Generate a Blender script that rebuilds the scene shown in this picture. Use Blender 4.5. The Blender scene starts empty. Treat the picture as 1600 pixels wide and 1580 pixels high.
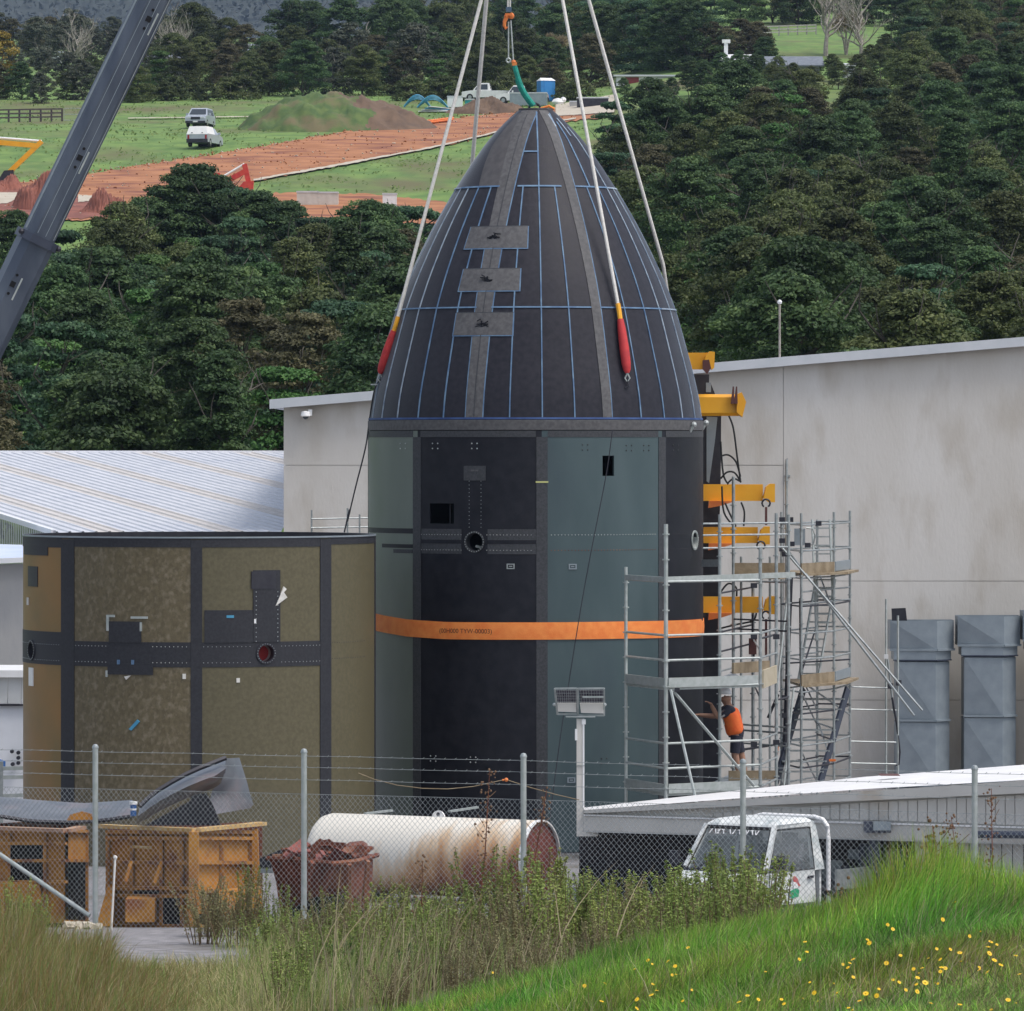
import bpy, bmesh, math, random
import numpy as np
from mathutils import Vector, Matrix, Euler
random.seed(7); rng = np.random.default_rng(7)
R = math.radians; PI = math.pi
sc = bpy.context.scene
COL = sc.collection

# ---------------------------------------------------------------- camera, world, sun, exposure
E = 8.2; F = 9000.0; HY = 700.0          # eye height, focal length in photo pixels, horizon row of the photo
cam_d = bpy.data.cameras.new('camera'); cam = bpy.data.objects.new('camera', cam_d); COL.objects.link(cam)
cam.location = (0, 0, E); cam.rotation_euler = (R(90), 0, 0)
cam_d.sensor_width = 36; cam_d.lens = F / 1600 * 36
cam_d.shift_y = -(790 - HY) / 1600
cam_d.clip_start = 0.5; cam_d.clip_end = 9000
sc.camera = cam
SUN_EL, SUN_AZ = R(64), R(118)            # azimuth clockwise from +Y: high, to the right
world = bpy.data.worlds.new('World'); sc.world = world; world.use_nodes = True
wn = world.node_tree; bg = wn.nodes['Background']
sky = wn.nodes.new('ShaderNodeTexSky'); sky.sky_type = 'NISHITA'; sky.sun_disc = False
sky.sun_elevation = SUN_EL; sky.sun_rotation = SUN_AZ; sky.air_density = 1.0; sky.dust_density = 3.0
hs = wn.nodes.new('ShaderNodeHueSaturation'); hs.inputs['Saturation'].default_value = 0.58
wn.links.new(sky.outputs[0], hs.inputs['Color']); wn.links.new(hs.outputs[0], bg.inputs['Color'])
bg.inputs['Strength'].default_value = 0.15
sun_d = bpy.data.lights.new('sun', 'SUN'); sun_d.energy = 1.5; sun_d.angle = R(24); sun_d.color = (1, .96, .9)
sun = bpy.data.objects.new('sun', sun_d); COL.objects.link(sun)
sd = Vector((math.sin(SUN_AZ) * math.cos(SUN_EL), math.cos(SUN_AZ) * math.cos(SUN_EL), math.sin(SUN_EL)))
sun.rotation_euler = sd.to_track_quat('Z', 'Y').to_euler(); sun.location = (20, -20, 60)
sc.view_settings.view_transform = 'Standard'; sc.view_settings.look = 'None'
sc.view_settings.exposure = 0.4; sc.view_settings.gamma = 1.0; sc.view_settings.use_curve_mapping = False
sc.cycles.max_bounces = 5; sc.cycles.diffuse_bounces = 2; sc.cycles.glossy_bounces = 2
sc.cycles.transmission_bounces = 3; sc.cycles.transparent_max_bounces = 6

# ---------------------------------------------------------------- helpers
def P(px, py, D):                         # the place seen at photo pixel (px, py), D metres out
    return Vector(((px - 800) / F * D, D, E - (py - HY) / F * D))
def interp(t, tab):
    return float(np.interp(t, [a for a, b in tab], [b for a, b in tab]))
def frame_of(d, up=Vector((0, 0, 1))):
    d = d.normalized()
    if abs(d.dot(up)) > .98: up = Vector((1, 0, 0))
    s = d.cross(up).normalized(); u = s.cross(d).normalized()
    return s, u
class MB:
    def __init__(s): s.v = []; s.f = []; s.m = []; s.s = []
    def add(s, vs, fs, mi=0, smooth=False):
        o = len(s.v); s.v += [tuple(v) for v in vs]
        for f in fs: s.f.append([i + o for i in f]); s.m.append(mi); s.s.append(smooth)
        return s
    def box(s, c, d, rot=None, mi=0):
        h = Vector(d) / 2; M = rot.to_matrix() if isinstance(rot, Euler) else rot
        vs = []
        for z in (-1, 1):
            for y in (-1, 1):
                for x in (-1, 1):
                    p = Vector((x * h.x, y * h.y, z * h.z))
                    if M is not None: p = M @ p
                    vs.append(p + Vector(c))
        return s.add(vs, [(0, 2, 3, 1), (4, 5, 7, 6), (0, 1, 5, 4), (2, 6, 7, 3), (0, 4, 6, 2), (1, 3, 7, 5)], mi)
    def bb(s, a, b, mi=0):
        a = Vector(a); b = Vector(b); return s.box((a + b) / 2, [abs(q) for q in (b - a)], None, mi)
    def bar(s, p, q, w, h, mi=0, up=Vector((0, 0, 1))):
        p = Vector(p); q = Vector(q); sd_, u = frame_of(q - p, up); vs = []
        for c in (p, q):
            for a, b in ((-1, -1), (1, -1), (1, 1), (-1, 1)): vs.append(c + sd_ * a * w / 2 + u * b * h / 2)
        return s.add(vs, [(0, 1, 2, 3), (7, 6, 5, 4), (0, 4, 5, 1), (1, 5, 6, 2), (2, 6, 7, 3), (3, 7, 4, 0)], mi)
    def tube(s, p, q, r, n=8, r2=None, mi=0, cap=True):
        return s.path([p, q], r, n, mi, r2=r2, cap=cap)
    def path(s, pts, r, n=8, mi=0, r2=None, cap=True):
        pts = [Vector(p) for p in pts]; k = len(pts); vs = []; fs = []; sd0 = None
        for i, p in enumerate(pts):
            d = (pts[min(i + 1, k - 1)] - pts[max(i - 1, 0)])
            if d.length < 1e-9: d = Vector((0, 0, 1))
            a, b = frame_of(d)
            if sd0 is not None and a.dot(sd0) < 0: a = -a; b = -b
            sd0 = a
            rr = r if r2 is None else r + (r2 - r) * i / (k - 1)
            if isinstance(r, (list, tuple)): rr = r[i]
            for j in range(n):
                t = 2 * PI * j / n; vs.append(p + a * math.cos(t) * rr + b * math.sin(t) * rr)
        for i in range(k - 1):
            for j in range(n):
                j2 = (j + 1) % n; fs.append((i * n + j, i * n + j2, (i + 1) * n + j2, (i + 1) * n + j))
        s.add(vs, fs, mi, n > 5)
        if cap:
            o = len(s.v) - len(vs)
            s.f += [[o + j for j in range(n)][::-1], [o + (k - 1) * n + j for j in range(n)]]; s.m += [mi, mi]; s.s += [False, False]
        return s
    def lathe(s, c, prof, n=48, mi=0, axis=None, cap=False):        # prof: (radius, height)
        c = Vector(c); M = Matrix.Identity(3) if axis is None else Vector(axis).normalized().to_track_quat('Z', 'Y').to_matrix()
        vs = []; fs = []
        for r, z in prof:
            for j in range(n):
                t = 2 * PI * j / n; vs.append(c + M @ Vector((r * math.cos(t), r * math.sin(t), z)))
        for i in range(len(prof) - 1):
            for j in range(n):
                j2 = (j + 1) % n; fs.append((i * n + j, i * n + j2, (i + 1) * n + j2, (i + 1) * n + j))
        s.add(vs, fs, mi, True)
        if cap:
            o = len(s.v) - len(vs); k = len(prof)
            s.f += [[o + j for j in range(n)][::-1], [o + (k - 1) * n + j for j in range(n)]]; s.m += [mi, mi]; s.s += [False, False]
        return s
    def prism(s, poly, vec, mi=0):
        n = len(poly); a = [Vector(p) for p in poly]; b = [p + Vector(vec) for p in a]
        return s.add(a + b, [list(range(n))[::-1], list(range(n, 2 * n))] + [(i, (i + 1) % n, n + (i + 1) % n, n + i) for i in range(n)], mi)
    def ball(s, c, r, n=10, mi=0, sc_=(1, 1, 1)):
        c = Vector(c); k = max(4, n // 2); prof = []
        vs = [c + Vector((0, 0, -r * sc_[2]))]; fs = []
        for i in range(1, k):
            t = PI * i / k
            for j in range(n):
                a = 2 * PI * j / n
                vs.append(c + Vector((r * math.sin(t) * math.cos(a) * sc_[0], r * math.sin(t) * math.sin(a) * sc_[1], -r * math.cos(t) * sc_[2])))
        vs.append(c + Vector((0, 0, r * sc_[2]))); L = len(vs) - 1
        for j in range(n):
            j2 = (j + 1) % n; fs.append((0, 1 + j2, 1 + j)); fs.append((L, L - n + j, L - n + j2))
            for i in range(k - 2): fs.append((1 + i * n + j, 1 + i * n + j2, 1 + (i + 1) * n + j2, 1 + (i + 1) * n + j))
        return s.add(vs, fs, mi, True)
    def mesh(s, name, mats, M=None):
        me = bpy.data.meshes.new(name)
        vs = s.v if M is None else [tuple(M @ Vector(v)) for v in s.v]
        me.from_pydata(vs, [], s.f)
        for m in (mats if isinstance(mats, (list, tuple)) else [mats]): me.materials.append(m)
        me.polygons.foreach_set('material_index', s.m); me.polygons.foreach_set('use_smooth', s.s)
        me.update()
        if any(s.s): me.set_sharp_from_angle(angle=R(38))
        return me

RM = {}                                   # thing name -> its matrix
def smooth_pts(pts, k=5):
    p = [Vector(q) for q in pts]; out = []
    for i in range(len(p) - 1):
        a, b, c, d = p[max(0, i - 1)], p[i], p[i + 1], p[min(len(p) - 1, i + 2)]
        for j in range(k):
            t = j / k; out.append(.5 * ((2 * b) + (c - a) * t + (2 * a - 5 * b + 4 * c - d) * t * t + (3 * b - a - 3 * c + d) * t ** 3))
    return out + [p[-1]]
def root_of(o):
    while o.parent: o = o.parent
    return o
def thing(name, loc, label, cat, group=None, rz=0):
    o = bpy.data.objects.new(name, None); o.empty_display_size = .3; COL.objects.link(o)
    o.location = loc; o.rotation_euler = (0, 0, rz); o['label'] = label; o['category'] = cat
    if group: o['group'] = group
    RM[o.name] = Matrix.Translation(Vector(loc)) @ Matrix.Rotation(rz, 4, 'Z')
    return o
def part(name, mb, mats, parent, world=True, kind=None, label=None):
    M = None
    if world:
        r = root_of(parent)
        M = RM.get(r.name, Matrix.Identity(4)).inverted()
    me = mb.mesh(name, mats, M) if isinstance(mb, MB) else mb
    o = bpy.data.objects.new(name, me); COL.objects.link(o); o.parent = parent
    if kind: o['kind'] = kind
    if label: o['label'] = label
    return o
def single(name, mb, mats, label, cat, group=None):
    me = mb.mesh(name, mats) if isinstance(mb, MB) else mb
    o = bpy.data.objects.new(name, me); COL.objects.link(o)
    o['label'] = label; o['category'] = cat
    if group: o['group'] = group
    return o
def setting(name, me, mats=None):
    if isinstance(me, MB): me = me.mesh(name, mats)
    o = bpy.data.objects.new(name, me); COL.objects.link(o); o['kind'] = 'structure'; return o
def stuff(name, me, label=None, cat=None):
    o = bpy.data.objects.new(name, me); COL.objects.link(o); o['kind'] = 'stuff'
    if label: o['label'] = label
    if cat: o['category'] = cat
    return o
def copy_thing(r, loc, rz, s=(1, 1, 1), label=None, name=None):
    c = r.copy(); COL.objects.link(c); c.location = loc; c.rotation_euler = (0, 0, rz); c.scale = s
    if label: c['label'] = label
    for ch in list(r.children):
        d = ch.copy(); COL.objects.link(d); d.parent = c
        for g in list(ch.children):
            e = g.copy(); COL.objects.link(e); e.parent = d
    return c

# ---------------------------------------------------------------- materials
MATS = {}
def mat(name, c1, c2=None, sc_=1.0, rough=.7, metal=0.0, bump=0.0, bsc=None, c3=None, sc3=.3, t3=(.55, .7), stretch=None, coat=0, spec=.5, coord='Object', thr=(.35, .65)):
    m = bpy.data.materials.new(name); m.use_nodes = True; MATS[name] = m
    nt = m.node_tree; n = nt.nodes; l = nt.links; p = n['Principled BSDF']
    p.inputs['Roughness'].default_value = rough; p.inputs['Metallic'].default_value = metal
    p.inputs['Specular IOR Level'].default_value = spec
    if coat: p.inputs['Coat Weight'].default_value = coat; p.inputs['Coat Roughness'].default_value = .25
    p.inputs['Base Color'].default_value = (*c1, 1)
    tc = n.new('ShaderNodeTexCoord'); src = tc.outputs[coord]
    if stretch:
        mp = n.new('ShaderNodeMapping'); mp.inputs['Scale'].default_value = stretch; l.new(src, mp.inputs[0]); src = mp.outputs[0]
    col = None
    if c2 is not None:
        t = n.new('ShaderNodeTexNoise'); t.inputs['Scale'].default_value = sc_; t.inputs['Detail'].default_value = 6; l.new(src, t.inputs['Vector'])
        r = n.new('ShaderNodeValToRGB'); r.color_ramp.elements[0].position = thr[0]; r.color_ramp.elements[1].position = thr[1]
        r.color_ramp.elements[0].color = (*c1, 1); r.color_ramp.elements[1].color = (*c2, 1)
        l.new(t.outputs[0], r.inputs[0]); col = r.outputs[0]
        if c3 is not None:
            t2 = n.new('ShaderNodeTexNoise'); t2.inputs['Scale'].default_value = sc3; t2.inputs['Detail'].default_value = 8; l.new(src, t2.inputs['Vector'])
            mr = n.new('ShaderNodeMapRange'); mr.inputs[1].default_value = t3[0]; mr.inputs[2].default_value = t3[1]; l.new(t2.outputs[0], mr.inputs[0])
            mx = n.new('ShaderNodeMix'); mx.data_type = 'RGBA'; l.new(mr.outputs[0], mx.inputs[0]); l.new(col, mx.inputs[6]); mx.inputs[7].default_value = (*c3, 1)
            col = mx.outputs[2]
        l.new(col, p.inputs['Base Color'])
        rr = n.new('ShaderNodeMapRange'); rr.inputs[3].default_value = max(.05, rough - .12); rr.inputs[4].default_value = min(1, rough + .12)
        l.new(t.outputs[0], rr.inputs[0]); l.new(rr.outputs[0], p.inputs['Roughness'])
    if bump:
        b = n.new('ShaderNodeBump'); b.inputs['Strength'].default_value = bump; b.inputs['Distance'].default_value = .02
        t = n.new('ShaderNodeTexNoise'); t.inputs['Scale'].default_value = bsc or sc_ * 6; t.inputs['Detail'].default_value = 5
        l.new(src, t.inputs['Vector']); l.new(t.outputs[0], b.inputs['Height']); l.new(b.outputs[0], p.inputs['Normal'])
    return m
def leafmat(name, dark, mid, light, trans=.25, vary=.035, rough=.6):
    m = bpy.data.materials.new(name); m.use_nodes = True; MATS[name] = m
    nt = m.node_tree; n = nt.nodes; l = nt.links; p = n['Principled BSDF']; out = n['Material Output']
    at = n.new('ShaderNodeAttribute'); at.attribute_name = 'tone'
    r = n.new('ShaderNodeValToRGB'); cr = r.color_ramp
    cr.elements[0].color = (*dark, 1); cr.elements[1].color = (*light, 1); e = cr.elements.new(.5); e.color = (*mid, 1)
    l.new(at.outputs['Fac'], r.inputs[0])
    oi = n.new('ShaderNodeObjectInfo'); h = n.new('ShaderNodeHueSaturation')
    mr = n.new('ShaderNodeMapRange'); mr.inputs[3].default_value = .5 - vary * .35; mr.inputs[4].default_value = .5 + vary * .25; l.new(oi.outputs['Random'], mr.inputs[0]); l.new(mr.outputs[0], h.inputs['Hue'])
    mu = n.new('ShaderNodeMath'); mu.operation = 'MULTIPLY'; mu.inputs[1].default_value = 7.31; l.new(oi.outputs['Random'], mu.inputs[0])
    fr = n.new('ShaderNodeMath'); fr.operation = 'FRACT'; l.new(mu.outputs[0], fr.inputs[0])
    mv = n.new('ShaderNodeMapRange'); mv.inputs[3].default_value = .7; mv.inputs[4].default_value = 1.3; l.new(fr.outputs[0], mv.inputs[0]); l.new(mv.outputs[0], h.inputs['Value'])
    l.new(r.outputs[0], h.inputs['Color']); l.new(h.outputs[0], p.inputs['Base Color'])
    p.inputs['Roughness'].default_value = rough; p.inputs['Specular IOR Level'].default_value = .25
    tr = n.new('ShaderNodeBsdfTranslucent'); l.new(h.outputs[0], tr.inputs['Color'])
    mx = n.new('ShaderNodeMixShader'); mx.inputs[0].default_value = trans; l.new(p.outputs[0], mx.inputs[1]); l.new(tr.outputs[0], mx.inputs[2]); l.new(mx.outputs[0], out.inputs['Surface'])
    return m
def grassmat(name, trans=.3, rough=.6):
    m = bpy.data.materials.new(name); m.use_nodes = True; MATS[name] = m
    nt = m.node_tree; n = nt.nodes; l = nt.links; p = n['Principled BSDF']; out = n['Material Output']
    at = n.new('ShaderNodeAttribute'); at.attribute_name = 'col'; l.new(at.outputs['Color'], p.inputs['Base Color'])
    p.inputs['Roughness'].default_value = rough; p.inputs['Specular IOR Level'].default_value = .25
    tr = n.new('ShaderNodeBsdfTranslucent'); l.new(at.outputs['Color'], tr.inputs['Color'])
    mx = n.new('ShaderNodeMixShader'); mx.inputs[0].default_value = trans; l.new(p.outputs[0], mx.inputs[1]); l.new(tr.outputs[0], mx.inputs[2]); l.new(mx.outputs[0], out.inputs['Surface'])
    return m

# ---------------------------------------------------------------- terrain heights
def y2z(y, D): return E - (y - HY) / F * D
NEAR_L = [(-60, 6.5), (0, 6.5), (10, 6.2), (20, 5.0), (30, 3.9), (40, 3.0), (50, 2.4), (60, 2.1), (72, 1.95), (78, 1.75), (82, 1.3), (92, .45), (100, .3), (115, 0), (172, 0)]
NEAR_R = [(-60, 6.5), (0, 6.5), (10, 6.2), (20, 5.25), (30, 4.7), (38, 4.6), (45, None), (52, 4.0), (60, 2.7), (70, 2.0), (78, 1.75), (82, 1.3), (92, .45), (100, .3), (115, 0), (172, 0)]
FAR_L = [(172, 760), (200, 790), (250, 690), (300, 575), (335, 500), (360, 435), (400, 350), (430, 300), (490, 218), (575, 158), (620, 140), (700, 112), (800, 88), (1000, 70), (1400, 60)]
FAR_R = [(172, 760), (200, 740), (250, 640), (300, 540), (350, 440), (400, 345), (450, 265), (500, 200), (550, 150), (600, 108), (640, 70), (700, 50), (800, 0), (1000, -60), (1400, -120)]
def crest(px): return interp(px, [(300, 2.6), (450, 3.2), (600, 3.75), (1000, 4.15), (1450, 4.62), (1600, 4.66), (1900, 4.7)])
def hraw(X, Y):
    px = 800 + F * X / max(Y, 12.0)
    if Y < 172:
        w = min(1, max(0, (px - 380) / 260)); w = w * w * (3 - 2 * w)
        nr = [(d, (crest(px) if z is None else z)) for d, z in NEAR_R]
        if px < 1400: nr = [(d, z if d > 55 or d < 25 else z - (crest(1450) - crest(px)) * (1 if 38 <= d <= 52 and d != 45 else (0 if d == 45 else .5))) for d, z in nr]
        z = interp(Y, NEAR_L) * (1 - w) + interp(Y, nr) * w
        return z
    w = min(1, max(0, (px - 820) / 300)); w = w * w * (3 - 2 * w)
    zf = y2z(interp(Y, FAR_L), Y) * (1 - w) + y2z(interp(Y, FAR_R), Y) * w
    if Y < 200: return zf * (Y - 172) / 28
    return zf
XS = np.concatenate([np.arange(-420, -60, 12), np.arange(-60, 60, 1.5), np.arange(60, 421, 12)])
YS = np.concatenate([np.arange(-60, 172, 1.5), np.arange(172, 1404, 5)])
HG = np.array([[hraw(x, y) for y in YS] for x in XS])
yy = np.abs(YS) < 1e9
for _ in range(2):                        # soften the kinks of the tables
    G2 = HG.copy(); G2[:, 1:-1] = (HG[:, :-2] + 2 * HG[:, 1:-1] + HG[:, 2:]) / 4; HG = G2
    G2 = HG.copy(); G2[1:-1] = (HG[:-2] + 2 * HG[1:-1] + HG[2:]) / 4; HG = G2
def H(x, y):
    i = int(np.clip(np.searchsorted(XS, x) - 1, 0, len(XS) - 2)); j = int(np.clip(np.searchsorted(YS, y) - 1, 0, len(YS) - 2))
    a = min(1, max(0, (x - XS[i]) / (XS[i + 1] - XS[i]))); b = min(1, max(0, (y - YS[j]) / (YS[j + 1] - YS[j])))
    return float(HG[i, j] * (1 - a) * (1 - b) + HG[i + 1, j] * a * (1 - b) + HG[i, j + 1] * (1 - a) * b + HG[i + 1, j + 1] * a * b)
def G(px, py, d0=200, d1=1300, lift=0.0):     # where the sight line through a photo pixel meets the ground
    D = d0
    while D < d1:
        p = P(px, py, D)
        if H(p.x, p.y) + lift >= p.z: return Vector((p.x, p.y, H(p.x, p.y)))
        D += .5 if d0 > 100 else .1
    p = P(px, py, d1); return Vector((p.x, p.y, H(p.x, p.y)))
def terrain_mesh(name, j0, j1, m):
    nx = len(XS); ys = YS[j0:j1]; ny = len(ys)
    X, Yg = np.meshgrid(XS, ys, indexing='ij'); V = np.stack([X, Yg, HG[:, j0:j1]], -1).reshape(-1, 3)
    idx = np.arange(nx * ny).reshape(nx, ny)
    Fc = np.stack([idx[:-1, :-1], idx[1:, :-1], idx[1:, 1:], idx[:-1, 1:]], -1).reshape(-1, 4)
    me = bpy.data.meshes.new(name); me.from_pydata(V.tolist(), [], Fc.tolist()); me.materials.append(m)
    me.polygons.foreach_set('use_smooth', [True] * len(me.polygons)); me.update(); return me
def drape(name, tops, bots, m, lift=.08, n=60, rows=8, jitter=0, d0=200):
    px0, px1 = tops[0][0], tops[-1][0]; vs = []; fs = []
    for i in range(n + 1):
        px = px0 + (px1 - px0) * i / n; yt = interp(px, tops); yb = interp(px, bots)
        jt = random.uniform(-jitter, jitter); jb = random.uniform(-jitter, jitter)
        a = G(px, yt + jt, d0); b = G(px, yb + jb, d0)
        for k in range(rows + 1):
            t = k / rows; x = a.x + (b.x - a.x) * t; y = a.y + (b.y - a.y) * t; vs.append((x, y, H(x, y) + lift))
    for i in range(n):
        for k in range(rows):
            o = i * (rows + 1) + k; fs.append((o, o + rows + 1, o + rows + 2, o + 1))
    me = bpy.data.meshes.new(name); me.from_pydata(vs, [], fs); me.materials.append(m)
    me.polygons.foreach_set('use_smooth', [True] * len(fs)); me.update(); return me

# ---------------------------------------------------------------- palette
M_meadow = mat('meadow_grass', (.085, .165, .032), (.155, .245, .055), .9, .9, 0, .9, 3, c3=(.12, .115, .045), sc3=.16, stretch=(.6, .3, 1), t3=(.5, .68), thr=(.38, .62))
M_moundg = mat('mound_grass', (.05, .095, .028), (.105, .15, .045), 1.1, .95, 0, 1.0, 5, c3=(.14, .12, .06), sc3=.35, t3=(.50, .64))
M_forestfloor = M_meadow
M_yard = mat('yard_gravel', (.16, .155, .16), (.27, .26, .27), 5, .95, 0, .8, 30, c3=(.12, .11, .09), sc3=.4)
M_bank = mat('bank_soil', (.05, .07, .02), (.09, .10, .03), 2, .95, 0, .5, 20)
M_redclay = mat('red_clay', (.29, .115, .045), (.42, .185, .085), .7, .95, 0, .7, 2.5, c3=(.19, .065, .038), sc3=.5, stretch=(.5, .8, 1), t3=(.5, .66))
M_darkclay = mat('dark_clay', (.17, .06, .045), (.27, .10, .07), .8, .95, 0, .8, 4)
M_brownsoil = mat('brown_soil', (.10, .065, .045), (.16, .105, .07), .7, .95, 0, .8, 4)
M_palegravel = mat('pale_gravel', (.42, .37, .29), (.5, .45, .37), 1, .95)
M_conc = mat('concrete_wall', (.56, .525, .475), (.66, .635, .60), .45, .85, 0, .35, 14, c3=(.48, .435, .375), sc3=1.1, t3=(.5, .72), stretch=(1, 1, .38))
M_conc2 = mat('old_concrete', (.33, .33, .34), (.45, .44, .42), .8, .9, 0, .3, 9, stretch=(1, 1, .4))
M_fascia = mat('painted_fascia', (.52, .55, .58), (.58, .60, .63), 2, .5)
M_fasciaw = mat('white_flashing', (.72, .74, .78), (.8, .8, .82), 2, .45)
M_roofw = mat('white_roof_sheet', (.54, .555, .60), (.61, .62, .66), 1.2, .5, 0, 0, c3=(.50, .52, .58), sc3=.4)
M_rooft = mat('tan_skylight_sheet', (.52, .49, .47), (.59, .56, .54), 1.5, .6)
M_roofb = mat('blue_white_roof', (.5, .58, .75), (.6, .66, .8), 1, .5)
M_wallcor = mat('grey_cladding', (.58, .59, .58), (.66, .67, .66), 2, .6)
M_cream = mat('cream_steel', (.56, .54, .50), (.62, .60, .56), 1.5, .5, c3=(.5, .42, .33), sc3=1.2, t3=(.6, .8))
M_cream2 = mat('canopy_roof', (.78, .77, .76), (.86, .85, .84), 1.5, .4)
M_carbon = mat('carbon_fibre', (.010, .010, .017), (.021, .020, .029), 9, .55, 0, .12, 90, spec=.3)
_c = M_carbon.node_tree.nodes['Principled BSDF']; _c.inputs['Sheen Weight'].default_value = .35; _c.inputs['Sheen Roughness'].default_value = .35; _c.inputs['Sheen Tint'].default_value = (.75, .85, 1, 1)
M_carbon2 = mat('carbon_panel', (.008, .009, .015), (.016, .017, .024), 4, .5, 0, .15, 70, spec=.28)
M_greystrip = mat('grey_splice', (.070, .069, .073), (.112, .110, .114), 12, .7, 0, .15, 70)
M_greywide = mat('grey_liner', (.062, .059, .062), (.09, .085, .088), 7, .6)
M_seam = mat('carbon_seam', (.030, .033, .038), (.055, .057, .065), 25, .6, 0, .2, 90)
M_seam2 = mat('ring_seam', (.013, .014, .020), (.026, .027, .034), 20, .6, 0, .2, 90)
M_blue = mat('blue_tape', (.07, .14, .26), (.15, .25, .37), 5, .7)
M_bluep = mat('pale_tape', (.18, .24, .33), (.36, .43, .5), 5, .7)
M_blued = mat('dark_blue_tape', (.02, .05, .16), (.05, .10, .25), 3, .7)
M_teal = mat('teal_prepreg', (.048, .078, .086), (.066, .10, .108), 1.3, .42, 0, .1, 80, stretch=(1, 1, .35), c3=(.045, .07, .082), sc3=.6)
M_pale = mat('pale_green_panel', (.12, .15, .128), (.155, .185, .158), 1.2, .45, 0, .1, 80, stretch=(1, 1, .4))
M_brownp = mat('brown_composite', (.095, .075, .038), (.135, .108, .058), 14, .5, 0, .15, 60, c3=(.20, .165, .11), sc3=11, t3=(.50, .72), stretch=(1, 1, .8))
M_brownq = mat('olive_composite', (.088, .076, .040), (.118, .102, .056), 14.0, .5, 0, .1, 60)
M_orangep = mat('amber_composite', (.27, .145, .04), (.20, .135, .045), .8, .5, 0, .1, 60)
M_strap = mat('orange_strap', (.85, .22, .045), (.92, .30, .07), 6, .75, 0, .3, 60)
M_ink = mat('dark_ink', (.12, .035, .02))
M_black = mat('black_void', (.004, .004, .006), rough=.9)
M_dark = mat('dark_steel_and_shade', (.025, .025, .035), (.04, .04, .05), 5, .5, .3)
M_galv = mat('galvanised', (.30, .33, .33), (.42, .45, .45), 9, .45, .55)
M_galvl = mat('galvanised_light', (.38, .42, .40), (.48, .51, .50), 9, .45, .35)
M_white = mat('white_paint', (.78, .78, .78), (.84, .84, .84), 3, .4)
M_rope = mat('white_rope', (.62, .60, .56), (.74, .72, .68), 14, .8, 0, .4, 60)
M_yellow = mat('yellow_paint', (.80, .36, .012), (.86, .42, .02), 2, .42)
M_ochre = mat('ochre_paint', (.40, .175, .022), (.48, .22, .03), 3.5, .75, 0, .4, 25, c3=(.22, .075, .03), sc3=2.0, t3=(.55, .72))
M_edge = mat('ochre_edge', (.36, .155, .022), (.44, .20, .03), 7, .7, c3=(.20, .08, .035), sc3=4, t3=(.48, .62))
M_rust = mat('rust', (.21, .065, .032), (.115, .035, .022), 5, .9, 0, .6, 30, c3=(.36, .17, .09), sc3=1.4, t3=(.56, .7), stretch=(1, 1, .4))
M_rustdisc = mat('rust_disc', (.24, .075, .06), (.18, .055, .045), 5, .9, 0, .4, 30)
M_redsleeve = mat('red_sleeve', (.42, .025, .03), (.55, .04, .04), 8, .7, 0, .4, 40)
M_green = mat('green_sling', (.01, .22, .17), (.02, .32, .25), 10, .8, 0, .4, 50)
M_orange = mat('orange_paint', (.72, .17, .03), (.8, .24, .06), 6, .5)
M_duct = mat('duct_steel', (.255, .30, .335), (.31, .355, .39), 3, .45, .35, .1, 20)
M_boom = mat('boom_paint', (.055, .07, .10), (.10, .12, .155), 2.2, .42, .2, 0, c3=(.06, .075, .11), sc3=.8, stretch=(1, 1, .3))
M_boomd = mat('boom_dark', (.045, .055, .085), (.06, .07, .10), 3, .45, .2)
M_wood = mat('scaffold_board', (.20, .15, .09), (.30, .24, .16), 4, .85, 0, .4, 20)
M_glassd = mat('dark_glass', (.03, .04, .05), rough=.12, spec=.8)
M_rubber = mat('rubber', (.02, .02, .02), rough=.85)
M_bark = mat('bark', (.055, .047, .038), (.10, .088, .072), 4, .9, 0, .5, 20)
M_barkp = mat('pale_bark', (.26, .23, .20), (.38, .35, .31), 4, .9)
M_concb = mat('concrete_block', (.5, .47, .42), (.6, .57, .52), 2, .9)
M_sheet = mat('grey_sheet', (.13, .145, .17), (.20, .215, .24), 3, .45, .4, c3=(.24, .20, .21), sc3=1.4)
L_dark = leafmat('leaf_dark', (.026, .055, .022), (.058, .108, .040), (.135, .205, .070), .32)
L_teal = leafmat('leaf_bluegreen', (.024, .055, .030), (.052, .112, .058), (.125, .21, .10), .32)
L_olive = leafmat('leaf_olive', (.042, .060, .022), (.085, .112, .038), (.165, .19, .07), .32)
L_brown = leafmat('leaf_brown', (.050, .050, .026), (.095, .09, .045), (.165, .155, .08), .32)
L_bright = leafmat('leaf_bright', (.035, .085, .022), (.07, .15, .04), (.14, .24, .07))
L_yellow = leafmat('leaf_yellow', (.15, .11, .02), (.32, .24, .04), (.45, .35, .08), vary=.03)
L_weed = leafmat('leaf_weed', (.10, .14, .035), (.20, .27, .065), (.36, .42, .14), .38, .05)
L_weedb = leafmat('leaf_weed_brown', (.12, .105, .055), (.20, .18, .09), (.28, .28, .14), .35, .04)
L_far = leafmat('leaf_haze_tint', (.05, .065, .045), (.085, .10, .07), (.15, .155, .10), vary=.03)  # haze of distance put into the leaf colour
G_blade = grassmat('grass_blades')
L_hill = leafmat('leaf_hill', (.018, .026, .026), (.034, .044, .044), (.06, .07, .068), vary=.02)

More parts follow.
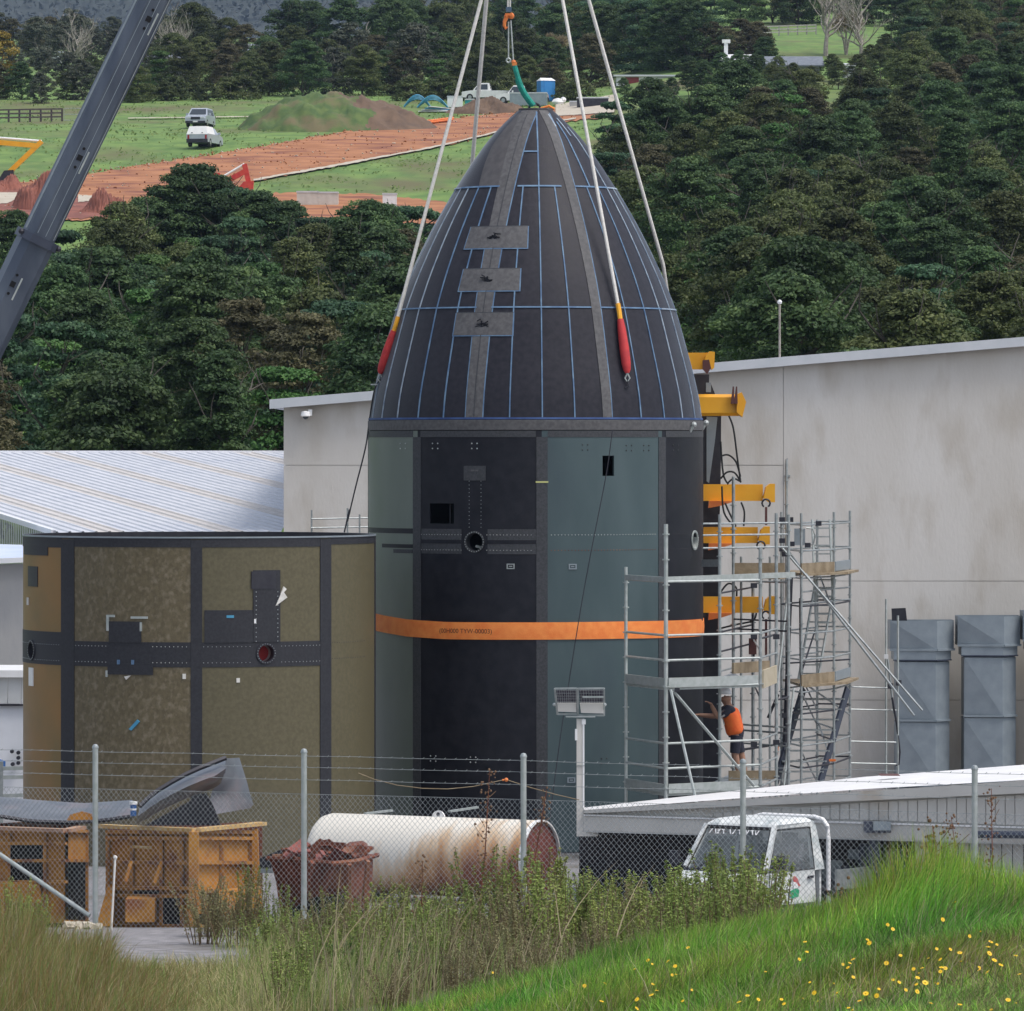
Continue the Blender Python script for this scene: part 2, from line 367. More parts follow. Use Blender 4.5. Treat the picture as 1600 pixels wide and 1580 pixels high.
# ================================================================ SETTING: ground, hills
J172 = int(np.searchsorted(YS, 171.9)); 
setting('yard_ground', terrain_mesh('yard_ground', int(np.searchsorted(YS, 62)), J172 + 1, M_yard))
setting('grass_bank', terrain_mesh('grass_bank', 0, int(np.searchsorted(YS, 62)) + 1, M_bank))
setting('hillside', terrain_mesh('hillside', J172, len(YS), M_meadow))
def far_hill(name, y0, depth, prof, col, seed, base=-30):     # prof: (X, crest height)
    rg = np.random.default_rng(seed); nx, ny = 150, 24; xs = np.linspace(prof[0][0], prof[-1][0], nx); vs = []; fs = []
    ph = rg.uniform(0, 6, 8)
    for i, x in enumerate(xs):
        top = interp(x, prof) + sum(math.sin(x / (60 + 47 * k) + ph[k]) * (3 + k) for k in range(5))
        for j in range(ny):
            t = j / (ny - 1); vs.append((x, y0 + depth * t + rg.uniform(-12, 12), base + (top - base) * math.sin(t * PI / 2) ** 1.3 + rg.uniform(-5, 5) * t * .7))
    for i in range(nx - 1):
        for j in range(ny - 1):
            o = i * ny + j; fs.append((o, o + ny, o + ny + 1, o + 1))
    me = bpy.data.meshes.new(name); me.from_pydata(vs, [], fs); me.materials.append(col); me.update()
    me.polygons.foreach_set('use_smooth', [True] * len(fs)); return setting(name, me)
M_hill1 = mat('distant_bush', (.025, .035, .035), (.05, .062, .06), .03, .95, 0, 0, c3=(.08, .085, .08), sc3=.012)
far_hill('far_hills', 2300, 1300, [(-2600, 390), (-600, 390), (-260, 385), (0, 390), (600, 400), (2600, 420)], M_hill1, 3)

rgf = np.random.default_rng(77); nq = 70000
fx = rgf.uniform(-430, 60, nq); ft = rgf.uniform(0, 1, nq) ** .8; fy = 2300 + 1300 * ft
ftop = np.interp(fx, [-600, -260, 0, 600], [390, 385, 390, 400]); fz = -30 + (ftop + 30) * np.sin(ft * PI / 2) ** 1.3 + rgf.uniform(-2, 9, nq)
cc = np.stack([fx, fy, fz], -1); nn_ = rgf.normal(size=(nq, 3)) * .7 + np.array([0, -.5, .8]); nn_ /= np.linalg.norm(nn_, axis=1, keepdims=True)
rr_ = rgf.normal(size=(nq, 3)); tt_ = np.cross(nn_, rr_); tt_ /= np.linalg.norm(tt_, axis=1, keepdims=True); bb_ = np.cross(nn_, tt_); ss_ = rgf.uniform(.8, 2.2, (nq, 1))
Vq = np.stack([cc - tt_ * ss_, cc - bb_ * ss_ * .7, cc + tt_ * ss_, cc + bb_ * ss_ * .7], 1).reshape(-1, 3)
FARW = (Vq, np.repeat(np.clip(.5 + .3 * np.sin(fx / 60) * np.cos(fy / 90) + rgf.normal(0, .2, nq), 0, 1), 4))
# dirt road, tracks and mounds on the far meadow
setting('dirt_road', drape('dirt_road',
    [(-60, 300), (0, 292), (60, 284), (150, 272), (250, 256), (370, 238), (500, 214), (620, 196), (700, 188), (790, 178), (880, 168), (940, 162)],
    [(-60, 350), (0, 350), (150, 346), (250, 330), (330, 312), (400, 285), (520, 262), (640, 240), (700, 228), (780, 208), (880, 192), (940, 186)], M_redclay, .10, 150, 8, 1.6))
setting('track_edge', drape('track_edge', [(396, 283), (520, 261), (640, 239), (700, 227), (780, 207), (900, 186)], [(396, 286), (520, 264), (640, 241.5), (700, 229), (780, 209), (900, 188)], M_palegravel, .16, 80, 2, .5))
setting('gravel_pad', drape('gravel_pad', [(868, 166), (960, 150)], [(868, 184), (960, 178)], M_palegravel, .15, 20, 4))
setting('clay_strip', drape('clay_strip', [(395, 304), (560, 305), (640, 312), (760, 326)], [(395, 345), (560, 350), (640, 352), (760, 355)], M_redclay, .12, 60, 4, 1.5))
setting('gravel_patch', drape('gravel_patch', [(-40, 304), (36, 305), (38, 306)], [(-40, 324), (12, 322), (38, 307)], M_palegravel, .18, 20, 3))
setting('gravel_patch_2', drape('gravel_patch_2', [(122, 308), (168, 312)], [(122, 320), (168, 316)], M_palegravel, .18, 20, 3)).name = 'gravel_patch.001'
setting('bare_ground', drape('bare_ground', [(-40, 296), (60, 300), (130, 312), (190, 318)], [(-40, 345), (60, 345), (130, 345), (190, 340)], M_darkclay, .14, 60, 5, 2))
setting('lane', drape('lane', [(200, 186.6), (420, 183.6)], [(200, 187.8), (420, 184.8)], M_palegravel, .15, 30, 2))
def mound(name, px0, px1, pyb, height, depth, m, seed, m2=None, split=.5, peak=.5, rough=.25):
    a = G(px0, pyb); b = G(px1, pyb); cy = (a.y + b.y) / 2; n, k = 80, 30; vs = []; fs = []; mi = []
    rg = np.random.default_rng(seed); ph = rg.uniform(0, 6, 6)
    for i in range(n + 1):
        u = i / n; x = a.x + (b.x - a.x) * u
        e = (u / peak) if u < peak else ((1 - u) / (1 - peak)); e = max(0, min(1, e)); ridge = (math.sin(e * PI / 2)) ** .8
        for j in range(k + 1):
            v = j / k; y = cy + depth * .35 + depth * (v - .5) * (.3 + .7 * ridge)
            z = height * ridge * max(0, math.sin(PI * v)) ** .8
            z += rough * min(1, z) * (math.sin(x * 1.3 + ph[0]) * math.sin(y * 1.7 + ph[1]) + .5 * math.sin(x * 3.1 + ph[2] + y) + rg.uniform(-.45, .45))
            vs.append((x, y, H(x, y) + z - .25))
    for i in range(n):
        for j in range(k):
            o = i * (k + 1) + j; fs.append((o, o + k + 1, o + k + 2, o + 1)); mi.append(0 if (m2 is None or i / n + math.sin(j * .9) * .04 + (j - k / 2) * .012 < split) else 1)
    me = bpy.data.meshes.new(name); me.from_pydata(vs, [], fs); me.materials.append(m)
    if m2: me.materials.append(m2)
    me.polygons.foreach_set('material_index', mi); me.polygons.foreach_set('use_smooth', [True] * len(fs)); me.update()
    return setting(name, me)
mound('earth_mound', 362, 690, 205, 3.3, 16, M_moundg, 1, M_brownsoil, .52, .42)
mound('soil_heap', 690, 840, 178, 1.5, 6, M_brownsoil, 2)
mound('clay_heap', 10, 112, 330, 2.4, 7, M_darkclay, 3, rough=.5)
mound('clay_heap_2', -60, 40, 302, 1.2, 5, M_darkclay, 4, rough=.5).name = 'clay_heap.001'
mound('clay_heap_3', 110, 215, 336, 1.3, 5, M_darkclay, 5, rough=.5).name = 'clay_heap.002'

# ================================================================ trees
def leaf_arrays(cent, nrm, size, tone, rg, aspect=.62):
    n = len(cent); r = rg.normal(size=(n, 3)); t = np.cross(nrm, r); t /= np.linalg.norm(t, axis=1, keepdims=True) + 1e-9
    b = np.cross(nrm, t); s = size[:, None]
    V = np.stack([cent - t * s, cent - b * s * aspect, cent + t * s, cent + b * s * aspect], 1).reshape(-1, 3)
    T = np.repeat(tone, 4); return V, T
def quads_mesh(name, V, T, m):
    n = len(V) // 4; me = bpy.data.meshes.new(name); me.vertices.add(len(V)); me.vertices.foreach_set('co', V.astype(np.float32).ravel())
    me.loops.add(n * 4); me.loops.foreach_set('vertex_index', np.arange(n * 4, dtype=np.int32)); me.polygons.add(n)
    me.polygons.foreach_set('loop_start', np.arange(0, n * 4, 4, dtype=np.int32)); 
    a = me.attributes.new('tone', 'FLOAT', 'POINT'); a.data.foreach_set('value', T.astype(np.float32)); me.materials.append(m); me.update(calc_edges=True); return me
def crown_mesh(name, m, seed, h=6.5, rad=3.0, puffs=70, per=70, leaf=.17, shape='round', z0=1.2, flat=.5, pr=(.55, 1.0), inner=.25):
    rg = np.random.default_rng(seed); C = []; N = []; S = []; T = []
    lob = rg.uniform(0, 6, 4); 
    for i in range(puffs):
        u = rg.uniform(0, 1) ** .8; a = rg.uniform(0, 2 * PI)
        if shape == 'cone': env = rad * (1 - u) ** .75 * (.9 + .25 * math.sin(3 * a + lob[0] + 4 * u)) + .15
        elif shape == 'tier':
            u = (rg.integers(0, 6) + rg.uniform(.0, .35)) / 6; env = rad * (1 - u * .75) * (.75 + .4 * math.sin(2 * a + lob[int(u * 3) % 4]))
        elif shape == 'top': env = rad * math.sin(PI * min(1, .25 + u * .75)) ** .6 * (.85 + .3 * math.sin(3 * a + lob[1]))
        else: env = rad * max(.05, math.sin(PI * (.18 + .80 * u))) ** .7 * (.82 + .25 * math.sin(3 * a + lob[0]) + .12 * math.sin(5 * a + lob[2] + 3 * u))
        rr = env * (rg.uniform(inner, 1) ** .5) * .88
        z = z0 + (h - z0) * u; p = np.array([rr * math.cos(a), rr * math.sin(a), z]); R0 = rg.uniform(*pr) * (1 - .35 * u)
        tp = rg.normal(.0, .16)
        d = rg.normal(size=(per, 3)); d[:, 2] = np.abs(d[:, 2]) * 1.1 - .35; d /= np.linalg.norm(d, axis=1, keepdims=True)
        q = rg.uniform(.55, 1.05, (per, 1)); off = d * q * R0; off[:, 2] *= flat
        c = p + off; nn = d * .55 + rg.normal(size=(per, 3)) * .42 + np.array([0, 0, .55]); nn /= np.linalg.norm(nn, axis=1, keepdims=True)
        C.append(c); N.append(nn); S.append(rg.uniform(.65, 1.35, per) * leaf); T.append(np.clip(.45 + tp + rg.normal(0, .14, per), 0, 1))
    V, Tn = leaf_arrays(np.concatenate(C), np.concatenate(N), np.concatenate(S), np.concatenate(T), rg)
    return quads_mesh(name, V, Tn, m)
def trunk_mesh(seed, h, rad, r0=.16, n=7, m=M_bark, zb=.2, depthlev=1, top=.8):
    rg = random.Random(seed); mb = MB()
    pts = [Vector((0, 0, -.6))]; 
    for i in range(1, 6): pts.append(Vector((rg.uniform(-.18, .18) * i * .6, rg.uniform(-.18, .18) * i * .6, h * top * i / 5)))
    mb.path(pts, [r0 * (1 - i * .16) for i in range(6)], 7)
    def limb(p, d, L, r, lev):
        q = [p]
        for i in range(3): d = (d + Vector((rg.uniform(-.3, .3), rg.uniform(-.3, .3), rg.uniform(-.05, .3)))).normalized(); q.append(q[-1] + d * L / 3)
        mb.path(q, [r, r * .8, r * .6, r * .35], 5, cap=False)
        if lev > 0:
            for k in range(3 if lev > 1 else 2): limb(q[rg.choice([1, 2, 3])], (d + Vector((rg.uniform(-.9, .9), rg.uniform(-.9, .9), rg.uniform(-.2, .6)))).normalized(), L * .65, r * .5, lev - 1)
    for i in range(n):
        k = rg.randint(1, 4); a = rg.uniform(0, 2 * PI); limb(pts[k].lerp(pts[k + 1], rg.random()), Vector((math.cos(a), math.sin(a), rg.uniform(.3, 1))).normalized(), rad * rg.uniform(.6, .9), r0 * .45, depthlev)
    return mb
stuff('distant_wood', quads_mesh('distant_wood', FARW[0], FARW[1], L_hill), 'blue-grey wooded far hills at the top left', 'woods')
TREE = {}
def tree_kind(key, m, seed, n=2, trunk=M_bark, thin=False, **kw):
    out = []
    for i in range(n):
        cm = crown_mesh('crown', m, seed + i, **kw); tm = trunk_mesh(seed + i, kw.get('h', 6.5), kw.get('rad', 3) * .8, .14, 7, trunk).mesh('trunk', trunk)
        out.append((cm, tm))
    TREE[key] = out
tree_kind('dark', L_dark, 10, 3, puffs=135, per=190, leaf=.078, h=6.8, rad=3.1)
tree_kind('teal', L_teal, 20, 2, puffs=130, per=185, leaf=.082, h=6.6, rad=3.0, shape='tier', flat=.38)
tree_kind('olive', L_olive, 30, 2, puffs=135, per=170, leaf=.075, h=6.4, rad=3.0, shape='top')
tree_kind('brown', L_brown, 40, 2, puffs=120, per=150, leaf=.072, h=6.0, rad=2.8, pr=(.45, .8))
tree_kind('cone', L_dark, 50, 2, puffs=150, per=140, leaf=.072, h=8.2, rad=2.5, shape='cone', pr=(.35, .65), flat=.7)
tree_kind('bright', L_bright, 60, 1, puffs=120, per=170, leaf=.085, h=6.2, rad=2.7, shape='tier', flat=.45)
tree_kind('shrub', L_olive, 70, 1, puffs=60, per=60, leaf=.11, h=3.2, rad=2.0, z0=.2)
tree_kind('yellow', L_yellow, 80, 1, puffs=60, per=60, leaf=.14, h=6, rad=3.0, shape='top')
tree_kind('haze', L_far, 90, 2, puffs=100, per=100, leaf=.115, h=7, rad=3.2, trunk=M_barkp)
KNAME = {'dark': ('broadleaf_tree', 'dark green broadleaf tree'), 'teal': ('layered_tree', 'blue-green layered tree'), 'olive': ('olive_tree_canopy', 'olive green bushy tree'),
         'brown': ('brown_tree', 'brownish sparse tree'), 'cone': ('conifer_tree', 'dark cone-shaped tree'), 'bright': ('light_green_tree', 'bright green layered tree'),
         'shrub': ('shrub', 'low olive shrub'), 'yellow': ('yellow_tree', 'yellow-leaved tree'), 'haze': ('hazed_tree', 'hazy grey-green tree')}
KNAME['olive'] = ('bushy_tree', 'olive green bushy tree')
PROTO = {}; tree_rows = []
def zone(px, py):
    if px < 780: h = 'at the left edge' if px < 40 else 'behind the crane boom' if px < 150 else 'above the white roof' if px < 400 else 'near the security camera' if px < 560 else 'left of the cone'
    else: h = 'right of the cone' if px < 1100 else 'above the yellow arms' if px < 1180 else 'behind the thin mast' if px < 1260 else 'above the concrete wall' if px < 1400 else 'above the grey ducts' if px < 1520 else 'at the right edge'
    v = 'low on the slope' if py > 520 else 'at lower mid slope' if py > 400 else 'at mid slope' if py > 290 else 'on the upper slope' if py > 180 else 'at the slope top'
    return v + ' ' + h
def put_tree(kind, x, y, s=1.0, label=None, sz=None, group=None, z=None):
    vs = TREE[kind]; cm, tm = vs[random.randrange(len(vs))]; nm, desc = KNAME[kind]
    z = H(x, y) if z is None else z
    o = bpy.data.objects.new(nm, None); COL.objects.link(o); o.empty_display_size = .5
    o.location = (x, y, z - .1); o.rotation_euler = (0, 0, random.uniform(0, 6.28)); o.scale = (s, s, sz or s)
    c = bpy.data.objects.new('crown', cm); COL.objects.link(c); c.parent = o
    t = bpy.data.objects.new('trunk', tm); COL.objects.link(t); t.parent = o
    px = 800 + F * x / y; py = HY + F * (E - z - 5 * s) / y
    o['label'] = label or (desc + ' ' + zone(px, py)); o['category'] = 'tree'; o['group'] = group or 'trees on the wooded slope'
    return o
def forest(px0, px1, d0, d1, dstep, lat, kinds, keep=None, smin=.85, smax=1.2, margin=60):
    D = d0
    row = 0
    while D < d1:
        w = lat; x = ((px0 - margin) - 800) / F * D + (w / 2 if row % 2 else 0); x1 = ((px1 + margin) - 800) / F * D
        while x < x1:
            xx = x + random.uniform(-.32, .32) * w; y = D + random.uniform(-.4, .4) * dstep; px = 800 + F * xx / y
            if keep is None or keep(px, y, xx): put_tree(random.choices([k for k, _ in kinds], [q for _, q in kinds])[0], xx, y, random.uniform(smin, smax))
            x += w
        D += dstep; row += 1
def keepL(px, y, x):
    if px > 700: return False
    if px > 630 and y < 300: return False
    lim = interp(px, [(-100, 300), (0, 305), (100, 318), (150, 322), (200, 338), (340, 345), (400, 330), (560, 322), (600, 330), (680, 340)])
    return y < lim
forest(-40, 700, 186, 346, 10.5, 4.7, [('dark', 4), ('teal', 1.8), ('olive', 3.2), ('brown', 1.2), ('cone', 1.2), ('bright', .7)], keepL)
def keepR(px, y, x):
    if px < 900: return False
    if px < 1030: return 340 < y < interp(px, [(900, 405), (950, 440), (1030, 455)])
    if px < 1110 and y < 235: return False
    if px < 1420: return y < interp(px, [(1030, 462), (1130, 478), (1250, 470), (1330, 478), (1420, 500)])
    return True
forest(900, 1640, 186, 640, 12.5, 5.0, [('dark', 4), ('teal', 1.8), ('olive', 3.6), ('brown', 1.2), ('cone', .3), ('bright', .6)], keepR)
for (px, py, s) in [(262, 500, 1.15), (300, 498, 1.32), (335, 500, 1.22), (372, 502, 1.25), (405, 505, 1.1), (230, 505, 1.05), (450, 500, 1.0), (497, 505, 1.0), (632, 496, 1.06), (585, 506, .95), (20, 520, 1.0), (650, 500, 1.05)]:
    g = G(px, py); k = random.choice(['dark', 'dark', 'teal']); put_tree(k, g.x, g.y, s, KNAME[k][1] + ' topping the left wood ' + ('below the red excavator' if px < 420 else 'by the beige boxes' if px < 560 else 'by the white box'), None, 'tall trees at the edge of the left wood')
# trees beyond the meadow and round the houses
def along(spec, kinds, group, rest):
    for (px, py, s) in spec:
        g = G(px, py); k = random.choices([a for a, _ in kinds], [b for _, b in kinds])[0]
        put_tree(k, g.x, g.y, s, KNAME[k][1] + ' ' + rest(px), None, group, z=H(g.x, g.y) - 1.15 * s)
def rest1(px):
    return ('beyond the far paddock fence left of the boom' if px < 130 else 'behind the meadow just right of the boom' if px < 330 else 'behind the grassy mound' if px < 480 else 'behind the brown end of the mound' if px < 640 else 'behind the parked white utes' if px < 800 else 'behind the blue portable toilet' if px < 930 else 'behind the white shed')
belt = [(px + random.uniform(-8, 8), 157 + random.uniform(-2, 2), random.uniform(.8, 1.2)) for px in list(range(200, 400, 26)) + list(range(640, 930, 30))]
along(belt, [('shrub', 1)], 'low shrubs under the meadow trees', rest1)
belt = [(px + random.uniform(-12, 12), 150 + random.uniform(-4, 4), random.uniform(.8, 1.05)) for px in range(205, 900, 44)]
along(belt, [('dark', 3), ('bright', 1), ('olive', 4), ('brown', 2), ('haze', 1)], 'trees behind the far meadow', rest1)
belt = [(px + random.uniform(-14, 14), 136 + random.uniform(-3, 3), random.uniform(.95, 1.25)) for px in range(270, 960, 46)]
along(belt, [('dark', 2), ('olive', 4), ('brown', 2), ('haze', 2)], 'trees behind the far meadow', rest1)
belt = [(px + random.uniform(-14, 14), 112 + random.uniform(-4, 4), random.uniform(1.2, 1.6)) for px in range(290, 960, 52)]
along(belt, [('dark', 3), ('olive', 4), ('brown', 1), ('bright', .7)], 'trees behind the far meadow', rest1)
belt = [(px + random.uniform(-14, 14), 95 + random.uniform(-4, 4), random.uniform(1.5, 2.0)) for px in range(640, 1000, 60)]
along(belt, [('dark', 3), ('olive', 3), ('teal', 2)], 'trees behind the far meadow', rest1)
belt = [(px + random.uniform(-10, 10), 158 + random.uniform(-5, 4), random.uniform(.5, .8)) for px in range(-10, 240, 36)]
along(belt, [('haze', 2), ('olive', 2), ('dark', 1.5), ('brown', 1)], 'trees behind the far meadow', rest1)
belt = [(px + random.uniform(-10, 10), 132 + random.uniform(-5, 4), random.uniform(.6, .9)) for px in range(30, 260, 40)]
along(belt, [('haze', 3), ('olive', 2), ('brown', 1.5)], 'trees behind the far meadow', rest1)
belt = [(px + random.uniform(-10, 10), 104 + random.uniform(-5, 4), random.uniform(.7, 1.1)) for px in range(60, 330, 44)] + [(px + random.uniform(-10, 10), 88 + random.uniform(-4, 4), random.uniform(.9, 1.2)) for px in range(-10, 330, 30)]
along(belt, [('haze', 3), ('brown', 2)], 'trees behind the far meadow', rest1)
g = G(2, 140); put_tree('yellow', g.x, g.y, 1.05, 'yellow-leaved tree at the left edge beyond the paddock fence')
def rest2(px):
    return 'behind the long white shed' if px < 1100 else 'behind the paddock rails' if px < 1260 else 'beside the bare tree on the ridge' if px < 1420 else 'on the ridge at the far right'
belt = [(px + random.uniform(-8, 8), 108 + random.uniform(-4, 4), random.uniform(1.25, 1.5)) for px in (935, 960, 990, 1015, 1045, 1068)]
along(belt, [('dark', 4), ('teal', 3)], 'trees behind the white shed', rest2)
belt = [(px + random.uniform(-8, 8), 104 + random.uniform(-3, 3), random.uniform(.8, 1.0)) for px in range(1085, 1200, 17)]
along(belt, [('brown', 4), ('olive', .5)], 'brown hedge trees behind the white shed', rest2)
belt = [(px + random.uniform(-12, 12), 42 + random.uniform(-6, 4), random.uniform(1.0, 1.4)) for px in range(960, 1640, 40)]
along(belt, [('dark', 3), ('olive', 2), ('brown', 2), ('teal', 1)], 'trees on the ridge', rest2)
belt = [(px + random.uniform(-12, 12), 5 + random.uniform(-6, 4), random.uniform(1.2, 1.6)) for px in range(930, 1640, 56)]
along(belt, [('dark', 3), ('olive', 2), ('brown', 2), ('teal', 1)], 'trees on the ridge', rest2)
# low shrubs that close the gaps round the far houses
for (px, py, s) in [(1098, 140, .8), (1128, 136, .9), (1155, 132, .9), (1180, 138, .9), (1205, 146, .8), (1225, 150, .75), (1250, 150, .7), (1340, 135, .9), (1375, 125, 1.0), (1405, 118, 1.1), (1050, 158, .6), (1080, 150, .9), (1100, 152, .9), (975, 154, .55), (1015, 156, .6), (1215, 132, .8), (1240, 140, .75), (1268, 142, .7), (1300, 128, .8), (1195, 120, 1.1), (1310, 140, .8), (1385, 105, 1.0), (1360, 112, .8)]:
    g = G(px, py); put_tree('dark' if px < 1200 else 'olive', g.x, g.y, s * .55, 'small dark tree ' + ('below the white gabled building' if px < 1170 else 'below the dark house roof' if px < 1300 else 'right of the small pale shed'), None, 'small trees in front of the far houses')
# specimen trees with pale stems
def bare_tree(px, py, h, spread, seed, label, mt, s_lev=2, r0=.15, d0=200):
    g = G(px, py, d0); t = thing('bare_tree', g, label, 'tree', 'bare trees')
    mb = trunk_mesh(seed, h, spread, r0, 14, mt, depthlev=s_lev, top=.7); part('trunk', mb, mt, t, world=False); return t
bare_tree(1290, 88, 7.5, 4.2, 5, 'large bare pale-branched tree in the paddock behind the far houses', M_barkp, 3, .3)
bare_tree(1345, 90, 6.5, 3.6, 6, 'smaller bare pale-branched tree right of the shaggy palm-like tree', M_barkp, 3, .25)
bare_tree(275, 118, 6.5, 3.6, 8, 'bare pale-branched tree right of the crane boom before the grey roof', M_barkp, 3, .2)
bare_tree(120, 118, 6.2, 3, 9, 'bare pale tree left of the crane boom against the blue hills', M_barkp, 3, .18)
bare_tree(20, 690, 6.0, 1.6, 11, 'cluster of thin pale trunks under the boom at the left edge', M_barkp, 2, .10, 180)
bare_tree(62, 668, 5.6, 1.3, 12, 'thin pale trunk beside the trunk cluster above the white roof', M_barkp, 2, .09, 180)
bare_tree(1215, 430, 5.6, 2.0, 13, 'pale-trunked tree with thin branches in the middle of the right slope', M_barkp, 2, .12)
bare_tree(1440, 400, 4.5, 1.6, 14, 'small dead pale tree in the woods above the ducts', M_barkp, 2, .1)
def tuft_tree(px, py, h, label, heads, mh, seed):
    g = G(px, py); t = thing('tufted_tree', g, label, 'tree'); rg = random.Random(seed); npr = np.random.default_rng(seed)
    mb = MB(); 
    for (dx, hz, r) in heads: mb.path([Vector((0, 0, -.2)), Vector((dx * .3, 0, hz * .45)), Vector((dx, 0, hz))], [.16, .12, .09], 6)
    part('trunk', mb, M_barkp, t, world=False)
    for (dx, hz, r) in heads:
        n = 420; d = npr.normal(size=(n, 3)); d[:, 2] += .3; d /= np.linalg.norm(d, axis=1, keepdims=True)
        c = np.array([dx, 0, hz]) + d * npr.uniform(.2, 1, (n, 1)) * r; tg = d
        a = np.cross(d, npr.normal(size=(n, 3))); a /= np.linalg.norm(a, axis=1, keepdims=True)
        V = np.stack([c - tg * .32, c - a * .05, c + tg * .32, c + a * .05], 1).reshape(-1, 3)
        part('leaf_tuft', quads_mesh('leaf_tuft', V, np.repeat(npr.uniform(.2, .9, n), 4), mh), None, t, world=False)
L_straw = leafmat('leaf_straw', (.18, .15, .09), (.30, .25, .15), (.42, .36, .24), vary=.02)
tuft_tree(856, 130, 5, 'pale tufted tree with forked trunk behind the blue portable toilet', [(-1.5, 4.2, .9), (-.4, 3.8, .7), (.9, 4.4, .9), (1.6, 4.5, .7), (.2, 4.9, .6)], L_straw, 3)
tuft_tree(1322, 86, 5, 'shaggy cabbage-tree-like crown with hanging dead leaves in the paddock', [(0, 3.6, 1.3), (.9, 3.3, 1.0), (-.8, 3.2, .9)], L_straw, 4)

# meadow tufts and loose clods
rgt = np.random.default_rng(31); nt_ = 22000; ty = rgt.uniform(395, 640, nt_); tpx = rgt.uniform(-60, 960, nt_); tx = (tpx - 800) / F * ty
tz = np.array([H(x, y) for x, y in zip(tx, ty)]); tcl = np.sin(tx * .31 + 1) * np.cos(ty * .17) + .6 * np.sin(tx * .9 + ty * .5)
tk_ = (tcl + rgt.normal(0, .5, nt_) > .1); pyt = HY + F * (E - tz) / ty
def onroad(px, py): return (interp(px, [(-60, 300), (60, 284), (250, 256), (370, 238), (620, 196), (940, 162)]) - 2 < py < interp(px, [(-60, 350), (150, 346), (250, 330), (400, 285), (640, 240), (940, 186)]) + 2) or (py > 302 and px > 390)
tk_ &= ~np.array([onroad(a_, b_) for a_, b_ in zip(tpx, pyt)]); tx, ty, tz, tcl = tx[tk_], ty[tk_], tz[tk_], tcl[tk_]; nt_ = len(tx)
nn_ = rgt.normal(size=(nt_, 3)) * .35 + np.array([0, -.6, .75]); nn_ /= np.linalg.norm(nn_, axis=1, keepdims=True)
Vt, Tt = leaf_arrays(np.stack([tx, ty, tz + .12], -1), nn_, rgt.uniform(.05, .20, nt_), np.clip(.5 + .2 * tcl + rgt.normal(0, .2, nt_), 0, 1), rgt, .5)
stuff('meadow_tufts', quads_mesh('meadow_tufts', Vt, Tt, leafmat('leaf_meadow', (.06, .10, .028), (.10, .16, .04), (.17, .22, .07), .3, .02)), 'rough grass tufts scattered over the far meadow', 'grass')
mbc = MB(); rc = random.Random(9)
for k in range(1300):
    px = rc.uniform(-20, 900); t_ = rc.random()
    py = interp(px, [(-60, 300), (60, 284), (250, 256), (370, 238), (620, 196), (940, 162)]) * (1 - t_) + interp(px, [(-60, 350), (150, 346), (250, 330), (400, 285), (640, 240), (940, 186)]) * t_
    if rc.random() < .45: py = interp(px, [(-60, 300), (60, 284), (250, 256), (370, 238), (620, 196), (940, 162)]) + rc.gauss(0, 1.6)
    g = G(px, py); s_ = rc.uniform(.03, .12); mbc.box((g.x, g.y, g.z + s_ * .3 + .1), (s_ * rc.uniform(1, 2.4), s_, s_ * .6), Euler((rc.random(), rc.random(), rc.random() * 3)), rc.choice([0, 0, 1]))
stuff('soil_clods', mbc.mesh('soil_clods', [M_redclay, M_palegravel]), 'loose clods and stones along the red dirt road', 'soil')
# ================================================================ far buildings, fences
def house(px0, px1, pyb, hw, depth, rh, mw, mr, label, cat='house', over=.5, extra=None, roofkind='gable'):
    a = G(px0, pyb); b = G(px1, pyb); D = (a.y + b.y) / 2; a = Vector((a.x, D, min(a.z, b.z) - .3)); b = Vector((b.x, D, a.z)); z0 = a.z
    t = thing('house' if cat == 'house' else 'shed', ((a.x + b.x) / 2, D, z0), label, cat)
    mb = MB().bb((a.x, D, z0 - .5), (b.x, D + depth, z0 + hw)); w = part('wall', mb, mw, t)
    r = MB(); zt = z0 + hw
    if roofkind == 'gable':
        for s_, y0, y1 in ((0, D - over, D + depth / 2), (1, D + depth / 2, D + depth + over)):
            za, zb = (zt - .1, zt + rh) if s_ == 0 else (zt + rh, zt - .1)
            r.prism([(a.x - over, y0, za), (a.x - over, y1, zb), (a.x - over, y1, zb + .14), (a.x - over, y0, za + .14)], (b.x - a.x + 2 * over, 0, 0))
        w2 = MB().prism([(a.x, D, zt), (a.x, D + depth, zt), (a.x, D + depth / 2, zt + rh)], (b.x - a.x, 0, 0)); part('gable', w2, mw, t)
    else:
        r.prism([(a.x - over, D - over, zt + .02), (a.x - over, D + depth + over, zt + rh), (a.x - over, D + depth + over, zt + rh + .18), (a.x - over, D - over, zt + .2)], (b.x - a.x + 2 * over, 0, 0))
    part('roof', r, mr, t)
    if extra: extra(t, a, b, z0, D)
    return t
def ex1(t, a, b, z0, D):
    part('red_door', MB().bb((a.x + .9, D - .05, z0 + .2), (a.x + 2.3, D + .05, z0 + 1.5)), mat('red_door', (.25, .04, .04)), t)
    for k in range(4): part('window', MB().bb((a.x + 3.2 + k, D - .04, z0 + .5), (a.x + 3.9 + k, D + .04, z0 + 1.3)), M_glassd, t)
house(960, 1072, 128, 1.55, 5, .35, M_fasciaw, M_fascia, 'long low white shed with a red door above the trees right of the cone', 'shed', .3, ex1, 'mono')
M_gwall = mat('grey_weatherboard', (.36, .36, .38), (.42, .42, .44), 3, .8)
M_groof = mat('grey_tile_roof', (.13, .15, .18), (.19, .21, .24), 3, .8)
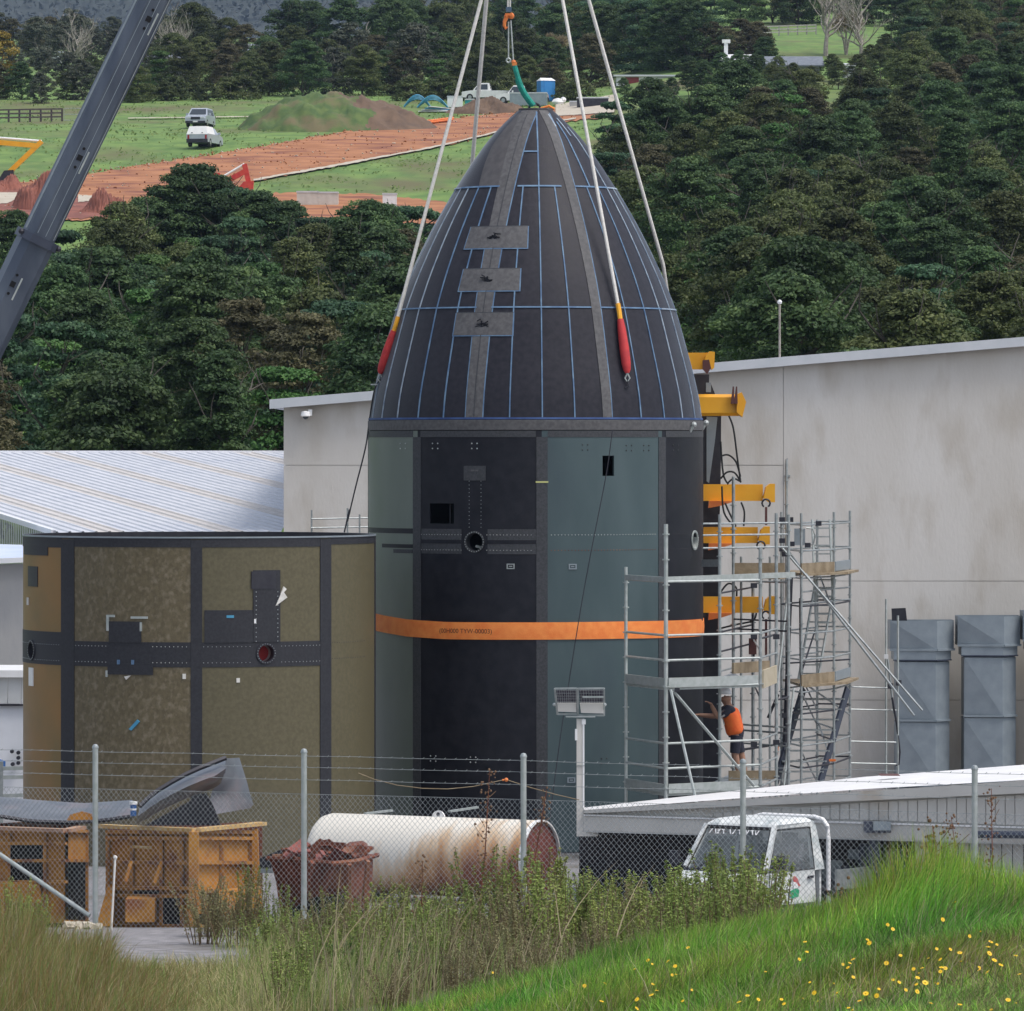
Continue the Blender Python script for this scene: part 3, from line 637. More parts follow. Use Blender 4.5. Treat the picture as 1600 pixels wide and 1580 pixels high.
def ex2(t, a, b, z0, D):
    part('chimney', MB().bb((a.x + .3, D + 2, z0 + 2), (a.x + .7, D + 2.4, z0 + 3.4)), M_white, t)
    part('vent_cap', MB().bb((a.x + .1, D + 1.9, z0 + 3.4), (a.x + .95, D + 2.5, z0 + 3.75)), M_white, t)
house(1128, 1180, 112, 1.4, 5, .7, M_white, M_fasciaw, 'white gabled building with a white vent cap among the trees', 'house', .3, ex2)
house(1204, 1280, 128, 1.9, 6, 1.0, M_gwall, M_groof, 'grey weatherboard house with a dark sloping roof on the right slope')
house(1318, 1336, 122, 1.5, 1.5, .2, M_fascia, M_fasciaw, 'small pale grey shed right of the grey house', 'shed', .1, None, 'mono')
house(205, 300, 118, 1.6, 7, 1.6, M_gwall, M_groof, 'grey-roofed house right of the crane boom behind the trees')
house(368, 410, 92, 1.4, 6, 1.0, M_gwall, M_groof, 'small grey-roofed house half hidden above the meadow trees')
house(70, 92, 100, 1.6, 5, .5, M_fascia, M_roofb, 'pale shed far left among grey trees', 'shed', .2, None, 'mono')
def rail_fence(name, pts, label, n, h, rails, m, d0=200):
    pa, pb = G(*pts[0], d0), G(*pts[1], d0); t = thing('post_and_rail_fence', pa, label, 'fence')
    for i in range(n):
        q = pa.lerp(pb, i / (n - 1)); z = H(q.x, q.y); part('post', MB().bb((q.x - .08, q.y - .08, z - .2), (q.x + .08, q.y + .08, z + h)), m, t)
    for k in range(rails):
        zz = h * (.35 + .6 * k / max(1, rails - 1)); mb = MB()
        for i in range(n - 1):
            a = pa.lerp(pb, i / (n - 1)); b = pa.lerp(pb, (i + 1) / (n - 1)); mb.bar((a.x, a.y - .1, H(a.x, a.y) + zz), (b.x, b.y - .1, H(b.x, b.y) + zz), .04, .14)
        part('rail', mb, m, t)
M_oldwood = mat('dark_fence_wood', (.05, .04, .045), (.09, .07, .07), 4, .9)
rail_fence('f', [(-20, 192), (97, 190)], 'dark post and rail fence across the far meadow left of the boom', 8, 1.2, 3, M_oldwood)
rail_fence('f', [(1158, 58), (1275, 54)], 'weathered grey rail fence on the far ridge paddock', 9, 1.2, 3, mat('grey_rail', (.25, .24, .22), (.33, .32, .3), 4))
gp = G(100, 190); t = thing('farm_gate', gp, 'pale metal farm gate at the end of the dark paddock fence', 'gate')
gq = G(134, 190); part('frame', MB().path([gp + Vector((0, 0, .1)), gp + Vector((0, 0, 1.2)), Vector((gq.x, gq.y, H(gq.x, gq.y) + 1.2)), Vector((gq.x, gq.y, H(gq.x, gq.y) + .1)), gp + Vector((0, 0, .1))], .035, 6), M_galv, t)
part('mid_rail', MB().tube(gp + Vector((0, 0, .65)), Vector((gq.x, gq.y, H(gq.x, gq.y) + .65)), .03, 6), M_galv, t)

# ================================================================ far vehicles and site things
def car(name, px, py, heading, label, cat, L=4.6, W=1.85, h=1.75, prof=None, col=M_white, rear=False, canopy=False, tray=False, s=1.0, d0=200):
    g = G(px, py, d0); t = thing(name, (g.x, g.y, g.z), label, cat, None, heading)
    # profile in (x forward, z); the cabin is narrower at the top
    if tray: lower = [(-L / 2, .5), (-L / 2, .95), (-.3, 1.0), (L / 2 - .95, 1.02), (L / 2 - .1, .9), (L / 2, .5), (L / 2, .32), (-L / 2, .32)]; cab = [(-.35, 1.0), (-.25, h), (.75, h), (1.35, 1.02)]
    else: lower = [(-L / 2, .35), (-L / 2, 1.05), (L / 2 - 1.1, 1.08), (L / 2 - .12, .95), (L / 2, .7), (L / 2, .35)]; cab = [(-L / 2 + .05, 1.05), (-L / 2 + .35, h), (.45, h), (1.25, 1.07)]
    mb = MB(); mb.prism([(x, -W / 2, z) for x, z in lower], (0, W, 0))
    body = part('body', mb, col, t, world=False)
    def cabin(shape, w0, w1):
        z0 = min(z for x, z in shape); z1 = max(z for x, z in shape); vs = []
        for sgn in (-1, 1):
            for x, z in shape: w = w0 + (w1 - w0) * (z - z0) / (z1 - z0 + 1e-6); vs.append((x, sgn * w / 2, z))
        n = len(shape); m2 = MB(); m2.add(vs, [list(range(n)), list(range(n, 2 * n))[::-1]] + [(i, n + i, n + (i + 1) % n, (i + 1) % n) for i in range(n)]); return m2
    part('cabin', cabin(cab, W - .06, W - .42), col, t, world=False)
    (xa, za), (xb, zb), (xc, zc), (xd, zd) = cab
    def P2(x, z, s_, o=.012): w = (W - .06) + (-.36) * (z - za) / (zb - za); return (x, s_ * (w / 2 + o), z)
    ws = MB(); k = .16
    f1 = lambda u, v: (xc + (xd - xc) * u + .02, v * ((W - .42) + (.36) * u) / 2 * .86, zc + (zd - zc) * u + .012)
    ws.add([f1(k, -1), f1(k, 1), f1(.92, 1), f1(.92, -1)], [(0, 1, 2, 3)]); part('windscreen', ws, M_glassd, t, world=False)
    if not tray and not canopy:
        f2 = lambda u, v: (xb + (xa - xb) * u - .02, v * ((W - .42) + (.36) * u) / 2 * .8, zb + (za - zb) * u + .01)
        part('rear_window', MB().add([f2(.15, -1), f2(.15, 1), f2(.8, 1), f2(.8, -1)], [(0, 1, 2, 3)]), M_glassd, t, world=False)
    for sgn in (-1, 1):
        zt = zc - .12; zm = zd + .06
        x0 = xb + (xa - xb) * .2 + .15; x1 = xc + (xd - xc) * .2 - .05; x2 = xc + (xd - xc) * .9 - .12
        if not canopy: part('side_window', MB().add([P2(x0, zt, sgn), P2(x1, zt, sgn), P2(x2, zm, sgn), P2(x0 - .05, zm, sgn)], [(0, 1, 2, 3)]), M_glassd, t, world=False)
        for xw in (L / 2 - .85, -L / 2 + .85):
            w = part('wheel', MB().lathe((xw, sgn * (W / 2 - .1), .34), [(.01, -.11), (.34, -.11), (.34, .11), (.01, .11)], 16, axis=(0, 1, 0)), M_rubber, t, world=False)
            part('rim', MB().lathe((xw, sgn * (W / 2 + .015), .34), [(.01, .005), (.19, .005), (.2, -.02)], 12, axis=(0, sgn, 0)), M_galv, w, world=False)
        part('headlight', MB().bb((L / 2 - .12, sgn * .62 - .18, .72), (L / 2 + .015, sgn * .62 + .18, .86)), M_fascia, t, world=False)
        part('mirror', MB().bb((.75, sgn * (W / 2 + .1) - .1, 1.08), (.9, sgn * (W / 2 + .1) + .1, 1.28)), col, t, world=False)
        part('tail_light', MB().bb((-L / 2 - .015, sgn * .75 - .08, .6), (-L / 2 + .05, sgn * .75 + .08, .95)), MATS.get('tail_light') or mat('tail_light', (.35, .02, .02)), t, world=False)
    part('grille', MB().bb((L / 2 - .02, -.42, .62), (L / 2 + .02, .42, .86)), M_dark, t, world=False)
    part('bumper', MB().bb((L / 2 - .1, -W / 2 + .02, .3), (L / 2 + .05, W / 2 - .02, .5)), M_dark if not tray else col, t, world=False)
    part('rear_bumper', MB().bb((-L / 2 - .06, -W / 2 + .02, .3), (-L / 2 + .1, W / 2 - .02, .62)), M_dark, t, world=False)
    part('number_plate', MB().bb((L / 2 + .05, -.22, .38), (L / 2 + .065, .22, .5)), M_white, t, world=False)
    if canopy:
        c2 = cabin([(-L / 2 - .02, 1.0), (-L / 2 + .25, h + .08), (-.15, h + .08), (-.05, 1.0)], W - .02, W - .4); part('canopy', c2, M_white, t, world=False)
        part('handle', MB().bb((-L / 2 - .03, -.5, 1.12), (-L / 2 + .03, -.38, 1.16)), M_dark, t, world=False)
        part('handle', MB().bb((-L / 2 - .03, .38, 1.12), (-L / 2 + .03, .5, 1.16)), M_dark, t, world=False)
    return t
M_silver = mat('silver_paint', (.42, .46, .52), (.48, .52, .58), 3, .35, .3)
car('parked_car', 313, 200, R(-98), 'silver four wheel drive facing the camera on the far meadow', 'car', col=M_silver)
car('parked_car', 320, 231, R(78), 'white ute with a canopy seen from behind on the far meadow', 'ute', L=4.9, h=1.6, canopy=True, col=M_silver)
car('parked_car', 762, 158, R(170), 'farther white ute left of the green sling on the building site', 'ute', tray=True, L=5.0)
car('parked_car', 815, 163, R(176), 'nearer white ute with open tray beside the blue portable toilet', 'ute', tray=True, L=5.2, h=1.8)
# portable toilet
g = G(853, 159); t = thing('portable_toilet', g, 'blue portable toilet with a white roof on the far building site', 'toilet', None, R(20))
M_pblue = mat('portaloo_blue', (.03, .20, .50), (.04, .25, .58), 3, .5)
part('cabin', MB().bb((-.75, -.6, 0), (.75, .6, 2.05)), M_pblue, t, world=False)
part('door', MB().bb((-.4, -.63, .1), (.4, -.6, 1.95)), mat('portaloo_door', (.04, .25, .6)), t, world=False)
part('roof', MB().lathe((0, 0, 2.05), [(1.08, 0), (1.08, .08), (.7, .28), (.01, .34)], 4).v and MB().add([(-.8, -.65, 2.05), (.8, -.65, 2.05), (.8, .65, 2.05), (-.8, .65, 2.05), (-.6, 0, 2.35), (.6, 0, 2.35)], [(0, 1, 5, 4), (1, 2, 5), (2, 3, 4, 5), (3, 0, 4), (3, 2, 1, 0)]), M_white, t, world=False)
def boxthing(name, px, py, dims, m, label, cat, rz=0, grp=None, extra=None, d0=200, lift=0):
    g = G(px, py, d0); t = thing(name, (g.x, g.y, g.z + lift), label, cat, grp, rz); w, d, h = dims
    part('body', MB().bb((-w / 2, -d / 2, 0), (w / 2, d / 2, h)), m, t, world=False)
    part('edge_frame', MB().bb((-w / 2 - .03, -d / 2 - .03, h - .08), (w / 2 + .03, d / 2 + .03, h + .04)), M_fascia, t, world=False)
    if extra: extra(t, w, d, h)
    return t
boxthing('skip_bin', 826, 166, (3.6, 1.6, 1.25), M_duct, 'grey steel skip behind the green sling', 'skip', R(-4))
boxthing('water_tank', 711, 168, (1.5, 1.1, 1.05), M_white, 'white caged liquid tank beside the blue pipes', 'tank')
boxthing('storage_crate', 734, 170, (.9, .9, .9), mat('teal_plastic', (.02, .25, .27)), 'teal crate beside the caged tank', 'crate')
boxthing('site_skip', 926, 168, (3.0, 1.5, .9), M_dark, 'dark low skip at the right end of the building site', 'skip')
boxthing('concrete_block', 903, 168, (1.6, .8, .55), M_conc2, 'grey concrete block left of the dark skip', 'block')
boxthing('concrete_tank', 481, 322, (1.55, 1.4, 1.0), M_concb, 'left of the two beige concrete boxes at the meadow edge', 'box', 0, 'beige concrete boxes')
boxthing('concrete_tank', 513, 322, (1.45, 1.4, .95), M_concb, 'right of the two beige concrete boxes at the meadow edge', 'box', 0, 'beige concrete boxes')
boxthing('white_cabinet', 609, 332, (1.0, .8, 1.3), M_white, 'white box on the clay strip below the meadow', 'box')
# blue pipe pile
M_pipe = mat('blue_pipe', (.05, .25, .42), (.08, .33, .5), 3, .5)
for (px, py, sx, lab) in [(652, 168, 1.3, 'left coil of blue pipe in the pile on the building site'), (676, 169, 1.5, 'right coil of blue pipe in the pile on the building site')]:
    g = G(px, py); t = thing('pipe_coil', g, lab, 'pipe', 'blue pipe coils')
    for k in range(4): part('loop', MB().path([Vector((-sx + 2 * sx * i / 9, k * .25 - .4, .05 + (1.15 - .12 * k) * math.sin(PI * i / 9))) for i in range(10)], .07, 6), M_pipe, t, world=False)
g = G(690, 176); t = thing('sheet_stack', g, 'low stack of pale sheets and timber below the blue pipes', 'sheets')
for k in range(4): part('sheet', MB().box((k * .3 - .6, 0, .1 + k * .1), (3.2, 1.2, .07), Euler((0, .03 * k, .1 * k - .1))), [M_white, M_fascia, M_pipe, M_white][k], t, world=False)
g0, g1 = G(603, 204), G(702, 192); t = thing('pipe_bundle', g0, 'long bundle of orange pipes lying along the dirt road', 'pipes')
for k in range(5):
    o = Vector((.4 * math.sin(k), .2 * k, .15 + .16 * (k % 3))); part('pipe', MB().tube(g0 + o, g1 + o, .09, 8), M_orange, t)
for k, u in enumerate((.15, .85)): q = g0.lerp(g1, u); part('timber_chock', MB().bb((q.x - .1, q.y - .5, q.z - .05), (q.x + .1, q.y + 1.3, q.z + .12)), M_wood, t)
g = G(872, 165); t = thing('rubble_bag', g, 'crumpled white sack on the site right of the portable toilet', 'sack')
part('sack', MB().ball((0, 0, .35), .55, 9, sc_=(1.2, .8, .7)).ball((.5, 0, .55), .3, 7), M_white, t, world=False)
# excavators
def excavator(px, py, label, m, heading, pose, d0=200, s=1.0):
    g = G(px, py, d0); t = thing('excavator', g, label, 'excavator', None, heading)
    for sy in (-1, 1): part('track', MB().prism([(-1.4, sy * .8 - .22, .0), (1.4, sy * .8 - .22, .0), (1.65, sy * .8 - .22, .35), (1.4, sy * .8 - .22, .7), (-1.4, sy * .8 - .22, .7), (-1.65, sy * .8 - .22, .35)], (0, .44, 0)), M_dark, t, world=False)
    part('house', MB().prism([(-1.6, -1.05, .85), (.9, -1.05, .85), (.9, -1.05, 1.5), (-.2, -1.05, 1.75), (-1.6, -1.05, 1.65)], (0, 2.1, 0)), m, t, world=False)
    c = part('cab', MB().prism([(-.2, .15, 1.0), (1.1, .15, 1.0), (1.0, .15, 2.1), (.7, .15, 2.55), (-.2, .15, 2.55)], (0, .9, 0)), m, t, world=False)
    part('window', MB().prism([(0, .1, 1.5), (.92, .1, 1.5), (.85, .1, 2.1), (.6, .1, 2.4), (0, .1, 2.4)], (0, 1.0, 0)), M_glassd, c, world=False)
    b0, b1, b2, b3, b4 = [Vector((x, 0, z)) for x, z in pose]
    part('boom', MB().bar(b0, b1, .3, .45).bar(b1, b2, .3, .38), m, t, world=False)
    part('stick', MB().bar(b2 + (b2 - b3).normalized() * .5, b3, .26, .36), m, t, world=False)
    part('hydraulic_ram', MB().tube(b1 + Vector((-.2, 0, .35)), b2 + (b2 - b3).normalized() * .5, .09, 8), M_white, t, world=False)
    part('bucket', MB().prism([b3 + Vector((-.35, -.5, .1)), b3 + Vector((.35, -.5, .15)), b3 + Vector((.3, -.5, -.5)), b4 + Vector((-.2, -.5, -.1)), b4 + Vector((-.5, -.5, .3))], (0, 1.0, 0)), M_dark if m is M_yellow else m, t, world=False)
    return t
D0 = G(20, 290).y
sx = lambda px: (px + 130 - 0) / (F / D0)
ex = excavator(-130, 292, 'yellow excavator at the left edge with its arm folded over the dirt', M_yellow, 0, [(.8, 1.2), (4.5, 3.5), (9.1, 3.1), (7.0, 1.1), (6.7, .2)])
excavator(328, 326, 'red excavator half hidden behind trees with its arm raised', mat('red_paint', (.5, .03, .03), (.6, .06, .04), 3, .5), 0, [(.5, 1.3), (1.1, 1.9), (2.6, 2.7), (2.8, 1.8), (2.6, 1.2)])

# ================================================================ the big concrete hall and the left buildings
YW = 140.0; KW = F / YW
def wx(px): return (px - 800) / KW
def wz(py): return E - (py - HY) / KW
def ztop(px): return wz(639 - .083 * (px - 422))       # top of the wall = underside of the fascia
hall = thing('concrete_hall', (0, YW, 0), 'large grey precast concrete building with a sloping white-grey roof edge behind the black cone', 'building')
cols = [443, 640, 832, 1224, 1616, 2010, 2404]; rows = [727, 908, 1094]
core = MB(); x0, x1 = wx(443) + .05, wx(2404) - .05
core.add([(x0, YW + .12, -.5), (x1, YW + .12, -.5), (x1, YW + .12, ztop(2404) + .15), (x0, YW + .12, ztop(443) + .15), (x0, YW + 45, -.5), (x1, YW + 45, -.5), (x1, YW + 45, ztop(2404) + .15), (x0, YW + 45, ztop(443) + .15)],
         [(0, 1, 2, 3), (5, 4, 7, 6), (4, 0, 3, 7), (1, 5, 6, 2), (3, 2, 6, 7)])
part('wall_core', core, M_conc2, hall)
for ci in range(len(cols) - 1):
    a, b = wx(cols[ci]) + .005, wx(cols[ci + 1]) - .005
    rr = [727, 1094] if ci < 3 else [908, 1094]
    zz = [None] + [wz(r) for r in rr] + [-.4]
    for k in range(len(rr) + 1):
        zb = zz[k + 1] + .005
        zl = ztop(cols[ci]) if k == 0 else zz[k] - .005; zr = ztop(cols[ci + 1]) if k == 0 else zz[k] - .008
        part('concrete_panel', MB().prism([(a, YW, zb), (b, YW, zb), (b, YW, zr), (a, YW, zl)], (0, .13, 0)), M_conc, hall)
fa = MB(); fa.prism([(wx(422), YW - .35, ztop(422)), (wx(2404), YW - .35, ztop(2404)), (wx(2404), YW - .35, ztop(2404) + .225), (wx(422), YW - .35, ztop(422) + .225)], (0, .3, 0)); part('fascia', fa, M_fascia, hall)
part('fascia', MB().prism([(wx(422), YW - .04, ztop(422) + .02), (wx(443) + .1, YW - .04, ztop(443) + .02), (wx(443) + .1, YW - .04, ztop(443) + .2), (wx(422), YW - .04, ztop(422) + .2)], (0, 45, 0)), M_fasciaw, hall)
part('roof', MB().add([(wx(422), YW - .05, ztop(422) + .205), (wx(2404), YW - .05, ztop(2404) + .205), (wx(2404), YW + 45, ztop(2404) + .205), (wx(422), YW + 45, ztop(422) + .205)], [(0, 1, 2, 3)]), M_roofw, hall)
# stains: dark runs below the fascia
cond = thing('wall_conduit', (wx(1232), YW - .05, 0), 'thin pale pipe running up the concrete wall behind the scaffold', 'pipe')
part('pipe', MB().tube((wx(1230), YW - .06, 0), (wx(1230), YW - .06, wz(716)), .018, 6), M_conc2, cond)
for zz in (2, 4, 6, 7.5): part('clip', MB().bb((wx(1230) - .07, YW - .08, zz), (wx(1230) + .07, YW - .002, zz + .04)), M_galv, cond)
aer = thing('roof_mast', (wx(1220), YW + 1, wz(560)), 'thin pale mast standing on the concrete hall roof', 'mast')
part('pole', MB().tube((wx(1220), YW + .6, wz(585)), (wx(1220), YW + .6, wz(474)), .03, 6), M_barkp, aer); part('lamp', MB().ball((wx(1220), YW + .6, wz(471)), .06, 6), M_white, aer)
cm = thing('security_camera', (wx(480), YW - .3, wz(645)), 'white dome security camera under the left end of the roof edge', 'camera')
part('bracket', MB().bb((wx(482), YW - .3, wz(640)), (wx(488), YW - .01, wz(650))), M_white, cm)
part('housing', MB().lathe((wx(478), YW - .3, wz(650)), [(.01, .12), (.1, .1), (.12, 0), (.09, -.02)], 14), M_white, cm); part('dome', MB().ball((wx(478), YW - .3, wz(651)), .075, 10), M_glassd, cm)

# left white roof, in sheets with standing ribs
lh = thing('metal_roof_building', (-12, 160, 0), 'low building with a wide white ribbed metal roof and tan skylight strips', 'building')
RD = Vector((7.5, -23.0, 0)).normalized(); RV = Vector((23.0, 7.5, 0)).normalized()
def rz_(y): return E - (.15 + .0634 * (170 - y))
def clip(mb, planes):
    bm = bmesh.new(); vs = [bm.verts.new(v) for v in mb.v]
    for f in mb.f: bm.faces.new([vs[i] for i in f])
    for co, no in planes: bmesh.ops.bisect_plane(bm, geom=bm.verts[:] + bm.edges[:] + bm.faces[:], plane_co=co, plane_no=no, clear_outer=True)
    o = MB(); bm.verts.index_update(); o.v = [tuple(v.co) for v in bm.verts]; o.f = [[v.index for v in f.verts] for f in bm.faces]; o.m = [0] * len(o.f); o.s = [False] * len(o.f); bm.free(); return o
verge_n = Vector((-23, -7.5, 0)).normalized(); verge_p = Vector((-12.9, 145.6, 0))
planes = [(Vector((0, 170, 0)), Vector((0, 1, 0))), (Vector((0, 139.9, 0)), Vector((0, -1, 0))), (Vector((wx(443) - .06, 0, 0)), Vector((1, 0, 0))), (verge_p, verge_n), (Vector((-45, 0, 0)), Vector((-1, 0, 0)))]
ridge0 = Vector(((55 - 800) / F * 170, 170, 0)); RS = 2.62
def strip_sheet(u0, u1, ribs, lift=0):
    mb = MB(); n = max(1, int((u1 - u0) / ribs)); us = []
    for i in range(n):
        a = u0 + (u1 - u0) * i / n; w = (u1 - u0) / n; us += [(a, 0), (a + w * .70, 0), (a + w * .78, .035), (a + w * .92, .035)]
    us.append((u1, 0))
    vs = []
    for (u, hgt) in us:
        for v in (-12, 45):
            p = ridge0 + RV * u + RD * v; vs.append((p.x, p.y, rz_(p.y) + hgt + lift))
    fs = [(2 * i, 2 * i + 1, 2 * i + 3, 2 * i + 2) for i in range(len(us) - 1)]
    mb.add(vs, fs); return clip(mb, planes)
for k in range(-12, 8):
    u = k * RS * 1.05; s1 = strip_sheet(u + .62, u + RS * 1.05 - .004, .27)
    if s1.f: part('roof_sheet', s1, M_roofw, lh)
    s2 = strip_sheet(u, u + .616, .3, .006)
    if s2.f: part('skylight_strip', s2, M_rooft, lh)
part('ridge_cap', MB().bb((-45, 169.9, rz_(170) - .02), (wx(443) - .07, 170.3, rz_(170) + .07)), M_fasciaw, lh)
# verge wall and barge strip
va = verge_p + RD * -24; vb = verge_p + RD * 5.6
def vz(p, d=0): return rz_(p.y) + d
part('barge_strip', MB().bar((va.x, va.y, vz(va, -.02)), (vb.x, vb.y, vz(vb, -.02)), .12, .13), M_fasciaw, lh)
n = 150
for i in range(1):
    m1 = MB(); 
    for k in range(n):
        t0 = k / n; t1 = (k + .55) / n; p = va.lerp(vb, t0); q = va.lerp(vb, t1); q2 = va.lerp(vb, (k + 1) / n); o_ = RV * -.03
        m1.add([(p.x, p.y, 0), (q.x, q.y, 0), (q.x, q.y, vz(q, -.08)), (p.x, p.y, vz(p, -.08)), (q.x + o_.x, q.y + o_.y, 0), (q2.x + o_.x, q2.y + o_.y, 0), (q2.x + o_.x, q2.y + o_.y, vz(q2, -.08)), (q.x + o_.x, q.y + o_.y, vz(q, -.08))], [(0, 1, 2, 3), (1, 4, 7, 2), (4, 5, 6, 7)])
    part('corrugated_wall', m1, M_wallcor, lh)
# lower building at the far left: pale blue roof over an old concrete wall
lb = thing('old_concrete_building', (-14, 140, 0), 'stained concrete wall under a pale blue lean-to roof at the left edge', 'building')
def at(px, py, D): return P(px, py, D)
rp = [at(-300, 843, 146), at(60, 852, 141), at(60, 872, 137), at(-300, 886, 137)]
part('roof', MB().add(rp, [(0, 1, 2, 3)]), M_roofb, lb)
ga, gb = at(-300, 889, 136.8), at(60, 874, 136.8); part('gutter', MB().bar(ga, gb, .15, .12), M_fasciaw, lb)
wl = MB(); a_, b_ = at(-300, 893, 137.2), at(60, 880, 137.2); wl.prism([(a_.x, 137.2, -.3), (b_.x, 137.2, -.3), (b_.x, 137.2, b_.z), (a_.x, 137.2, a_.z)], (0, .3, 0)); part('wall', wl, M_conc2, lb)
gs = thing('white_site_shed', (-14, 127, 0), 'white clad shed with black fixings beside the brown ring at the left edge', 'shed')
part('wall', MB().bb((-22, 128, -.2), (at(56, 0, 128).x, 131, at(0, 1102, 128).z)), mat('shed_white', (.68, .70, .74), (.74, .76, .8), 2, .5), gs)
for k in range(40):
    x = -22 + k * .3; part('wall_panel', MB().bb((x + .01, 127.93, at(0, 1100, 128).z + .01), (x + .29, 127.995, at(0, 1058, 128).z)), M_wallcor, gs) if x + .3 < at(58, 0, 128).x else None
part('top_flashing', MB().bb((-22.1, 127.8, at(0, 1058, 128).z), (at(56, 0, 128).x, 131, at(0, 1047, 128).z)), M_white, gs)
part('band', MB().bb((-22.1, 127.9, at(0, 1103, 128).z), (at(56, 0, 128).x, 128, at(0, 1100, 128).z)), M_dark, gs)
for px, py in [(19, 1174), (29, 1184), (29, 1192), (20, 1194), (29, 1176)]: q = at(px, py, 127.9); part('fixing', MB().lathe(q, [(.045, -.03), (.045, .1)], 8, axis=(0, -1, 0), cap=True), M_dark, gs)
rl = thing('site_trailer', (-12, 124, 0), 'white trailer rails beside the white shed at the left edge', 'trailer')
for py in (1204, 1218, 1244): a, b = at(-60, py - 2 if py < 1244 else py + 2, 124), at(52, py - 4 if py < 1244 else py - 2, 124); part('rail', MB().bar(a, b, .05, .08), M_galvl, rl)
part('upright', MB().bar(at(2, 1190, 124), at(2, 1300, 124), .08, .08), M_galv, rl); part('blue_drum', MB().lathe(at(0, 1204, 124.3), [(.09, 0), (.12, .02), (.12, .2), (.01, .24)], 12), mat('blue_plastic', (.03, .12, .35)), rl)

# ================================================================ the ring on the left
def cyl_shell(cx, cy, Rr, th0, th1, z0, z1, thick=.05, nth=None, nz=1, Rf=None, off=0.0, mi=0):
    """curved plate; th in degrees measured from the side facing the camera, positive to the right"""
    if isinstance(Rr, (int, float)): Rv = Rr; Rf = lambda z: Rv
    else: Rf = Rr
    span = abs((th1(z0) - th0(z0)) if callable(th0) else th1 - th0)
    nth = nth or max(1, int(span / 1.8 + .5)); mb = MB(); vs = []; fs = []
    T0 = th0 if callable(th0) else (lambda z: th0); T1 = th1 if callable(th1) else (lambda z: th1)
    for lay in (off, off - thick):
        for j in range(nz + 1):
            z = z0 + (z1 - z0) * j / nz; r = Rf(z) + lay
            for i in range(nth + 1):
                t = R(T0(z) + (T1(z) - T0(z)) * i / nth); vs.append((cx + r * math.sin(t), cy - r * math.cos(t), z))
    n1 = (nth + 1); L = n1 * (nz + 1)
    for j in range(nz):
        for i in range(nth):
            a = j * n1 + i; fs.append((a, a + 1, a + n1 + 1, a + n1)); b = a + L; fs.append((b, b + n1, b + n1 + 1, b + 1))
    k0 = len(fs)
    for i in range(nth):
        a = i; fs.append((a, a + L, a + L + 1, a + 1)); a = nz * n1 + i; fs.append((a, a + 1, a + L + 1, a + L))
    for j in range(nz):
        a = j * n1; fs.append((a, a + n1, a + n1 + L, a + L)); a = j * n1 + nth; fs.append((a, a + L, a + L + n1, a + n1))
    mb.add(vs, fs, mi); 
    for i in range(len(fs)): mb.s[i] = i < k0
    return mb
def boolean(mb, mats, cutters, name):
    me = mb.mesh(name, mats); o = bpy.data.objects.new('tmp', me); COL.objects.link(o); cs = []
    for c in cutters:
        q = bpy.data.objects.new('cut', c.mesh('cut', mats)); COL.objects.link(q); cs.append(q)
        md = o.modifiers.new('b', 'BOOLEAN'); md.object = q; md.operation = 'DIFFERENCE'; md.solver = 'EXACT'
    dg = bpy.context.evaluated_depsgraph_get(); dg.update(); res = bpy.data.meshes.new_from_object(o.evaluated_get(dg)); res.name = name
    bpy.data.objects.remove(o)
    for q in cs: bpy.data.objects.remove(q)
    res.set_sharp_from_angle(angle=R(38))
    return res
def radial(cx, cy, Rr, th, z): t = R(th); return Vector((cx + Rr * math.sin(t), cy - Rr * math.cos(t), z)), Vector((math.sin(t), -math.cos(t), 0))
def shift_mesh(me, M): me.transform(M); return me

RX, RY, RR = (311.5 - 800) / F * 115, 115.0, 3.507
def r_th(px, half=274.5, c=311.5): return math.degrees(math.asin(max(-1, min(1, (px - c) / half))))
def r_z(py): return E - (py - HY) / F * 111.8
ring = thing('composite_ring', (RX, RY, 0), 'open brown composite cylinder with dark seams standing left of the black cone', 'cylinder')
IR = RM[ring.name].inverted(); z0r, z1r = 0.02, r_z(841); zb0, zb1 = r_z(1042), r_z(1003)
th_hole = r_th(426); th_hole2 = r_th(59); zh = r_z(1021)
def hole_cut(cx, cy, Rr, th, z, r): p, n_ = radial(cx, cy, Rr, th, z); return MB().lathe(p - n_ * .5, [(r, 0), (r, 1.0)], 28, axis=n_, cap=True)
def ring_panel(a, b, m, nm='skin_panel'):
    mb = cyl_shell(RX, RY, RR, a, b, z0r, z1r - .02, .05, nz=26, nth=24); cut = [hole_cut(RX, RY, RR, t, zh, .165) for t in (th_hole, th_hole2) if a < t < b]
    if cut: me = boolean(mb, m, cut, nm); me.transform(IR); return part(nm, me, None, ring, world=False)
    return part(nm, mb, m, ring)
ring_panel(-90, -43.5, M_orangep); ring_panel(-43.5, 2, M_brownp); ring_panel(2, 47.5, M_brownq); ring_panel(47.5, 92, M_brownq)
for a, b in [(92, 137), (137, 182), (182, 227), (227, 270)]: part('skin_panel', cyl_shell(RX, RY, RR, a, b, z0r, z1r - .02, .05), M_brownq, ring)
for a, b in [(-47, -40.8), (.4, 4), (45.2, 50.2), (86, 91)]: part('vertical_seam', cyl_shell(RX, RY, RR, a, b, z0r, z1r - .03, .03, off=.016), M_seam2, ring)
for a, b, zt in [(-40.8, .4, 855), (4, 45.2, 855), (-90, -47, 857), (50.2, 86, 852)]: part('top_band', cyl_shell(RX, RY, RR, a, b, r_z(zt), z1r - .01, .03, off=.010), M_seam2, ring)
part('top_band', cyl_shell(RX, RY, RR, 91, 268, r_z(855), z1r - .01, .03, off=.010), M_seam2, ring)
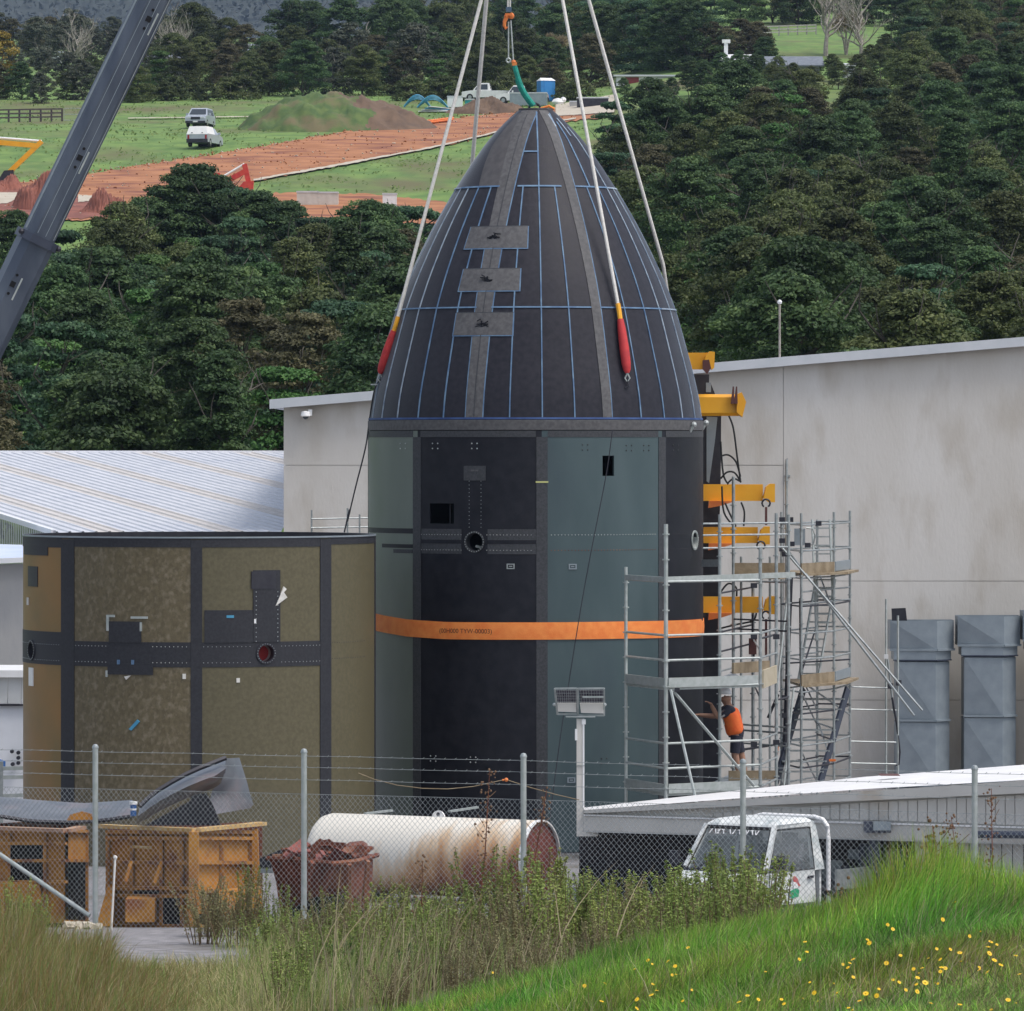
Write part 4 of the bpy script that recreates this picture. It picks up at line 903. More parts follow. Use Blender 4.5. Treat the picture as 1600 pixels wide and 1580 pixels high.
lip = MB().lathe((RX, RY, z1r), [(RR - .12, -.06), (RR - .12, .03), (RR + .02, .03), (RR + .02, -.012)], 128); part('rim', lip, M_dark, ring)
edge = MB().lathe((RX, RY, z1r + .031), [(RR + .005, 0), (RR + .024, .0), (RR + .024, -.03), (RR + .021, -.03)], 128); part('rim_edge', edge, M_duct, ring)
for a, b in [(-40.8, .4), (4, 45.2), (-90, -47)]:
    mb = cyl_shell(RX, RY, RR, a, b, zb0 if a > -80 else zb0, zb1 if a > -80 else r_z(990), .03, off=.010); cut = [hole_cut(RX, RY, RR, t, zh, .165) for t in (th_hole, th_hole2) if a < t < b]
    if cut: me = boolean(mb, M_seam2, cut, 'mid_band'); me.transform(IR); part('mid_band', me, None, ring, world=False)
    else: part('mid_band', mb, M_seam2, ring)
def rpatch(px0, px1, py0, py1, m, nm='patch', off=.022, c=None): 
    return part(nm, cyl_shell(RX, RY, RR, r_th(px0), r_th(px1), r_z(py1), r_z(py0), .03, off=off), m, ring)
rpatch(188, 238, 971, 1004, M_seam2); rpatch(186, 256, 1036, 1054, M_seam2); rpatch(407, 447, 891, 1003.5, M_seam2); rpatch(334, 406.5, 953, 1003.6, M_seam2); rpatch(52, 70, 888, 920, M_dark, off=.014); rpatch(43, 88, 857, 870, M_seam2, off=.014)
rpatch(404, 440, 893, 920, M_dark, 'access_plate', .03)
for q in [(184, 188, 964, 986), (184, 197, 961, 964.5), (222, 248, 963, 966.5), (236, 239, 972, 986), (183, 186, 1048, 1058)]: rpatch(*q, M_galvl, 'white_tape', .026)
rpatch(54, 62, 1049, 1078, M_white, 'white_label', .02); rpatch(301, 306, 1052, 1060, M_rope, 'tape_piece', .02); rpatch(382, 387, 1059, 1066, M_rope, 'tape_piece', .02); rpatch(408, 411, 967, 974, M_white, 'tape_piece', .03)
rpatch(50, 53, 938, 950, M_rope, 'tape_piece', .02)
def rpoly(pts, m, nm, off=.03):
    vs = [radial(RX, RY, RR + off, r_th(x), r_z(y))[0] for x, y in pts]; vs2 = [radial(RX, RY, RR - .02, r_th(x), r_z(y))[0] for x, y in pts]; n = len(pts)
    return part(nm, MB().add(vs + vs2, [list(range(n))[::-1]] + [(i, (i + 1) % n, n + (i + 1) % n, n + i) for i in range(n)]), m, ring)
rpoly([(440, 947), (452, 917), (456, 921), (452, 926), (457, 934)], M_rope, 'torn_tape'); rpoly([(219, 1139), (232, 1124), (236, 1127), (223, 1141)], M_pipe, 'blue_tape'); rpoly([(212, 1057), (222, 1055), (215, 1062)], M_rope, 'torn_tape')
for px in (203, 225): rpatch(px - 2, px + 2, 1031, 1038, M_blue, 'blue_dot', .03)
rpatch(367, 378, 961, 965, M_pipe, 'blue_mark', .03)
def rivets(cx, cy, Rr, ths, z, parent, off=.014, r=.011, m=M_galv, nm='rivet_row'):
    mb = MB()
    for t in ths:
        p, n_ = radial(cx, cy, Rr + off, t, z); a, b = frame_of(n_)
        mb.add([p + a * r, p + b * r, p - a * r, p - b * r, p + n_ * r * .8], [(0, 1, 4), (1, 2, 4), (2, 3, 4), (3, 0, 4)])
    return part(nm, mb, m, parent, kind='stuff')
for py in (1010, 1035): rivets(RX, RY, RR, [t for t in np.arange(-86, 45, 1.35) if not (-27 < t < -12) and abs(t - th_hole) > 4.5 and not -47 < t < -41 and not 0 < t < 4], r_z(py), ring, .012)
for py in (1007, 1032): rivets(RX, RY, RR, np.arange(51, 72, 1.2), r_z(py), ring, .004, m=M_dark)
for px in (411, 443):
    mb = MB()
    for py in range(925, 1003, 7): p, n_ = radial(RX, RY, RR + .024, r_th(px), r_z(py)); mb.ball(p, .012, 5)
    part('rivet_row', mb, M_galv, ring, kind='stuff')
for th, inner in ((th_hole, True), (th_hole2, False)):
    p, n_ = radial(RX, RY, RR, th, zh); part('port_rim', MB().lathe(p, [(.16, -.14), (.16, .03), (.205, .03), (.205, .005)], 28, axis=n_), M_dark, ring)
    a, b = frame_of(n_); mb = MB()
    for k in range(22): q = p + n_ * .034 + a * math.cos(k * 2 * PI / 22) * .184 + b * math.sin(k * 2 * PI / 22) * .184; mb.ball(q, .009, 5)
    part('bolt_circle', mb, M_galv, ring, kind='stuff')
    part('tube_liner', MB().lathe(p - n_ * .14, [(.158, 0), (.158, -.3)], 24, axis=n_), M_galvl, ring)
    part('port_cover', MB().lathe(p - n_ * .25, [(.001, 0), (.156, 0)], 24, axis=n_), MATS.get('tail_light') if inner else M_dark, ring)

# ================================================================ fairing: barrel and nose
BX, BY, BR = (837 - 800) / 75, 120.0, 3.483
def b_z(py): return E - (py - HY) / F * 116.6
def b_th(px, half=261): return math.degrees(math.asin(max(-1, min(1, (px - 837) / half))))
JZ = b_z(672)
bar_ = thing('fairing_barrel', (BX, BY, 0), 'tall dark composite cylinder section under the black nose cone with teal and black panels', 'cylinder')
IB = RM[bar_.name].inverted()
def bcut(kind, px, py, a, b):
    p, n_ = radial(BX, BY, BR, b_th(px), b_z(py))
    if kind == 'o': return MB().lathe(p - n_ * .5, [(a, 0), (a, 1.0)], 30, axis=n_, cap=True)
    M = Matrix((frame_of(n_)[0], n_, Vector((0, 0, 1)))).transposed(); return MB().box(p, (a, .8, b), M)
cuts = {'dark': [bcut('o', 743, 847, .185, 0), bcut('r', 692.5, 803, .60, .41)], 'teal': [bcut('r', 946.5, 728, .26, .41)], 'right': [bcut('o', 1082, 848, .17, 0)]}
SEG = [(-90, -44, M_pale, None), (-44, 1.8, M_carbon2, 'dark'), (1.8, 47.5, M_teal, 'teal'), (47.5, 92, M_carbon2, 'right'), (92, 137, M_teal, None), (137, 182, M_carbon2, None), (182, 227, M_teal, None), (227, 270, M_carbon2, None)]
zb_, zt_ = .02, JZ - .012
for a, b, m, c in SEG:
    mb = cyl_shell(BX, BY, BR, a, b, zb_, zt_, .06, nz=34 if c else 2, nth=26)
    if c: me = boolean(mb, m, cuts[c], 'skin_panel'); me.transform(IB); part('skin_panel', me, None, bar_, world=False)
    else: part('skin_panel', mb, m, bar_)
for a, b in [(b_th(649), b_th(661)), (b_th(837), b_th(854)), (b_th(1024), b_th(1035)), (90, 94), (135, 139), (180, 184), (225, 229), (266, 269.9)]: part('vertical_seam', cyl_shell(BX, BY, BR, a, b, zb_, zt_ - .13, .03, off=.012), M_seam, bar_)
for a, b in [(-90, -46.2), (-42.6, -.2), (3.8, 45.6), (49.4, 89.8), (94, 266)]: part('top_band', cyl_shell(BX, BY, BR, a, b, b_z(683), zt_ - .002, .03, off=.008), M_seam, bar_)
for a, b in [(-90, -46.3)]: 
    part('band', cyl_shell(BX, BY, BR, a, b, b_z(835), b_z(827), .02, off=.006), M_carbon2, bar_)
    part('band', cyl_shell(BX, BY, BR, b_th(600), b, b_z(858), b_z(852), .02, off=.006), M_carbon2, bar_); part('band', cyl_shell(BX, BY, BR, b_th(618), b, b_z(866), b_z(860), .02, off=.006), M_seam, bar_)
for px0, px1 in [(662, 723), (763, 836.5)]:
    part('band', cyl_shell(BX, BY, BR, b_th(px0), b_th(px1), b_z(866), b_z(827), .02, off=.007), M_seam, bar_)
    part('band', cyl_shell(BX, BY, BR, b_th(px0), b_th(px1), b_z(850), b_z(844), .02, off=.012), M_carbon2, bar_)
for py in (836, 860): rivets(BX, BY, BR, [t for t in np.arange(-42, -1, 1.15) if abs(t - b_th(743)) > 4], b_z(py), bar_, .012, .010)
for py in (836, 860): rivets(BX, BY, BR, list(np.arange(5, 45, 1.15)), b_z(py), bar_, .004, .013, M_rust if py == 860 else M_galvl)
for py in (836, 860): rivets(BX, BY, BR, list(np.arange(50.5, 80, 1.2)), b_z(py), bar_, .002, .008, M_dark)
for px, ps in [(735, range(752, 826, 6)), (753, range(752, 826, 6))]:
    mb = MB()
    for py in ps: mb.ball(radial(BX, BY, BR + .004, b_th(px), b_z(py))[0], .009, 5)
    part('rivet_row', mb, M_galv, bar_, kind='stuff')
for px, py in [(683, 697), (743, 697), (633, 697), (911, 699), (978, 700), (1005, 700), (1051, 700), (680, 1188), (741, 1188), (940, 1190)]:
    mb = MB()
    for dx in (-4, 4):
        for dy in (-4, 4): mb.ball(radial(BX, BY, BR + .004, b_th(px + dx), b_z(py + dy))[0], .016, 6)
    part('fastener_group', mb, M_galv if px < 800 else M_seam, bar_, kind='stuff')
def bpatch(px0, px1, py0, py1, m, nm, off=.014): return part(nm, cyl_shell(BX, BY, BR, b_th(px0), b_th(px1), b_z(py1), b_z(py0), .03, off=off), m, bar_)
bpatch(727, 760, 728, 751, M_seam, 'access_plate'); bpatch(738, 749, 734, 736.5, M_greystrip, 'plate_mark', .02)
bpatch(836, 855, 752, 754.5, mat('yellow_tape', (.5, .5, .2)), 'yellow_tape', .02)
for px, py in [(798, 885), (892, 885.5), (890, 1219)]:
    m = M_galv if px < 800 else M_duct
    for q in [(px - 6, px + 6, py - 4.2, py - 2.6), (px - 6, px + 6, py + 2.6, py + 4.2), (px - 6, px - 4.2, py - 2.6, py + 2.6), (px + 4.2, px + 6, py - 2.6, py + 2.6), (px - 2.5, px + 2.5, py - .8, py + .8)]: bpatch(*q, m, 'label_outline', .016)
for (px, r) in ((743, .185), (1082, .17)):
    p, n_ = radial(BX, BY, BR, b_th(px), b_z(847)); part('port_rim', MB().lathe(p, [(r - .005, -.2), (r - .005, .02), (r + .035, .02), (r + .035, .002)], 30, axis=n_), M_seam if px < 800 else M_galvl, bar_)
    a, b = frame_of(n_); mb = MB()
    for k in range(24): mb.ball(p + n_ * .024 + a * math.cos(k * PI / 12) * (r + .017) + b * math.sin(k * PI / 12) * (r + .017), .009, 5)
    part('bolt_circle', mb, M_galvl, bar_, kind='stuff')
    part('inner_bracket', MB().box(p - n_ * .35 - Vector((0, 0, .12)), (.22, .05, .05), Euler((0, .3, 0))), M_galvl, bar_)
p, n_ = radial(BX, BY, BR, b_th(694), b_z(803)); M9 = Matrix((frame_of(n_)[0], n_, Vector((0, 0, 1)))).transposed(); part('inner_frame', MB().box(p - n_ * .3, (.03, .03, .41), M9), M_dark, bar_)
for px, py in ((1079, 671), (1098, 668)):
    p = P(px, py, 120 if px > 1090 else 118.6); part('lifting_pin', MB().tube(p + Vector((-.06, 0, -.12)), p + Vector((.06, -.02, .08)), .035, 8).ball(p + Vector((.07, -.02, .1)), .06, 8), M_galvl, bar_)
# bottom support cradle
cr = thing('support_cradle', (BX, BY, 0), 'low dark steel stand under the tall dark cylinder', 'stand')
part('ring_beam', MB().lathe((BX, BY, -.35), [(BR - .3, 0), (BR + .15, 0), (BR + .15, .36), (BR - .3, .36)], 64), M_dark, cr)
# orange strap
def strap_z(t):       # bulges: rises at both ends
    return b_z(interp(math.sin(R(t)) * 261 + 837, [(570, 974), (600, 979), (640, 984), (700, 986.5), (800, 986), (960, 985.5), (1030, 986), (1070, 986.5), (1098, 987)]))
strap = MB(); vs = []; fs = []; N_ = 150
for i in range(N_ + 1):
    t = -90 + 360 * i / N_; tt = t if t < 92 else t; zc = strap_z(t) if t <= 90 else b_z(interp(t, [(90, 987), (180, 980), (270, 974)])); hw = .175 if t < 80 else .175 * max(.35, 1 - abs(t - 90) / 25) if t < 100 else .17
    for off, dz in ((.022, -hw), (.03, 0), (.022, hw), (.006, hw), (.006, -hw)):
        r = BR + off; vs.append((BX + r * math.sin(R(t)), BY - r * math.cos(R(t)), zc + dz))
for i in range(N_):
    for k in range(5): a = i * 5 + k; b = i * 5 + (k + 1) % 5; fs.append((a, a + 5, b + 5, b))
strap.add(vs, fs, 0, True)
st = thing('ratchet_strap', (BX, BY, b_z(986)), 'wide orange strap wrapped around the dark cylinder', 'strap'); part('webbing', strap, M_strap, st)
cu = bpy.data.curves.new('strap_text', 'FONT'); cu.body = '(00H000 TYW-00003)'; cu.size = .16; cu.extrude = 0; cu.align_x = 'CENTER'; cu.align_y = 'CENTER'
to = bpy.data.objects.new('tmp', cu); COL.objects.link(to); bpy.context.view_layer.update(); dg = bpy.context.evaluated_depsgraph_get(); tm_ = bpy.data.meshes.new_from_object(to.evaluated_get(dg)); bpy.data.objects.remove(to)
tc_ = b_th(729)
for v in tm_.vertices:
    t = R(tc_) + v.co.x * .80 / BR; zc = b_z(987) + v.co.y * .8; r = BR + .034; v.co = Vector((r * math.sin(t), -r * math.cos(t), zc - b_z(986)))
tm_.materials.clear(); tm_.materials.append(M_ink); part('lettering', tm_, None, st, world=False)

# nose cone
PROF = [(672, 262), (655, 260), (620, 255), (590, 248), (560, 240), (520, 229), (485, 219), (440, 201.5), (400, 183), (360, 163), (328, 145), (296, 126), (260, 103), (220, 75), (195, 52), (180, 35), (172, 26)]
ZP = [(E - (y - HY) / 75.0 - (0 if y > 400 else 0), h / 75.0) for y, h in PROF]; ZP = [(z, r) for z, r in ZP]
zs_ = np.array([z for z, r in ZP]); rs_ = np.array([r for z, r in ZP])
def smoothR():
    zz = np.linspace(zs_[0], zs_[-1], 160); rr = np.interp(zz, zs_, rs_)
    for _ in range(14): r2 = rr.copy(); r2[1:-1] = (rr[:-2] + 2 * rr[1:-1] + rr[2:]) / 4; rr = r2
    return zz, rr
ZZ, RRR = smoothR()
def cR(z): return float(np.interp(z, ZZ, RRR))
def c_z(py): return E - (py - HY) / 75.0
CZ0 = ZZ[0]; CZ1 = ZZ[-1]
cone = thing('nose_cone', (BX, BY, JZ), 'black ogive rocket nose cone with blue tape lines and grey splice strips hanging from slings', 'nose cone')
prof = [(.01, CZ0 + .02 - 0), (cR(CZ0) - .02, CZ0 + .0)] + [(cR(z), z) for z in np.linspace(CZ0 + .005, CZ1, 90)] + [(.01, CZ1)]
part('shell', MB().lathe((BX, BY, 0), prof, 160), M_carbon, cone)
zj = JZ
part('base_flange', MB().lathe((BX, BY, 0), [(BR - .1, zj + .0), (BR + .012, zj + .002), (BR + .014, zj + .03), (BR + .014, c_z(658)), (BR - .04, c_z(656.5))], 160), M_greystrip, cone)
part('joint_gap', MB().lathe((BX, BY, 0), [(BR - .3, zj - .012), (BR - .015, zj - .01), (BR - .015, zj + .001), (BR - .3, zj + .001)], 96), M_black, cone)
def cstrip(nm, t0, t1, py0, py1, m, off=.012, nz=None, nth=None, label=None):
    z0, z1 = c_z(py1), c_z(py0)
    mb = cyl_shell(BX, BY, cR, t0, t1, z0, z1, .03, nth=nth or None, nz=nz or max(2, int((z1 - z0) / .12)), off=off)
    return part(nm, mb, m, cone, label=label)
def W(c, w):  # constant-width strip about meridian c
    return (lambda z: c - math.degrees(w / 2 / max(.3, cR(z)))), (lambda z: c + math.degrees(w / 2 / max(.3, cR(z))))
a, b = W(-21.4, .36); cstrip('splice_strip', a, b, 174, 656, M_greystrip, .014, nth=4)
a, b = W(24.6, .20); cstrip('splice_strip', a, b, 174, 656, M_greystrip, .014, nth=3)
cstrip('splice_strip', *W(-110, .3), 174, 656, M_greystrip, .014, nth=3); cstrip('splice_strip', *W(150, .3), 174, 656, M_greystrip, .014, nth=3)
cstrip('liner_panel', lambda z: -21.4 - interp(z, [(c_z(296), 23), (c_z(230), 34), (c_z(180), 30)]), lambda z: -21.4, 178, 296, M_greywide, .006, nth=8)
def line(c, py0, py1, w=.030, m=M_blue, off=.017): 
    a, b = W(c, w); return cstrip('tape_line', a, b, py0, py1, m, off, nth=1)
for c in [-77, -66, -55, -44, -33, -9, 2, 13, 38, 49, 60, 71, 82]:
    top = 296
    segs = [(top, 655)] if c not in (-33, -9) else [(296, 360), (394, 425), (460, 493), (529, 655)]
    for s0, s1 in segs: line(c, s0, s1, .026 if abs(c) < 60 else .03, M_blue if abs(c) < 50 else M_bluep)
line(2, 176, 296); line(41, 192, 296); line(60, 200, 296, m=M_bluep); line(50, 186, 215, m=M_bluep)
line(33, 180, 200, m=M_bluep)
def hline(py, t0, t1, w=2.2, m=M_blue): return cstrip('tape_line', t0, t1, py - w / 2, py + w / 2, m, .019, nz=1)
for t0, t1, m in [(-90, -66, M_bluep), (-65.5, -26.3, M_blue), (-13, 18, M_blue), (28.4, 60, M_blue), (60.4, 90, M_bluep)]: hline(296, t0 if t0 != -13 else -13, t1, 2.4, m)
for t0, t1, m in [(-90, -68, M_bluep), (-67.5, -24.5, M_blue), (-18.2, 22.5, M_blue), (26.8, 62, M_blue), (62.4, 90, M_bluep)]: hline(485, t0, t1, 2.2, m)
hline(241, -12, 2); hline(655, -88, 90, 3.0, M_blued)
for c, w in ((-21.4, .36), (24.6, .20)):
    segs = [(178, 359), (395, 425), (461, 493), (530, 655)] if c < 0 else [(178, 655)]
    for s0, s1 in segs:
        a, b = W(c, w); f = lambda z, b=b: b(z); g2 = lambda z, b=b: b(z) + math.degrees(.022 / cR(z))
        cstrip('tape_line', f, g2, s0, s1, M_blue, .010, nth=1)
        if c < 0 and s0 > 380: cstrip('tape_line', lambda z, a=a: a(z) - math.degrees(.022 / cR(z)), a, s0, s1, M_blue, .010, nth=1)
for (px0, px1, py0, py1, h0) in [(733, 824, 360, 393.5, 171), (723, 812, 426, 459.5, 202), (713, 801, 494, 528, 227.5)]:
    tt0, tt1 = b_th(px0, h0), b_th(px1, h0); cstrip('patch_panel', tt0, tt1, py0, py1, M_greystrip, .022, nz=3, nth=8)
    for u0, u1, v0, v1 in [(-.3, 0, py0 - .5, py1 + 1.5)]: cstrip('tape_line', tt1, tt1 + .5, py0 - .5, py1 + 1.5, M_blue, .018, nth=1, nz=2); cstrip('tape_line', tt0 - .5, tt0, py0 - .5, py1 + 1.5, M_blue, .018, nth=1, nz=2)
    cstrip('tape_line', tt0, tt1, py1, py1 + 1.6, M_blue, .018, nz=1); cstrip('tape_line', tt0, tt1, py0 - 1.4, py0, M_seam, .018, nz=1)
    pc = (py0 + py1) / 2; p, n_ = radial(BX, BY, cR(c_z(pc)) + .03, -21.4, c_z(pc)); mb = MB(); rg = random.Random(int(px0))
    a, b = frame_of(n_)
    for k in range(9): q = p + a * rg.uniform(-.11, .11) + b * rg.uniform(-.06, .06); mb.tube(q - a * rg.uniform(.03, .08) - b * rg.uniform(-.05, .05), q + a * rg.uniform(.03, .08) + b * rg.uniform(-.05, .05), .012, 5)
    mb.box(p, (.22, .02, .012), Matrix((a, n_, b)).transposed()); mb.box(p, (.03, .02, .14), Matrix((a, n_, b)).transposed()); part('latch_clip', mb, M_carbon2, cone)
for s in (-1, 1):
    mb = cyl_shell(BX, BY, cR, W(-21.4, .02)[0], W(-21.4, .02)[1], c_z(655), c_z(180), .03, nth=1, nz=40, off=.018); 
part('seam_groove', mb, M_seam, cone)
part('top_plate', MB().lathe((BX, BY, CZ1 - .005), [(.36, 0), (.36, .03), (.01, .03)], 40, cap=True), M_greystrip, cone)
q = Vector((BX - .02, BY, CZ1 + .02)); part('lifting_eye', MB().path([q + Vector((.12 * math.cos(t), 0, .12 * math.sin(t))) for t in np.linspace(0, PI, 9)], .025, 8), M_dark, cone)
part('tie_down', MB().path([q + Vector((.1, 0, 0)), q + Vector((.3, -.05, .06)), q + Vector((.4, 0, 0))], .03, 6), M_strap, cone)

# slings: white ropes to the hook above the frame, red sleeves, green round sling
HOOK = P(812, -380, BY)
ropes = [(-81, 506, (-.10, 0), 'white lifting rope on the left with a red sleeve at its lower end', True, .040), (33.6, 490, (.10, 0), 'white lifting rope with yellow end and red sleeve on the cone front', True, .036),
         (-137, 520, (-.05, .1), 'white lifting rope passing behind the left side of the cone', False, .045), (118, 520, (.05, .1), 'white lifting rope passing behind the right side of the cone', False, .040)]
LOW = {0: None}
for i, (th, pyl, dh, lab, sleeve, rr) in enumerate(ropes):
    if i == 0: a = P(619, 506, BY - .98); 
    elif i == 1: a = radial(BX, BY, cR(c_z(490)) + .10, b_th(960, 221), c_z(490))[0]
    elif i == 2: a = P(722, 440, BY + 3.2)
    else: a = P(1036, 414, BY + 1.2)
    top = {0: P(752, 0, BY - .2), 1: P(879, 0, BY - 1.0), 2: P(760, 0, BY + 1.2), 3: P(920, 0, BY + .8)}[i]
    d = (top - a).normalized(); end = top + d * 4.2
    end = end.lerp(HOOK, .25) if False else end
    t = thing('sling_rope', a, lab, 'rope', 'white lifting ropes'); 
    part('rope', MB().path(([P(1049, 500, BY + 1.9)] if i == 3 else []) + [a, a.lerp(top, .5), top, end], rr, 8), M_rope, t)
    part('thimble', MB().path([end, end + Vector((.08, 0, .15)), end + Vector((0, 0, .28)), end + Vector((-.08, 0, .15)), end], .03, 6), M_galv, t)
    if sleeve:
        b = P(594, 584, BY - .85) if i == 0 else radial(BX, BY, cR(c_z(586)) + .07, b_th(972, 247), c_z(586))[0]
        n_ = (b - a); pts = [a.lerp(b, u) for u in (0, .06, .14, .3, .6, .85, .95, 1)]
        if i == 1:
            for k_, q_ in enumerate(pts): rad_ = math.hypot(q_.x - BX, q_.y - BY); need = cR(q_.z) + .10; pts[k_] = Vector((BX + (q_.x - BX) / rad_ * max(rad_, need), BY + (q_.y - BY) / rad_ * max(rad_, need), q_.z))
        part('splice', MB().path([a + d * .15, pts[0], pts[1], pts[2]], .05, 8), M_yellow, t)
        sl = part('sleeve', MB().path(pts[2:], [.065, .085, .10, .095, .075, .04], 10), M_redsleeve, t)
        part('shackle', MB().path([pts[-1], pts[-1] + Vector((.05, 0, -.1)), pts[-1] + Vector((0, 0, -.18)), pts[-1] + Vector((-.05, 0, -.1)), pts[-1]], .018, 6), M_galvl, t)
        if i == 1: part('hook', MB().path([pts[-1] + Vector((0, 0, -.16)), pts[-1] + Vector((.03, 0, -.26)), pts[-1] + Vector((-.05, 0, -.3))], .022, 6), M_dark, t)
        LOW[i] = pts[-1]
# tag line from the left sling, and the thin dark line down the front of the barrel
t = thing('tag_line', LOW[0], 'thin dark tag line hanging from the left red sleeve down past the concrete corner', 'rope')
lp = [LOW[0] + Vector((0, 0, -.12)), P(585, 610, BY - .6), P(577, 658, BY - .4), P(571, 700, BY - .4), P(556, 760, BY - .2), P(543, 815, BY)]; part('cord', MB().path(smooth_pts(lp), .016, 5), M_dark, t)
part('clamp', MB().bb(P(579, 602, BY - .8), P(590, 600, BY - .7)), M_galv, t)
t = thing('tag_line', P(953, 690, 116.4), 'thin dark tag line crossing the teal panel of the dark cylinder', 'rope')
lp = [P(957, 672, 116.3), P(947, 743, 116.3), P(924, 860, 116.2), P(906, 960, 116.1), P(890, 1060, 116.0), P(876, 1150, 115.8), P(864, 1240, 115.4), P(856, 1310, 115)]; part('cord', MB().path(smooth_pts(lp), .010, 5), M_dark, t)
# centre rigging
c0 = P(795, 0, BY); t = thing('chain_hoist', P(795, 30, BY), 'orange hoist hook block hanging above the cone tip', 'hoist')
part('strap', MB().tube(P(793.5, -380, BY), P(793.5, 12, BY), .02, 6).tube(P(797, -380, BY), P(797, 12, BY), .02, 6), M_rope, t)
part('swivel', MB().box(P(795, 15, BY), (.12, .1, .10)), mat('blue_grey_metal', (.07, .12, .18)), t)
part('block', MB().ball(P(799, 25, BY), .07, 10, sc_=(.9, .7, 1)).ball(P(791.5, 26, BY), .055, 8).box(P(795, 23, BY), (.15, .1, .05)), M_orange, t)
part('hook', MB().path([P(791, 28, BY), P(788.5, 34, BY), P(788, 40, BY), P(790.5, 45, BY), P(793, 42, BY)], [.045, .04, .035, .03, .02], 8), M_orange, t)
t = thing('wire_sling', P(797, 60, BY), 'pair of thin wires between the orange hook and the green sling', 'wire')
part('wire', MB().tube(P(794.5, 34, BY), P(794.5, 92, BY), .016, 5), M_galvl, t); part('wire', MB().tube(P(798, 32, BY), P(802, 94, BY), .016, 5), M_galvl, t)
part('ring', MB().path([P(794.5 + 3.2 * math.cos(u), 94.5 + 3.2 * math.sin(u), BY - .03) for u in np.linspace(0, 2 * PI, 13)], .02, 6), M_galvl, t)
t = thing('round_sling', P(803, 100, BY), 'green round sling hanging slack from an orange shackle to the cone tip', 'sling')
part('shackle', MB().ball(P(802.5, 97, BY), .05, 8).box(P(804, 100, BY), (.10, .08, .07)), M_orange, t)
gp_ = [P(x, y, BY - .1) for x, y in [(804, 103), (806.5, 112), (809.5, 122), (814, 134), (820, 146), (827, 156), (834, 165)]]
part('sleeve', MB().path(smooth_pts(gp_, 3), .052, 8), M_green, t); part('sleeve_fold', MB().path([q + Vector((-.05, .05, -.02)) for q in gp_[2:]], .028, 6), M_green, t)

# ================================================================ crane boom (octagonal section)
cb = thing('crane_boom', P(-60, 700, 108), 'dark blue-grey telescopic crane boom slanting across the upper left', 'crane')
BD = 108.0; KB = F / BD
A0 = P(58, 373, BD) + Vector((0, 0, 0)); Bd = (P(248.5, 0, BD) - P(55, 400, BD)).normalized(); 
def boomsec(p, q, w, h, nm, m):
    d = (q - p).normalized(); a = Vector((0, 1, 0)); s_ = d.cross(a).normalized()   # s_: in the picture plane, a: along the view
    ang = R(-22); s2 = s_ * math.cos(ang) + a * math.sin(ang); a2 = -s_ * math.sin(ang) + a * math.cos(ang)
    c = .42; oc = [(-1, -1 + c), (-1, 1 - c), (-1 + c, 1), (1 - c, 1), (1, 1 - c), (1, -1 + c), (1 - c, -1), (-1 + c, -1)]
    vs = [pp + s2 * x * w / 2 + a2 * y * h / 2 for pp in (p, q) for x, y in oc]
    mb = MB().add(vs, [list(range(8))[::-1], list(range(8, 16))] + [(i, (i + 1) % 8, 8 + (i + 1) % 8, 8 + i) for i in range(8)]); return part(nm, mb, m, cb), (s2, a2)
lowc = P(52, 390, BD) 
base = A0 - Bd * 14; tip = A0 + Bd * 34
o1, (s2, a2) = boomsec(base, A0 + Bd * .02, .66, .62, 'boom_section', M_boom)
o2, _ = boomsec(A0 - Bd * .1, tip, .58, .54, 'boom_section', M_boom)
o3, _ = boomsec(A0 - Bd * .10, A0 + Bd * .06, .76, .72, 'collar', M_boomd)
for sgn in (-1, 1): part('collar_lug', MB().ball(A0 + s2 * sgn * .40 - a2 * .2, .06, 8), M_dark, cb)
for sgn, o_ in ((-1, .29), (1, .29)):
    part('edge_rail', MB().bar(A0 + Bd * .1 + s2 * sgn * .295 - a2 * .05, tip + s2 * sgn * .295 - a2 * .05, .02, .05), M_boomd if sgn < 0 else M_duct, cb)
for so_, wd, mm in ((-.235, .012, M_galvl), (-.05, .010, M_duct), (.12, .008, M_duct)):
    part('edge_highlight', MB().bar(A0 + Bd * .1 + s2 * so_ - a2 * (.272 if abs(so_) < .16 else .225), tip + s2 * so_ - a2 * (.272 if abs(so_) < .16 else .225), wd, .01), mm, cb)  # thin pale bars imitate highlights along the boom
for (px, py, sec) in [(226, 28, .27), (118, 244, .27), (12, 440, .31)]:
    # features sit on the face towards the camera
    q = P(px, py, BD); d0_ = (q - A0).dot(Bd); cc = A0 + Bd * d0_; off = -a2 * (sec + .006)
    so = (q - cc).dot(s2); b0 = cc + off + s2 * so
    part('slot', MB().box(b0, (.10, .012, .11), Matrix((s2, a2, Bd)).transposed()), M_black, cb)
    for e in (-.19, .19): part('pin_hole', MB().lathe(b0 + Bd * e, [(.028, -.006), (.028, .006)], 10, axis=-a2, cap=True), M_black, cb)
    part('scrape', MB().box(b0 - s2 * .12 - Bd * .05 + a2 * .004, (.03, .006, .45), Matrix((s2, a2, Bd)).transposed()), M_galvl, cb)

